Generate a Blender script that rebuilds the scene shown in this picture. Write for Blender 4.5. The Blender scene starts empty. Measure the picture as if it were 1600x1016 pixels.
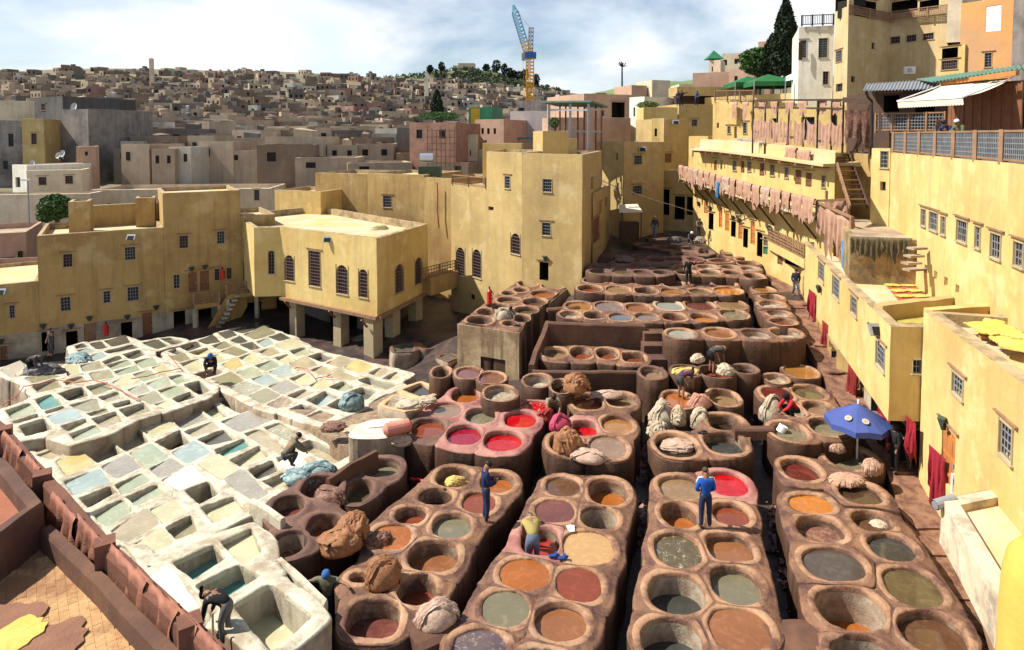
import bpy, bmesh, math, random
import numpy as np
from mathutils import Vector, Matrix, noise
random.seed(7)
SC = bpy.context.scene
# ------------------------------------------------------------------ camera
FOC, HOR, EYE, PITCH = 1000.0, 212.0, 11.4, math.radians(2.5)
PPY = HOR + FOC*math.tan(PITCH)
cam = bpy.data.cameras.new('camera'); cam_o = bpy.data.objects.new('camera', cam)
SC.collection.objects.link(cam_o); SC.camera = cam_o
cam_o.location = (0, 0, EYE); cam_o.rotation_euler = (math.pi/2 - PITCH, 0, 0)
cam.sensor_width = 36; cam.lens = 36*FOC/1600; cam.shift_y = -(508-PPY)/1600
cam.clip_start = 0.1; cam.clip_end = 6000
# ------------------------------------------------------------------ light
SUN_EL, SUN_AZ = math.radians(49), math.radians(-88)      # azimuth from +Y (away), sun stands to the left
sdir = Vector((math.sin(SUN_AZ)*math.cos(SUN_EL), math.cos(SUN_AZ)*math.cos(SUN_EL), math.sin(SUN_EL)))
sun = bpy.data.lights.new('sun', 'SUN'); sun.energy = 5.0; sun.angle = math.radians(0.5); sun.color = (1.0, 0.93, 0.82)
sun_o = bpy.data.objects.new('sun', sun); SC.collection.objects.link(sun_o)
sun_o.rotation_euler = sdir.to_track_quat('Z', 'Y').to_euler(); sun_o.location = (-40, 0, 60)
W = bpy.data.worlds.new('World'); SC.world = W; W.use_nodes = True
nt = W.node_tree; nt.nodes.clear(); N = nt.nodes.new; L = nt.links.new
wo = N('ShaderNodeOutputWorld'); bg = N('ShaderNodeBackground'); sky = N('ShaderNodeTexSky')
sky.sky_type = 'NISHITA'; sky.sun_disc = False; sky.sun_elevation = SUN_EL; sky.sun_rotation = SUN_AZ
sky.air_density = 1.0; sky.dust_density = 0.6; sky.ozone_density = 1.2
tc = N('ShaderNodeTexCoord'); sx = N('ShaderNodeSeparateXYZ'); L(tc.outputs['Generated'], sx.inputs[0])
# clouds on a flat layer: direction / (z + 0.22)
ad = N('ShaderNodeMath'); ad.operation = 'ADD'; ad.inputs[1].default_value = 0.42; L(sx.outputs['Z'], ad.inputs[0])
mx = N('ShaderNodeMath'); mx.operation = 'MAXIMUM'; mx.inputs[1].default_value = 0.05; L(ad.outputs[0], mx.inputs[0])
vd = N('ShaderNodeVectorMath'); vd.operation = 'DIVIDE'; L(tc.outputs['Generated'], vd.inputs[0])
cb = N('ShaderNodeCombineXYZ'); [L(mx.outputs[0], cb.inputs[i]) for i in range(3)]; L(cb.outputs[0], vd.inputs[1])
n1 = N('ShaderNodeTexNoise'); n1.inputs['Scale'].default_value = 1.5; n1.inputs['Detail'].default_value = 7; n1.inputs['Roughness'].default_value = 0.52; n1.inputs['Distortion'].default_value = 0.25
L(vd.outputs[0], n1.inputs['Vector'])
cr = N('ShaderNodeValToRGB'); cr.color_ramp.elements[0].position = 0.38; cr.color_ramp.elements[1].position = 0.54
L(n1.outputs['Fac'], cr.inputs[0])
n2 = N('ShaderNodeTexNoise'); n2.inputs['Scale'].default_value = 2.3; n2.inputs['Detail'].default_value = 5; L(vd.outputs[0], n2.inputs['Vector'])
cc = N('ShaderNodeMixRGB'); cc.inputs[1].default_value = (6.9, 7.8, 8.8, 1); cc.inputs[2].default_value = (8.8, 8.9, 9.1, 1)
cr2 = N('ShaderNodeValToRGB'); cr2.color_ramp.elements[0].position = 0.38; cr2.color_ramp.elements[1].position = 0.6; L(n2.outputs['Fac'], cr2.inputs[0]); L(cr2.outputs[0], cc.inputs[0])
# cloud cover thins towards the zenith, shaped above the view to cut fill light
ramp = N('ShaderNodeMapRange'); ramp.inputs['From Min'].default_value = 0.2; ramp.inputs['From Max'].default_value = 0.6; ramp.inputs['To Min'].default_value = 1.0; ramp.inputs['To Max'].default_value = 0.2
L(sx.outputs['Z'], ramp.inputs['Value'])
mm = N('ShaderNodeMath'); mm.operation = 'MULTIPLY'; L(cr.outputs[0], mm.inputs[0]); L(ramp.outputs[0], mm.inputs[1])
mix = N('ShaderNodeMixRGB'); L(mm.outputs[0], mix.inputs[0]); L(sky.outputs[0], mix.inputs[1]); L(cc.outputs[0], mix.inputs[2])
L(mix.outputs[0], bg.inputs[0]); bg.inputs[1].default_value = 0.075; L(bg.outputs[0], wo.inputs[0])
SC.view_settings.view_transform = 'Standard'; SC.view_settings.look = 'None'; SC.view_settings.exposure = 0.76; SC.view_settings.gamma = 1
SC.view_settings.use_curve_mapping = False
# ------------------------------------------------------------------ geometry of the survey
def ray(px, py):
    x = (px-800)/FOC; v = -(py-PPY)/FOC
    c, s = math.cos(PITCH), math.sin(PITCH)
    return Vector((x, c + v*s, -s + v*c))
def P(px, py, z):
    d = ray(px, py); t = (z-EYE)/d.z
    return Vector((d.x*t, d.y*t, z))
def PD(px, py, y):
    d = ray(px, py); t = y/d.y
    return Vector((d.x*t, y, EYE + d.z*t))
def PP(px, py, pl):                                        # on a sloping plane z = a + b*y + c*x
    d = ray(px, py); a, b, c = pl
    t = (a-EYE)/(d.z - b*d.y - c*d.x)
    return Vector((d.x*t, d.y*t, EYE + d.z*t))
def ZAT(py, y, px=800):                                    # height of the pixel row at depth y
    return PD(px, py, y).z
def nz(x, y, z=0.0, s=1.0): return noise.noise(Vector((x*s, y*s, z*s)))
def jit(p, a=0.02, s=1.3):
    q = Vector(p)*s
    return Vector((p[0]+a*noise.noise(q), p[1]+a*noise.noise(q+Vector((17, 3, 5))), p[2]+a*0.7*noise.noise(q+Vector((5, 31, 9)))))
# ------------------------------------------------------------------ materials
MATS = {}
def mat(name, cols, scale=1.0, rough=0.85, bump=0.25, bscale=18, stain=None, stain_amt=0.5, streak=None, metallic=0, spec=0.3, detail=6, streak_amt=0.5, emit=None, contrast=(0.35, 0.68), sscale=0.45, patch=None):
    """cols: two base colours mixed by noise; stain: patches of dirt; streak: vertical runs of dirt."""
    if name in MATS: return MATS[name]
    m = bpy.data.materials.new(name); m.use_nodes = True; t = m.node_tree; nn = t.nodes.new; ll = t.links.new
    b = t.nodes['Principled BSDF']; b.inputs['Roughness'].default_value = rough; b.inputs['Metallic'].default_value = metallic
    b.inputs['Specular IOR Level'].default_value = spec
    g = nn('ShaderNodeNewGeometry')
    def nse(sc, dt=detail, vec=None, ro=0.6):
        n = nn('ShaderNodeTexNoise'); n.inputs['Scale'].default_value = sc; n.inputs['Detail'].default_value = dt; n.inputs['Roughness'].default_value = ro
        ll(vec or g.outputs['Position'], n.inputs['Vector']); return n.outputs['Fac']
    def rmp(f, a, c):
        r = nn('ShaderNodeMapRange'); r.inputs['From Min'].default_value = a; r.inputs['From Max'].default_value = c; ll(f, r.inputs['Value']); return r.outputs[0]
    def mxr(f, a, c):
        q = nn('ShaderNodeMixRGB')
        (ll(f, q.inputs[0]) if not isinstance(f, float) else setattr(q.inputs[0], 'default_value', f))
        for i, v in ((1, a), (2, c)):
            if isinstance(v, tuple): q.inputs[i].default_value = (*v, 1)
            else: ll(v, q.inputs[i])
        return q.outputs[0]
    def mul(f, k):
        q = nn('ShaderNodeMath'); q.operation = 'MULTIPLY'; ll(f, q.inputs[0])
        if isinstance(k, float): q.inputs[1].default_value = k
        else: ll(k, q.inputs[1])
        return q.outputs[0]
    col = mxr(rmp(nse(0.9*scale), *contrast), cols[0], cols[1])
    col = mxr(mul(rmp(nse(7*scale, 8), 0.35, 0.75), 0.35), col, tuple(c*0.62 for c in cols[0]))
    if stain:
        f = rmp(nse(sscale*scale, 9, ro=0.7), 0.47, 0.6); col = mxr(mul(f, stain_amt), col, stain)
    if patch:
        f = rmp(nse(0.55, 9, ro=0.62), 0.56, 0.64); col = mxr(mul(f, 0.45), col, patch)
        f = rmp(nse(3.1, 10, ro=0.8), 0.60, 0.66); col = mxr(mul(f, 0.5), col, tuple(c*0.5 for c in cols[1]))
    if streak:
        mp = nn('ShaderNodeMapping'); mp.inputs['Scale'].default_value = (1.7, 1.7, 0.16); ll(g.outputs['Position'], mp.inputs['Vector'])
        f = rmp(nse(1.0, 8, mp.outputs[0], 0.72), 0.48, 0.68); col = mxr(mul(f, streak_amt), col, streak)
    ll(col, b.inputs['Base Color'])
    if bump:
        bp = nn('ShaderNodeBump'); bp.inputs['Strength'].default_value = bump; bp.inputs['Distance'].default_value = 0.04
        ll(nse(bscale, 8), bp.inputs['Height']); ll(bp.outputs[0], b.inputs['Normal'])
    if emit: b.inputs['Emission Color'].default_value = (*emit, 1); b.inputs['Emission Strength'].default_value = 1
    MATS[name] = m; return m
LK = 0.6
def liquid(name, c1, c2, foam=0.0, rough=0.12):
    if name in MATS: return MATS[name]
    m = bpy.data.materials.new(name); m.use_nodes = True; t = m.node_tree; nn = t.nodes.new; ll = t.links.new
    b = t.nodes['Principled BSDF']; b.inputs['Roughness'].default_value = rough*.6; b.inputs['Specular IOR Level'].default_value = 0.5
    g = nn('ShaderNodeNewGeometry')
    n = nn('ShaderNodeTexNoise'); n.inputs['Scale'].default_value = 0.9; n.inputs['Detail'].default_value = 5; ll(g.outputs['Position'], n.inputs['Vector'])
    r = nn('ShaderNodeMapRange'); r.inputs['From Min'].default_value = 0.35; r.inputs['From Max'].default_value = 0.65; ll(n.outputs['Fac'], r.inputs['Value'])
    q = nn('ShaderNodeMixRGB'); c1 = tuple(v*(LK if 'lime' not in name else 0.8) for v in c1); c2 = tuple(v*(LK if 'lime' not in name else 0.8) for v in c2); q.inputs[1].default_value = (*c1, 1); q.inputs[2].default_value = (*c2, 1); ll(r.outputs[0], q.inputs[0]); out = q.outputs[0]
    if foam:
        n2 = nn('ShaderNodeTexNoise'); n2.inputs['Scale'].default_value = 5.5; n2.inputs['Detail'].default_value = 9; n2.inputs['Roughness'].default_value = 0.75; n2.inputs['Distortion'].default_value = 1.2; ll(g.outputs['Position'], n2.inputs['Vector'])
        r2 = nn('ShaderNodeMapRange'); r2.inputs['From Min'].default_value = 0.56; r2.inputs['From Max'].default_value = 0.6; r2.inputs['To Max'].default_value = foam; ll(n2.outputs['Fac'], r2.inputs['Value'])
        q2 = nn('ShaderNodeMixRGB'); q2.inputs[2].default_value = (0.6, 0.56, 0.46, 1); ll(r2.outputs[0], q2.inputs[0]); ll(out, q2.inputs[1]); out = q2.outputs[0]
    n3 = nn('ShaderNodeTexNoise'); n3.inputs['Scale'].default_value = 2.4; n3.inputs['Detail'].default_value = 9; n3.inputs['Distortion'].default_value = 2.2; ll(g.outputs['Position'], n3.inputs['Vector'])
    r3 = nn('ShaderNodeMapRange'); r3.inputs['From Min'].default_value = 0.5; r3.inputs['From Max'].default_value = 0.72; r3.inputs['To Max'].default_value = 0.5; ll(n3.outputs['Fac'], r3.inputs['Value'])
    q3 = nn('ShaderNodeMixRGB'); q3.inputs[2].default_value = (min(.8, c1[0]*1.35+.03), min(.8, c1[1]*1.35+.025), min(.8, c1[2]*1.35+.02), 1); ll(r3.outputs[0], q3.inputs[0]); ll(out, q3.inputs[1]); out = q3.outputs[0]
    ll(out, b.inputs['Base Color'])
    w = nn('ShaderNodeTexNoise'); w.inputs['Scale'].default_value = 3.0; w.inputs['Detail'].default_value = 2; ll(g.outputs['Position'], w.inputs['Vector'])
    bp = nn('ShaderNodeBump'); bp.inputs['Strength'].default_value = 0.05; bp.inputs['Distance'].default_value = 0.02; ll(w.outputs['Fac'], bp.inputs['Height']); ll(bp.outputs[0], b.inputs['Normal'])
    MATS[name] = m; return m
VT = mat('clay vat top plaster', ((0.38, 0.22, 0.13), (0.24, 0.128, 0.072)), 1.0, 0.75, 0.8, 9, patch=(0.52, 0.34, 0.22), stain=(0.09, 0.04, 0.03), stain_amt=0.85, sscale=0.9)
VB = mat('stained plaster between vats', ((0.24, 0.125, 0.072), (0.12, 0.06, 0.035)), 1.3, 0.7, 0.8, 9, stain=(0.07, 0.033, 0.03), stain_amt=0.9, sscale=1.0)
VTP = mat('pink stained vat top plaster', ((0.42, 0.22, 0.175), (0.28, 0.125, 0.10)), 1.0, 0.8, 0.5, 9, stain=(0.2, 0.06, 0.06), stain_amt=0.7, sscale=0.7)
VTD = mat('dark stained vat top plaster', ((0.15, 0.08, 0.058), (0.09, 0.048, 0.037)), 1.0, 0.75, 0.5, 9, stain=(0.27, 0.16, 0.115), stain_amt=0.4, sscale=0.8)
VS = mat('dye stained vat side with painted shade', ((0.085, 0.04, 0.024), (0.035, 0.018, 0.012)), 1.0, 0.7, 0.7, 8, stain=(0.17, 0.09, 0.05), stain_amt=0.4, streak=(0.015, 0.01, 0.008), streak_amt=0.85)  # dye stains, darkened further so the colour carries the shade on vat sides
VI = mat('vat inner wall', ((0.17, 0.095, 0.06), (0.09, 0.05, 0.033)), 2.0, 0.6, 0.4, 14, stain=(0.42, 0.36, 0.26), stain_amt=0.45, sscale=1.0)
VIW = mat('pale scaled inner wall', ((0.40, 0.34, 0.26), (0.24, 0.17, 0.115)), 3.0, 0.7, 0.5, 20, stain=(0.2, 0.12, 0.07), stain_amt=0.6, sscale=1.3)
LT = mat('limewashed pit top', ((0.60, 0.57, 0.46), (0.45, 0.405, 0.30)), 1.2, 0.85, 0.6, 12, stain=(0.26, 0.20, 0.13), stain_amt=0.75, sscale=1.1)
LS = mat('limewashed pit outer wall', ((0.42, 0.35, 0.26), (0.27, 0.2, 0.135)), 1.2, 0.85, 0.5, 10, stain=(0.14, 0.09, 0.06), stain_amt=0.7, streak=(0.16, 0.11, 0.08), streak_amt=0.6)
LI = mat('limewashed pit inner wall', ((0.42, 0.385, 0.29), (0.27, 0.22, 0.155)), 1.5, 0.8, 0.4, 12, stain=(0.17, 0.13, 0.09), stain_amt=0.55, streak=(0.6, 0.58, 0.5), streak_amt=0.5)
LTO = mat('orange stained pit top', ((0.6, 0.4, 0.22), (0.45, 0.25, 0.12)), 1.2, 0.8, 0.4, 12, stain=(0.6, 0.5, 0.38), stain_amt=0.5)
YW = mat('yellow limewashed plaster', ((0.44, 0.305, 0.12), (0.36, 0.235, 0.085)), 0.35, 0.9, 0.3, 5, patch=(0.54, 0.42, 0.22), stain=(0.26, 0.155, 0.06), stain_amt=0.65, streak=(0.15, 0.10, 0.055), streak_amt=0.5, sscale=0.5)
YP = mat('pale yellow plaster', ((0.64, 0.485, 0.20), (0.56, 0.395, 0.13)), 0.35, 0.9, 0.3, 5, patch=(0.70, 0.56, 0.29), stain=(0.46, 0.295, 0.095), stain_amt=0.65, streak=(0.33, 0.235, 0.125), streak_amt=0.45, sscale=0.5)
COP = mat('weathered coping', ((0.44, 0.34, 0.19), (0.30, 0.22, 0.12)), 1.0, .9, .6, 8, stain=(0.15, 0.11, 0.07), stain_amt=.75, sscale=1.3)
YG = mat('ochre plaster with green tinge', ((0.47, 0.345, 0.145), (0.38, 0.27, 0.105)), 0.35, 0.9, 0.3, 5, patch=(0.56, 0.45, 0.25), stain=(0.30, 0.21, 0.10), stain_amt=0.5, streak=(0.22, 0.16, 0.09), streak_amt=0.3)
CRP = mat('cream house plaster', ((0.66, 0.56, 0.40), (0.55, 0.44, 0.31)), 0.4, 0.9, 0.3, 6, stain=(0.4, 0.32, 0.22), stain_amt=0.4, streak=(0.25, 0.2, 0.15), streak_amt=0.3)
WHP = mat('white house plaster', ((0.74, 0.72, 0.62), (0.64, 0.60, 0.48)), 0.4, 0.9, 0.25, 6, stain=(0.45, 0.4, 0.3), stain_amt=0.4, streak=(0.3, 0.27, 0.22), streak_amt=0.3)
SAL = mat('salmon house plaster', ((0.52, 0.34, 0.24), (0.42, 0.27, 0.19)), 0.4, 0.9, 0.25, 6, stain=(0.3, 0.2, 0.14), stain_amt=0.4, streak=(0.2, 0.14, 0.11), streak_amt=0.3)
GRP = mat('bare grey render', ((0.26, 0.23, 0.20), (0.17, 0.15, 0.14)), 0.4, 0.95, 0.4, 6, stain=(0.08, 0.075, 0.07), stain_amt=0.7, streak=(0.06, 0.055, 0.05), streak_amt=0.6)  # this grey also carries cloud shade on the far left houses
DGP = mat('dark render with painted cloud shade', ((0.10, 0.095, 0.09), (0.06, 0.058, 0.06)), 0.4, 0.95, 0.4, 6, stain=(0.2, 0.18, 0.16), stain_amt=0.4, streak=(0.03, 0.03, 0.03), streak_amt=0.6)  # near-black tone stands for cloud shade over a far left house
ORP = mat('orange house paint', ((0.62, 0.31, 0.11), (0.55, 0.26, 0.09)), 0.4, 0.9, 0.3, 6, stain=(0.4, 0.28, 0.18), stain_amt=0.5)
RFW = mat('pale roof screed', ((0.58, 0.49, 0.34), (0.46, 0.35, 0.2)), 0.6, 0.9, 0.4, 6, stain=(0.62, 0.42, 0.12), stain_amt=0.5)
RFS = mat('stone grey roof slab', ((0.42, 0.33, 0.23), (0.30, 0.22, 0.15)), 1.0, 0.9, 0.6, 4, stain=(0.2, 0.14, 0.1), stain_amt=0.6)
GRD = mat('wet black lane floor', ((0.05, 0.038, 0.034), (0.022, 0.019, 0.02)), 1.0, 0.45, 0.8, 6, stain=(0.13, 0.07, 0.055), stain_amt=0.6, spec=0.4, sscale=1.0)
PTH = mat('trodden red brown path', ((0.27, 0.145, 0.09), (0.16, 0.08, 0.05)), 2.0, 0.75, 0.9, 7, stain=(0.10, 0.045, 0.032), stain_amt=0.85, sscale=0.9)
GRS = mat('white painted lower wall', ((0.42, 0.37, 0.28), (0.3, 0.25, 0.18)), 0.8, 0.9, 0.4, 6, stain=(0.15, 0.11, 0.08), stain_amt=0.6, streak=(0.12, 0.09, 0.07), streak_amt=0.5)
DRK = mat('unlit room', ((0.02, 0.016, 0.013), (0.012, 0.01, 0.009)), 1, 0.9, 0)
GLS = mat('dark window glass', ((0.02, 0.023, 0.026), (0.012, 0.014, 0.016)), 1, 0.35, 0, spec=0.2)
GRI = mat('blue grey window bars', ((0.22, 0.24, 0.27), (0.16, 0.16, 0.18)), 3, 0.6, 0)
GRM = mat('maroon window bars', ((0.2, 0.12, 0.11), (0.15, 0.09, 0.09)), 3, 0.6, 0)
SIL = mat('pale window surround', ((0.42, 0.35, 0.22), (0.34, 0.27, 0.16)), 2, 0.85, 0.1)
WOD = mat('brown door wood', ((0.22, 0.095, 0.045), (0.15, 0.065, 0.035)), 3, 0.7, 0.3, 20)
WOR = mat('orange door wood', ((0.48, 0.19, 0.055), (0.38, 0.14, 0.04)), 3, 0.6, 0.3, 20)
WOL = mat('weathered timber', ((0.30, 0.18, 0.10), (0.2, 0.115, 0.07)), 3, 0.8, 0.3, 20)
WOK = mat('dark beam timber', ((0.09, 0.05, 0.032), (0.055, 0.034, 0.025)), 3, 0.8, 0.3, 20)
GRN = mat('green painted wood', ((0.03, 0.19, 0.09), (0.02, 0.13, 0.06)), 3, 0.6, 0.1)
LMP = mat('green black lamp metal', ((0.05, 0.07, 0.06), (0.03, 0.04, 0.035)), 3, 0.5, 0)
MTL = mat('grey metal', ((0.35, 0.36, 0.38), (0.27, 0.28, 0.3)), 3, 0.5, 0.1, metallic=0.3)
WHT = mat('white paint', ((0.8, 0.8, 0.78), (0.72, 0.71, 0.68)), 3, 0.6, 0.1)
RED = mat('fire red paint', ((0.6, 0.02, 0.015), (0.5, 0.02, 0.015)), 3, 0.4, 0)
BLK = mat('black rubber', ((0.02, 0.02, 0.022), (0.03, 0.03, 0.03)), 3, 0.6, 0)
HID = mat('dusty pink tan hide', ((0.43, 0.255, 0.175), (0.33, 0.185, 0.125)), 2.0, 0.85, 0.35, 12, stain=(0.43, 0.28, 0.2), stain_amt=0.5, sscale=1.5)
HOR_ = mat('orange brown wet hide', ((0.33, 0.145, 0.06), (0.19, 0.078, 0.034)), 2.5, 0.6, 1.0, 12, stain=(0.36, 0.2, 0.11), stain_amt=0.4, sscale=2.5)
HBR = mat('brown wet hide', ((0.18, 0.085, 0.058), (0.11, 0.05, 0.036)), 2.5, 0.55, 0.8, 14, stain=(0.4, 0.22, 0.15), stain_amt=0.5, sscale=2.5)
HPK = mat('pale pink hide', ((0.46, 0.31, 0.23), (0.30, 0.18, 0.125)), 2.5, 0.75, 0.6, 14, stain=(0.55, 0.45, 0.36), stain_amt=0.5, sscale=2.5)
HWH = mat('cream raw hide', ((0.52, 0.46, 0.35), (0.36, 0.29, 0.2)), 2.5, 0.75, 0.6, 14, stain=(0.28, 0.17, 0.10), stain_amt=0.5, sscale=1.5)
HBL = mat('blue grey hide', ((0.17, 0.27, 0.28), (0.08, 0.13, 0.14)), 2.5, 0.6, 0.7, 14, stain=(0.5, 0.6, 0.56), stain_amt=0.5, sscale=2.5)
HBK = mat('black wet hide', ((0.05, 0.045, 0.045), (0.1, 0.09, 0.085)), 2.5, 0.5, 0.8, 14, stain=(0.25, 0.22, 0.2), stain_amt=0.4, sscale=2.5)
HYL = mat('saffron yellow hide', ((0.62, 0.47, 0.13), (0.58, 0.38, 0.06)), 2.0, 0.8, 0.3, 12)
HCR = mat('crimson cloth hide', ((0.33, 0.02, 0.035), (0.2, 0.012, 0.022)), 2.0, 0.7, 0.5, 12)
HRR = mat('dull red hide', ((0.27, 0.03, 0.025), (0.17, 0.02, 0.018)), 2.0, 0.8, 0.4, 12)
LQ = dict(
 orange=liquid('orange dye', (0.48, 0.15, 0.03), (0.40, 0.12, 0.025)), borange=liquid('bright orange dye', (0.62, 0.22, 0.03), (0.55, 0.19, 0.03)),
 rust=liquid('rust dye', (0.30, 0.07, 0.03), (0.24, 0.055, 0.025)), rustp=liquid('purple rust dye', (0.22, 0.07, 0.05), (0.16, 0.055, 0.045)),
 obrown=liquid('orange brown dye', (0.36, 0.15, 0.06), (0.30, 0.12, 0.05)), brown=liquid('brown dye', (0.17, 0.08, 0.04), (0.13, 0.065, 0.035)),
 dbrown=liquid('dark brown dye', (0.09, 0.05, 0.028), (0.07, 0.04, 0.025)), maroon=liquid('maroon dye', (0.17, 0.025, 0.018), (0.13, 0.02, 0.018)),
 red=liquid('scarlet dye', (0.62, 0.003, 0.01), (0.5, 0.003, 0.01)), crimson=liquid('crimson dye', (0.40, 0.004, 0.035), (0.32, 0.004, 0.03)), redp=liquid('pale red dye', (0.5, 0.06, 0.045), (0.4, 0.04, 0.035)),
 redf=liquid('scarlet dye with foam', (0.62, 0.003, 0.01), (0.5, 0.003, 0.01), 0.9), cream=liquid('cream dye', (0.66, 0.40, 0.17), (0.6, 0.35, 0.14)),
 amber=liquid('amber dye', (0.46, 0.21, 0.055), (0.36, 0.16, 0.04)), tan=liquid('tan dye', (0.36, 0.23, 0.11), (0.30, 0.18, 0.085)), tanp=liquid('pinkish tan dye', (0.36, 0.22, 0.14), (0.3, 0.18, 0.11)),
 olive=liquid('olive water', (0.16, 0.12, 0.055), (0.12, 0.09, 0.045)), olivef=liquid('olive water with foam', (0.16, 0.12, 0.055), (0.12, 0.09, 0.045), 0.45),
 ggreen=liquid('grey green water', (0.26, 0.23, 0.14), (0.21, 0.19, 0.12)), slate=liquid('slate grey water', (0.075, 0.075, 0.065), (0.055, 0.055, 0.05)), gbrown=liquid('grey brown water', (0.12, 0.09, 0.065), (0.1, 0.075, 0.055)),
 sky=liquid('blue grey water', (0.2, 0.25, 0.3), (0.17, 0.2, 0.25)), lilac=liquid('lilac grey water', (0.3, 0.25, 0.25), (0.26, 0.2, 0.19)), pale=liquid('pale water', (0.42, 0.42, 0.36), (0.36, 0.36, 0.3)),
 dark=liquid('black brown water', (0.05, 0.032, 0.02), (0.035, 0.025, 0.018)), foamb=liquid('brown dye with foam', (0.30, 0.12, 0.05), (0.24, 0.09, 0.04), 0.8), purplef=liquid('grey dye with purple scum', (0.2, 0.14, 0.13), (0.12, 0.08, 0.1), 0.3),
 limegrn=liquid('pale green lime water', (0.40, 0.44, 0.31), (0.34, 0.38, 0.26), rough=0.2), limeyel=liquid('pale yellow lime water', (0.60, 0.56, 0.36), (0.5, 0.47, 0.29), rough=0.2),
 limeol=liquid('olive lime water', (0.33, 0.30, 0.18), (0.27, 0.25, 0.15), rough=0.2), limetan=liquid('tan lime water', (0.46, 0.39, 0.26), (0.37, 0.32, 0.21), rough=0.2),
 limegry=liquid('grey lime water', (0.37, 0.34, 0.28), (0.3, 0.28, 0.23), 0.25, rough=0.2), limewht=liquid('white lime milk', (0.8, 0.78, 0.68), (0.7, 0.68, 0.58), rough=0.3),
 limeblu=liquid('pale blue lime water', (0.40, 0.48, 0.45), (0.33, 0.4, 0.37), rough=0.2), limeteal=liquid('teal lime water', (0.13, 0.32, 0.27), (0.1, 0.25, 0.21), rough=0.15),
 limefoam=liquid('lime water with white foam', (0.38, 0.36, 0.25), (0.32, 0.3, 0.2), 0.95, rough=0.2), limeor=liquid('golden lime water', (0.62, 0.5, 0.22), (0.54, 0.43, 0.18), rough=0.2),
 dry=mat('dried residue', ((0.3, 0.23, 0.16), (0.19, 0.13, 0.09)), 2, 0.9, 0.6, 9, stain=(0.5, 0.45, 0.36), stain_amt=0.6, sscale=1.5), limedark=liquid('dark lime water', (0.12, 0.115, 0.085), (0.09, 0.085, 0.07), rough=0.15))
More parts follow.
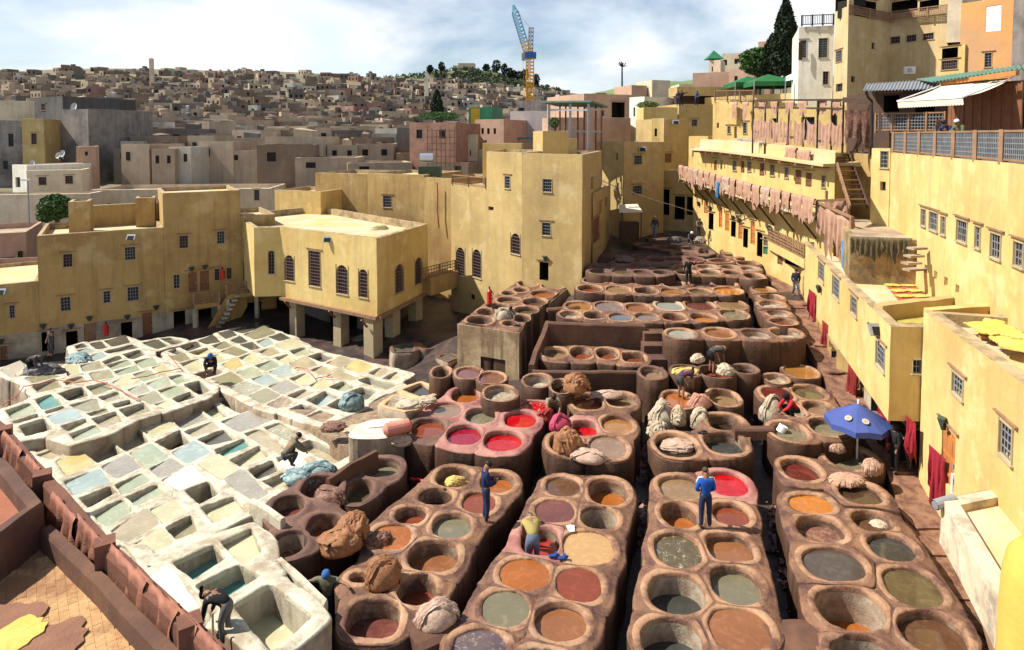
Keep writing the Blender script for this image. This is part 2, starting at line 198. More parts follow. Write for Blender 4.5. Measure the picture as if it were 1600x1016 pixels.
# ------------------------------------------------------------------ objects
COL = SC.collection
def tag(o, label=None, cat=None, group=None, kind=None):
    if label: o['label'] = label
    if cat: o['category'] = cat
    if group: o['group'] = group
    if kind: o['kind'] = kind
    return o
def empty(name, loc, rz=0.0, label=None, cat=None, group=None):
    o = bpy.data.objects.new(name, None); COL.objects.link(o); o.location = loc; o.rotation_euler = (0, 0, rz); o.empty_display_size = 0.2
    return tag(o, label, cat, group)
class MB:
    def __init__(s): s.v = []; s.f = []; s.m = []
    def add(s, vs, fs, mi=0):
        b = len(s.v); s.v += [tuple(v) for v in vs]; s.f += [tuple(i+b for i in f) for f in fs]; s.m += [mi]*len(fs)
    def box(s, c, size, rz=0.0, mi=0, rot=None):
        hx, hy, hz = size[0]/2, size[1]/2, size[2]/2
        R = rot or Matrix.Rotation(rz, 3, 'Z'); c = Vector(c)
        vs = [c + R @ Vector((x*hx, y*hy, z*hz)) for x in (-1, 1) for y in (-1, 1) for z in (-1, 1)]
        s.add(vs, [(0, 1, 3, 2), (4, 6, 7, 5), (0, 4, 5, 1), (2, 3, 7, 6), (0, 2, 6, 4), (1, 5, 7, 3)], mi)
    def bar(s, a, b, w, h=None, mi=0):
        a = Vector(a); b = Vector(b); d = b-a; h = h or w
        if d.length < 1e-6: return
        R = d.to_track_quat('Y', 'Z').to_matrix(); s.box((a+b)/2, (w, d.length, h), rot=R, mi=mi)
    def tube(s, pts, r, n=6, mi=0, cap=True):
        pts = [Vector(p) for p in pts]; rs = r if isinstance(r, (list, tuple)) else [r]*len(pts); rings = []
        for i, p in enumerate(pts):
            d = (pts[min(i+1, len(pts)-1)]-pts[max(i-1, 0)]).normalized(); q = d.to_track_quat('Z', 'Y')
            rings.append([p + q @ Vector((rs[i]*math.cos(2*math.pi*k/n), rs[i]*math.sin(2*math.pi*k/n), 0)) for k in range(n)])
        vs = [v for rg in rings for v in rg]; fs = []
        for i in range(len(pts)-1):
            for k in range(n): fs.append((i*n+k, i*n+(k+1) % n, (i+1)*n+(k+1) % n, (i+1)*n+k))
        if cap: fs += [tuple(range(n))[::-1], tuple(range((len(pts)-1)*n, len(pts)*n))]
        s.add(vs, fs, mi)
    def prism(s, poly, z0, z1, mi=0, mt=None, zf=None):
        n = len(poly); f = zf or (lambda x, y, z: z)
        vs = [(p[0], p[1], z0) for p in poly]+[(p[0], p[1], f(p[0], p[1], z1)) for p in poly]
        s.add(vs, [(i, (i+1) % n, n+(i+1) % n, n+i) for i in range(n)]+[tuple(range(n))[::-1]], mi)
        s.add(vs[n:], [tuple(range(n))], mi if mt is None else mt)
    def lathe(s, c, prof, n=16, mi=0):
        vs = []; fs = []
        for r, z in prof:
            for k in range(n): vs.append((c[0]+r*math.cos(2*math.pi*k/n), c[1]+r*math.sin(2*math.pi*k/n), c[2]+z))
        for i in range(len(prof)-1):
            for k in range(n): fs.append((i*n+k, i*n+(k+1) % n, (i+1)*n+(k+1) % n, (i+1)*n+k))
        fs.append(tuple(range((len(prof)-1)*n, len(prof)*n)))
        s.add(vs, fs, mi)
    def build(s, name, mats, parent=None, smooth=False, origin=None, **kw):
        me = bpy.data.meshes.new(name)
        if origin is None:
            if parent is None and s.v:
                a = np.array(s.v); origin = (float((a[:, 0].min()+a[:, 0].max())/2), float((a[:, 1].min()+a[:, 1].max())/2), float(a[:, 2].min()))
            else: origin = (0, 0, 0)
        off = Vector(origin)
        base = parent.matrix_world_cache if False else None
        me.from_pydata([(v[0]-off.x, v[1]-off.y, v[2]-off.z) for v in s.v], [], s.f)
        mats = mats if isinstance(mats, (list, tuple)) else [mats]
        for m in mats: me.materials.append(m)
        if len(mats) > 1: me.polygons.foreach_set('material_index', s.m)
        if smooth: me.polygons.foreach_set('use_smooth', [True]*len(me.polygons))
        me.update()
        o = bpy.data.objects.new(name, me); COL.objects.link(o)
        if parent is None: o.location = origin
        else:
            o.parent = parent
            # children are given in world coordinates: undo every parent's transform
            M = Matrix.Identity(4); q = parent; chain = []
            while q is not None: chain.append(q); q = q.parent
            for q in reversed(chain): M = M @ (Matrix.Translation(q.location) @ q.rotation_euler.to_matrix().to_4x4())
            inv = M.inverted() @ Matrix.Translation(off)
            me.transform(inv)
        return tag(o, **{k: kw[k] for k in kw})
def sharpen(o, ang=35):
    me = o.data; me.polygons.foreach_set('use_smooth', [True]*len(me.polygons))
    try: me.set_sharp_from_angle(angle=math.radians(ang))
    except Exception: pass
# ================================================================== ground
GC = [(-45, 12, -3.2), (-20, 12, -2.6), (-30, 30, -4.0), (-30, 42, -4.2), (-14, 42, -4.0), (-8, 41, -3.9), (-5, 37, -3.0), (-3, 30, -1.9), (-10, 25, -3.0), (-8, 16, -2.0),
      (0, 14, -1.5), (8, 14, -1.5), (0, 20, -1.5), (8, 20, -1.4), (3, 25, -1.3), (10, 26, -1.0), (2, 30, -1.2), (10, 31, -0.8), (2.5, 37, -0.6), (8, 36, 0.3), (15, 34, 0.3), (4.5, 41, 1.2), (12, 42, 1.3),
      (17, 40, 1.6), (8.5, 49, 2.2), (12, 50, 2.4), (6, 56, 2.8), (15, 56, 2.8), (-6, 52, -3.0), (-2, 43.5, -1.6), (-4, 46, -3.0), (0.5, 45.5, -2.6), (1.0, 42.5, -2.0), (-0.5, 40, -2.4), (-3, 39, -2.6), (-14, 50, -4.0), (-20, 60, -2), (20, 20, -0.8), (14, 12, -1.2), (40, 30, 2), (-8, 8, -2.0), (10, 5, -1.6)]
def ground_z(x, y):
    sw = sz = 0
    for a, b, c in GC:
        w = 1.0/((x-a)**2+(y-b)**2+0.6)**1.6; sw += w; sz += w*c
    return sz/sw
g = MB(); nx_, ny_ = 110, 76; X0, X1, Y0, Y1 = -55, 45, 1, 75
vs = []
for j in range(ny_):
    for i in range(nx_):
        x = X0+(X1-X0)*i/(nx_-1); y = Y0+(Y1-Y0)*j/(ny_-1); vs.append((x, y, ground_z(x, y)+0.05*nz(x, y, 0, 1.5)))
g.add(vs, [(j*nx_+i, j*nx_+i+1, (j+1)*nx_+i+1, (j+1)*nx_+i) for j in range(ny_-1) for i in range(nx_-1)])
g.build('courtyard_ground', GRD, smooth=True, kind='structure')
# ================================================================== vats and pits
NA = 56
ANG = np.arange(NA)*2*math.pi/NA
class Cell: pass
def ellipse_cell(cx, cy, hw, hh, z, n=2.35, seed=0, quad=None, pl=None):
    """world outline R(theta) of a hole from its surveyed ellipse or corners"""
    c = Cell(); pr = (lambda x, y: PP(x, y, pl)) if pl else (lambda x, y: P(x, y, z))
    if quad:
        q = [pr(quad[i], quad[i+1]) for i in range(0, 8, 2)]
        c.c = sum(q, Vector((0, 0, 0)))/4
        inv = np.zeros(NA)
        for i in range(4):
            a, b = q[i], q[(i+1) % 4]; e = b-a; nrm = np.array([e.y, -e.x])/max(1e-6, math.hypot(e.x, e.y))
            dist = (a.x-c.c.x)*nrm[0]+(a.y-c.c.y)*nrm[1]
            if dist < 0: nrm = -nrm; dist = -dist
            cs = np.cos(ANG)*nrm[0]+np.sin(ANG)*nrm[1]
            inv += (np.maximum(cs, 0)/max(dist, 0.05))**15
        c.R = 1.06/inv**(1/15.0)
    else:
        c.c = pr(cx, cy); lf = pr(cx-hw, cy); rt = pr(cx+hw, cy); tp = pr(cx, cy-hh); bt = pr(cx, cy+hh)
        c.c = Vector(((lf.x+rt.x)/2, (tp.y+bt.y)/2, c.c.z))
        rx = (rt.x-lf.x)/2; ry = (tp.y-bt.y)/2; sh = ((tp.x-bt.x)/2)/max(ry, 0.01)
        # sheared superellipse: ray/radius by sampling
        t = np.linspace(0, 2*math.pi, 721); ex = np.sign(np.cos(t))*np.abs(np.cos(t))**(2/n)*rx; ey = np.sign(np.sin(t))*np.abs(np.sin(t))**(2/n)*ry
        ex = ex + ey*sh*0.25
        th = np.mod(np.arctan2(ey, ex), 2*math.pi); rr = np.hypot(ex, ey); o = np.argsort(th)
        c.R = np.interp(ANG, th[o], rr[o], period=2*math.pi)
    w = np.array([1+(0.018 if quad else 0.035)*nz(c.c.x*3+math.cos(a)*1.1, c.c.y*3+math.sin(a)*1.1, seed*0.7) for a in ANG])
    c.R = c.R*w; return c
def field(c, X, Y):
    dx = X-c.c.x; dy = Y-c.c.y; th = np.mod(np.arctan2(dy, dx), 2*math.pi)
    return np.hypot(dx, dy)-np.interp(th, np.append(ANG, 2*math.pi), np.append(c.R, c.R[0]))
def inpoly(X, Y, poly):
    ins = np.zeros(X.shape, bool); n = len(poly)
    for i in range(n):
        x1, y1 = poly[i][0], poly[i][1]; x2, y2 = poly[(i+1) % n][0], poly[(i+1) % n][1]
        c = ((y1 > Y) != (y2 > Y)) & (X < (x2-x1)*(Y-y1)/(y2-y1+1e-12)+x1); ins ^= c
    return ins
def build_block(cells, w=0.24, k=0.4, poly=None, mats=(None,), base=3.0, lip=0.2, drop=0.06, reach=1.3, flare=0.06, gap=0.07):
    ts = np.linspace(0, reach, 66)[1:]
    for it in range(14):
        bad = False
        for i, c in enumerate(cells):
            for d in cells[:i]:
                if (d.c-c.c).length > c.R.max()+d.R.max()+.15: continue
                if field(c, d.c.x+np.cos(ANG)*d.R, d.c.y+np.sin(ANG)*d.R).min() < gap: c.R = c.R*.97; d.R = d.R*.97; bad = True
        if not bad: break
    for ci, c in enumerate(cells):
        nb = [d for d in cells if d is not c and (d.c-c.c).length < c.R.max()+d.R.max()+2*reach]
        rr = c.R[:, None]+ts[None, :]; X = c.c.x+np.cos(ANG)[:, None]*rr; Y = c.c.y+np.sin(ANG)[:, None]*rr
        fs = field(c, X, Y); ok = np.ones(fs.shape, bool); acc = np.exp(-np.clip(fs, -1, 3)/k); cell_ok = np.ones(fs.shape, bool)
        for d in nb:
            fd = field(d, X, Y); cell_ok &= fs < fd; acc += np.exp(-np.clip(fd, -1, 3)/k)
        reg = inpoly(X, Y, poly) if poly else (-k*np.log(acc) < w)
        ok = cell_ok & reg
        first = np.where(ok.all(axis=1), len(ts)-1, np.argmax(~ok, axis=1))
        T = np.maximum(ts[np.maximum(first-1, 0)], 0.05) + 0.012
        fi = np.minimum(first, len(ts)-1); c.shared = ~cell_ok[np.arange(NA), fi]
        # outer or shared edge?
        c.T = T
        me_build(c, mats, base, lip, drop, flare, ci)
def me_build(c, mats, base, lip, drop, flare, ci):
    c.flare0 = flare
    vs = []; mi = []; zc = c.c.z; dep = c.depth
    prof = []
    for a in range(NA):
        T = c.T[a]; sh = c.shared[a]; flare = c.flare0 if not sh else -0.012; lw = min(lip, T*0.8); far_ = T-lw; dd_ = drop if far_ > 0.12 else drop*far_/0.12*0.5
        prof.append([(0.0, -dep), (0.0, -dep*0.5), (0.0, -0.14), (0.004, -0.035), (0.02, -0.004), (lw*0.5, 0.006), (lw*0.92, 0.0), (lw+far_*0.25, -dd_*0.8), (lw+far_*0.6, -dd_), (T+(0.01 if sh else -0.03), -dd_-(0.006 if sh else 0.002)), (T+(0.03 if sh else 0.01), -dd_-(0.02 if sh else 0.05)),
                     (T+0.012+flare*0.4, -0.55), (T+0.012+flare*1.0, -1.15), (T+0.012+flare*2.2, -base)])
    nr = len(prof[0]); sl = c.slope
    for r in range(nr):
        for a in range(NA):
            off, dz = prof[a][r]; R = c.R[a]+off; x = c.c.x+math.cos(ANG[a])*R; y = c.c.y+math.sin(ANG[a])*R
            z = zc+sl[0]*(y-c.c.y)+sl[1]*(x-c.c.x)+dz
            if 3 <= r <= 9: z += (0.02 if c.cat == 'lime pit' else 0.035)*nz(x, y, 0, 1.1)+0.014*nz(x, y, 3, 6)
            if r >= 10: dd = 0.05*nz(x, y, z, 1.6)*(0 if c.shared[a] else 1); x += dd*math.cos(ANG[a]); y += dd*math.sin(ANG[a])
            if 2 <= r <= 5: dd = 0.022*nz(x, y, 1.7, 4.5)+0.012*nz(x, y, 7, 11); x += dd*math.cos(ANG[a]); y += dd*math.sin(ANG[a]); z += 0.008*nz(x, y, 2, 13)
            if r < 2: dd = 0.02*nz(x, y, z*1.5, 3); x += dd*math.cos(ANG[a]); y += dd*math.sin(ANG[a])
            vs.append((x, y, z))
    m = MB()
    for r in range(nr-1):
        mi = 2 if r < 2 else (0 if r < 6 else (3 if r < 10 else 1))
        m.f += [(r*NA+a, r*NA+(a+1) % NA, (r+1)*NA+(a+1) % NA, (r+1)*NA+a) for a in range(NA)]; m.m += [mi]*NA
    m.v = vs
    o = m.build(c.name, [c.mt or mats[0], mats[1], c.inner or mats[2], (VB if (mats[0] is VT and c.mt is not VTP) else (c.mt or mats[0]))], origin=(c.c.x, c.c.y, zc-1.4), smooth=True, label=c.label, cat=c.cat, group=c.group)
    # contents
    lv = zc-c.level; q = MB(); qs = [(c.c.x, c.c.y, lv)]
    dryb = c.liq in ('dry',)
    for fr in (0.5, 1.0):
        for a in range(NA):
            R = (c.R[a]+0.035)*fr; x = c.c.x+math.cos(ANG[a])*R; y = c.c.y+math.sin(ANG[a])*R
            qs.append((x, y, lv+(0.06*nz(x, y, 0, 2.5)+(0.10*(fr-0.5)) if dryb else 0)))
    f = [(0, 1+a, 1+(a+1) % NA) for a in range(NA)]+[(1+a, 1+NA+a, 1+NA+(a+1) % NA, 1+(a+1) % NA) for a in range(NA)]
    q.add(qs, f); q.build('residue' if dryb else ('dye' if c.cat == 'dye vat' else 'lime_water'), LQ[c.liq], parent=o, smooth=True)
    c.obj = o
CNAME = dict(orange='orange', borange='bright orange', rust='rust red', rustp='purplish rust', obrown='orange brown', brown='brown', dbrown='dark brown', maroon='maroon', red='scarlet', crimson='crimson', redp='pale red',
             redf='foam flecked scarlet', cream='cream', amber='amber', tan='tan', tanp='pinkish tan', olive='olive', olivef='foamy olive', ggreen='grey green', slate='slate grey', gbrown='grey brown', sky='blue grey', lilac='lilac grey',
             pale='pale grey', dark='blackish', foamb='foam flecked brown', purplef='grey, purple scummed', dry='', limegrn='pale green', limeyel='pale yellow', limeol='olive', limetan='tan', limegry='grey', limewht='milk white', limeblu='pale blue',
             limeteal='teal', limefoam='white foamed', limeor='golden', limedark='dark')
ORD = ['first', 'second', 'third', 'fourth', 'fifth', 'sixth', 'seventh', 'eighth', 'ninth', 'tenth', 'eleventh', 'twelfth', 'thirteenth', 'fourteenth', 'fifteenth', 'sixteenth', 'seventeenth', 'eighteenth', 'nineteenth', 'twentieth']
for a_ in ('twenty', 'thirty', 'forty'):
    ORD += [a_+'-'+b for b in ORD[:9]] if a_ == 'twenty' else [ {'thirty': 'thirtieth', 'forty': 'fortieth'}[a_] ] + [a_+'-'+b for b in ORD[:9]]
VATS = {}
def vat_block(key, where, z, rows, org, w=0.24, poly=None, mat0=None, base=3.0, k=0.42, group=None, flare=0.0, lip=0.2, inner=None):
    """rows: (cx, cy, hw, hh, liquid, level[, dz][, n][, top material]) in survey units of the sheet whose corner is org"""
    cells = []
    for i, r in enumerate(rows):
        o = r[8] if len(r) > 8 and r[8] else org; dz = r[6] if len(r) > 6 and r[6] else 0; n = r[7] if len(r) > 7 and r[7] else 2.35
        zz = z+dz
        c = ellipse_cell(o[0]+r[0]/5, o[1]+r[1]/5, r[2]/5, r[3]/5, zz, n, seed=i)
        c.liq, c.level = r[4], r[5]; c.depth = max(r[5]+0.25, 0.9); c.slope = (0, 0); c.mt = r[9] if len(r) > 9 else None; c.inner = VIW if (r[5] >= 0.55 or c.liq == 'dry') else inner
        c.name = 'dye_vat'; c.cat = 'dye vat'; c.group = group or ('vats of '+where); c.px = (o[0]+r[0]/5, o[1]+r[1]/5); cells.append(c)
    order = sorted(range(len(cells)), key=lambda i: cells[i].px[0])
    cnt = {}
    for i in order: cnt.setdefault(cells[i].liq, []).append(i)
    for liq, ids in cnt.items():
        for j, i in enumerate(ids):
            c = cells[i]; what = ('dry' if liq == 'dry' else CNAME[liq])+' round vat'
            c.label = ('%s, only one in %s' % (what, where)) if len(ids) == 1 else '%s, %s such from left in %s' % (what, ORD[j], where)
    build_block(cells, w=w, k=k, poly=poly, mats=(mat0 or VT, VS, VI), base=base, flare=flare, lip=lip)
    VATS[key] = cells
    return cells
R1, R2, R3, R4, R5, R6, R7, R8 = (400, 700), (500, 813), (620, 560), (720, 730), (680, 813), (980, 700), (980, 813), (1190, 680)
S1, S2, S3, S4, S5, S6, S7, S8 = (1190, 813), (820, 560), (980, 560), (1120, 560), (700, 420), (860, 340), (1000, 340), (960, 460)
def V(a, b, c, d, liq, lv, dz=0, n=None, o=None, m=None): return (a, b, c, d, liq, lv, dz, n, o, m)
vat_block('C', "block under the man in blue", 0, [V(410, 310, 170, 105, 'tan', .15, n=2.6), V(790, 275, 145, 100, 'red', .15, m=VTP), V(410, 520, 155, 110, 'orange', .5), V(810, 510, 140, 90, 'rust', .2), V(400, 795, 180, 140, 'olivef', .12),
    V(800, 770, 170, 110, 'obrown', .28, n=3.6), V(385, 570, 220, 165, 'slate', .6, o=R7), V(850, 500, 190, 150, 'ggreen', .25, o=R7), V(345, 930, 240, 170, 'slate', .6, o=R7), V(880, 850, 235, 170, 'obrown', .06, o=R7)], R6, w=0.22)
vat_block('D', "the cream vat's block", 0, [V(800, 150, 133, 78, 'brown', .08), V(1150, 190, 150, 105, 'orange', .5), V(735, 340, 153, 93, 'rustp', .06), V(1080, 390, 140, 90, 'dark', .7), V(620, 570, 150, 115, 'redp', .4, n=2.8, m=VTP),
    V(995, 630, 198, 132, 'cream', .05), V(700, 420, 205, 130, 'orange', .05, o=R5), V(1120, 500, 175, 137, 'rust', .05, o=R5), V(545, 690, 192, 147, 'ggreen', .05, o=R5), V(975, 790, 200, 150, 'obrown', .18, o=R5), V(340, 1000, 210, 155, 'purplef', .06, o=R5),
    V(830, 1095, 180, 100, 'dark', .6, o=R5)], R4, w=0.22)
vat_block('E', "block under the man in navy", 0, [V(445, 928, 152, 85, 'tan', .4, o=R3), V(285, 115, 150, 90, 'orange', .3), V(140, 275, 145, 95, 'rust', .08), V(1405, 375, 145, 75, 'dark', .5, o=R1), V(1210, 520, 150, 88, 'rust', .35, o=R1),
    V(1530, 605, 155, 100, 'ggreen', .2, o=R1), V(1060, 695, 180, 115, 'orange', .05, o=R1, n=2.8), V(1385, 840, 200, 130, 'obrown', .45, o=R1, n=2.6), V(755, 535, 150, 125, 'rust', .5, o=R2), V(420, 765, 205, 150, 'rustp', .5, o=R2, n=3.2), V(300, 445, 70, 40, 'orange', .3, o=R2)], R4, w=0.22)
vat_block('G', "brown block beside white pits", 0.15, [V(250, 450, 160, 110, 'rustp', .45), V(500, 300, 190, 115, 'rustp', .45), V(530, 600, 205, 135, 'orange', .5), V(260, 745, 200, 160, 'foamb', .6)], R1, w=0.2, mat0=VTD)
vat_block('H', "walled pair beside white pits", 0.0, [V(980, 150, 140, 75, 'ggreen', .35), V(800, 330, 100, 95, 'olive', .45)], R1, w=0.24, mat0=VTD)
vat_block('I', "the scarlet and crimson block", 0.32, [V(245, 540, 130, 75, 'rust', .2, m=VTD), V(525, 595, 135, 80, 'crimson', .2), V(830, 640, 150, 80, 'red', .2), V(965, 475, 125, 65, 'red', .15), V(390, 400, 125, 65, 'tanp', .12),
    V(655, 445, 115, 62, 'ggreen', .25), V(535, 285, 115, 65, 'orange', .3)], R3, w=0.26, mat0=VTP)
vat_block('I2', "row behind the red block", 0.72, [V(810, 270, 120, 58, 'dry', .35), V(560, 110, 105, 52, 'rustp', .1), V(745, 150, 108, 50, 'rustp', .08), V(345, 105, 65, 42, 'dark', .5)], R3, w=0.16, k=0.02)
vat_block('I3', "pit beside the kneeling worker", 0.2, [V(1075, 370, 110, 45, 'redf', .1)], R3, w=0.16, mat0=VTP)
vat_block('J', "block with the folded hide", 0.3, [V(320, 660, 130, 80, 'dark', .4), V(650, 690, 140, 90, 'tanp', .08), V(720, 515, 118, 65, 'amber', .15), V(470, 540, 95, 62, 'red', .3, n=4, m=VTP), V(490, 335, 115, 65, 'rust', .25), V(750, 320, 115, 55, 'tan', .35)], S2, w=0.22)
vat_block('J2', "pair under the walled terrace", 0.7, [V(100, 170, 105, 48, 'dry', .45), V(285, 215, 75, 55, 'dark', .4)], S2, w=0.14, k=0.02)
vat_block('K', "block with the crumpled hides", 0.28, [V(385, 675, 160, 95, 'dark', .35), V(760, 660, 150, 85, 'slate', .4, n=3), V(770, 495, 130, 65, 'dark', .45, n=3)], S3, w=0.22)
vat_block('K2', "pair with the bending worker", 0.42, [V(400, 320, 110, 65, 'orange', .12), V(755, 305, 110, 65, 'tan', .3)], S3, w=0.18, k=0.06)
vat_block('K3', "dark row behind bending worker", 0.82, [V(200, 110, 90, 48, 'tanp', .3), V(460, 95, 100, 45, 'dark', .2), V(700, 100, 125, 48, 'rust', .35), V(920, 80, 85, 35, 'dark', .3)], S3, w=0.16, mat0=VTD, k=0.04)
vat_block('L', "block beside the blue parasol", 0.38, [V(475, 275, 118, 55, 'maroon', .05), V(718, 265, 128, 60, 'olive', .15), V(790, 385, 118, 62, 'tanp', .3), V(600, 405, 85, 52, 'dry', .45), V(565, 565, 130, 75, 'ggreen', .3), V(870, 530, 135, 72, 'ggreen', .3)], S4, w=0.24)
vat_block('L2', "raised pair behind blue parasol", 0.52, [V(655, 100, 115, 52, 'amber', .08), V(465, 155, 78, 36, 'dry', .3)], S4, w=0.18, k=0.05)
vat_block('M', "near block along the path", 0, [V(305, 265, 140, 90, 'maroon', .25, .1), V(700, 175, 185, 95, 'ggreen', .35, -.1), V(775, 450, 170, 95, 'dbrown', .2, .1), V(385, 535, 170, 80, 'borange', .08), V(460, 730, 180, 105, 'rust', .4), V(865, 670, 178, 98, 'brown', .3),
    V(1020, 875, 190, 122, 'slate', .15), V(565, 340, 230, 138, 'gbrown', .1, .05, o=S1), V(1185, 520, 205, 158, 'olive', .1, o=S1), V(695, 690, 255, 172, 'orange', .9, o=S1), V(1340, 870, 250, 172, 'brown', .25, o=S1), V(790, 1035, 240, 140, 'dark', .6, o=S1)], R8, w=0.22)
topO = [P(718, 503, 1.2), P(811, 517, 1.2), P(832, 490, 1.2), P(862, 467, 1.2), P(888, 446, 1.2), P(812, 437, 1.2), P(780, 456, 1.2), P(750, 479, 1.2)]
vat_block('O', "tall block with pale front", 1.2, [V(250, 400, 100, 33, 'dark', .5), V(575, 385, 80, 36, 'dark', .4), V(480, 425, 60, 22, 'dark', .5), V(300, 335, 82, 30, 'brown', .5), V(615, 322, 98, 33, 'olive', .3), V(385, 288, 105, 27, 'dark', .4), V(475, 245, 102, 28, 'tan', .25), V(680, 258, 92, 30, 'brown', .3),
    V(475, 188, 68, 22, 'slate', .3), V(570, 163, 68, 24, 'orange', .3), V(745, 195, 92, 27, 'orange', .2), V(625, 115, 72, 22, 'rust', .3), V(820, 130, 85, 25, 'gbrown', .25)], S5, poly=topO, base=3.4, flare=0.02)
vat_block('Pp', "terrace with high back wall", 0.75, [V(835, 655, 100, 42, 'tan', .3), V(1040, 655, 85, 46, 'rust', .35), V(1245, 660, 85, 44, 'rust', .35), V(1450, 690, 85, 42, 'rust', .35, n=4)], S5, w=0.3)
vat_block('Q', "row behind high brown wall", 1.75, [V(220, 690, 95, 36, 'amber', .12), V(460, 695, 108, 38, 'lilac', .08), V(685, 703, 95, 34, 'obrown', .15), V(930, 685, 100, 37, 'pale', .1, 0, m=mat('pale scraped rim', ((0.42, 0.31, 0.22), (0.32, 0.21, 0.14)), 1.0, .8, .5, 9, stain=(.46, .4, .32), stain_amt=.6)), V(1170, 685, 108, 38, 'rustp', .12), V(1415, 680, 108, 36, 'tan', .08),
    V(160, 757, 82, 28, 'dry', .3), V(350, 760, 85, 31, 'brown', .45), V(550, 775, 90, 30, 'sky', .12), V(755, 775, 88, 31, 'lilac', .15), V(970, 775, 93, 31, 'maroon', .3), V(1195, 780, 95, 32, 'borange', .25), V(1435, 755, 98, 37, 'ggreen', .15)], S6, w=0.16)
vat_block('Rr', "row under the waving man", 2.1, [V(350, 490, 85, 22, 'dry', .3), V(560, 498, 85, 20, 'obrown', .2), V(765, 508, 92, 22, 'olive', .2), V(965, 517, 80, 25, 'tanp', .2), V(1170, 505, 85, 25, 'olive', .2), V(1355, 512, 90, 26, 'amber', .2),
    V(310, 553, 92, 27, 'rust', .25), V(530, 560, 90, 28, 'tan', .1), V(750, 570, 88, 27, 'dbrown', .3), V(955, 575, 90, 23, 'amber', .12), V(1170, 575, 83, 22, 'olive', .15), V(1385, 570, 98, 28, 'borange', .1)], S6, w=0.2)
vat_block('T', "stepped column beside the path", 1.95, [V(965, 560, 90, 28, 'amber', .1, .1), V(1025, 620, 92, 25, 'tan', .3), V(1030, 676, 92, 28, 'dry', .3), V(1085, 750, 80, 28, 'dry', .3, -.1), V(1115, 812, 90, 28, 'rust', .2, -.1)], S7, w=0.18)
vat_block('U', "tall terrace of four vats", 1.75, [V(520, 305, 103, 37, 'pale', .1), V(820, 300, 103, 38, 'obrown', .12), V(1110, 308, 105, 38, 'dry', .4, 0, m=VTD), V(1340, 300, 108, 38, 'dry', .4)], S8, w=0.22, base=3.6)
vat_block('Vv', "block before the orange doors", 2.5, [V(340, 378, 62, 14, 'rust', .2), V(360, 425, 72, 20, 'dark', .2), V(530, 384, 78, 17, 'dry', .3), V(550, 427, 80, 20, 'olive', .2), V(703, 386, 78, 16, 'dry', .3), V(725, 430, 75, 20, 'olive', .25), V(625, 337, 84, 16, 'rustp', .15, .1),
    V(862, 400, 74, 19, 'dry', .25), V(890, 455, 75, 24, 'dbrown', .3), V(840, 356, 76, 16, 'tan', .25), V(820, 326, 70, 13, 'brown', .25), V(735, 292, 66, 12, 'dark', .25), V(710, 260, 58, 12, 'tan', .25)], S7, w=0.2)
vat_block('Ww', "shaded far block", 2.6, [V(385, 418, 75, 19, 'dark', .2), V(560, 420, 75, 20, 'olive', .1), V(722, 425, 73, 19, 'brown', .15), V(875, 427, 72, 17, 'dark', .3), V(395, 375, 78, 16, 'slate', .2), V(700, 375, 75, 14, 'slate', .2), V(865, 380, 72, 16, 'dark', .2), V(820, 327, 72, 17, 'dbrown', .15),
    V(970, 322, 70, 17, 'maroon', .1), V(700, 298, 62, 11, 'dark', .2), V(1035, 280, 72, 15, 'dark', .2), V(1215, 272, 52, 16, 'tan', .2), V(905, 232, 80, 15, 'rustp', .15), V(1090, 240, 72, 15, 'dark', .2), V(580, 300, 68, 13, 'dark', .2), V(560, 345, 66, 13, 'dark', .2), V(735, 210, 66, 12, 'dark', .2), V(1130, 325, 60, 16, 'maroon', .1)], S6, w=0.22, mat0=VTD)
# ------------------------------------------------------------------ square lime pits
W1, W2, W3, W4, W5, W6, W7 = (0, 500), (220, 480), (400, 530), (0, 620), (60, 680), (260, 620), (200, 813)
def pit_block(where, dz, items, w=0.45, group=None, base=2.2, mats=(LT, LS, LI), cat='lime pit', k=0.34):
    pl = (0.3+0.1227*18+dz, -0.1227, 0.0); cells = []
    for i, (o, q, liq, lv) in enumerate(items):
        px = [o[j % 2]+q[j]/5 for j in range(8)]
        c = ellipse_cell(0, 0, 0, 0, 0, quad=px, pl=pl, seed=i)
        lv = lv*.62 if lv < .85 else lv*.8; c.liq, c.level = liq, lv; c.depth = lv+0.3; c.slope = (-0.1227, 0); c.mt = None; c.inner = None; c.name = 'lime_pit'; c.cat = cat; c.px = (sum(px[::2])/4, sum(px[1::2])/4); c.group = group or ('square lime pits of '+where); cells.append(c)
    cnt = {}
    for i in sorted(range(len(cells)), key=lambda i: cells[i].px[0]): cnt.setdefault(cells[i].liq, []).append(i)
    for liq, ids in cnt.items():
        for j, i in enumerate(ids):
            nm = CNAME[liq]+' water' if liq not in ('dry', 'limewht', 'dark') else {'dry': 'residue', 'limewht': 'white lime', 'dark': 'black water'}[liq]
            cells[i].label = ('pit of %s, only one on %s' % (nm, where)) if len(ids) == 1 else 'pit of %s, %s such from left on %s' % (nm, ORD[j], where)
    build_block(cells, w=w, k=k, mats=mats, base=base, lip=0.3, drop=0.02, reach=1.0, flare=0.03, gap=0.06); return cells
g_, y_, o_, t_, gr, wh, bl, te, fo, go, dk = 'limegrn', 'limeyel', 'limeol', 'limetan', 'limegry', 'limewht', 'limeblu', 'limeteal', 'limefoam', 'limeor', 'limedark'
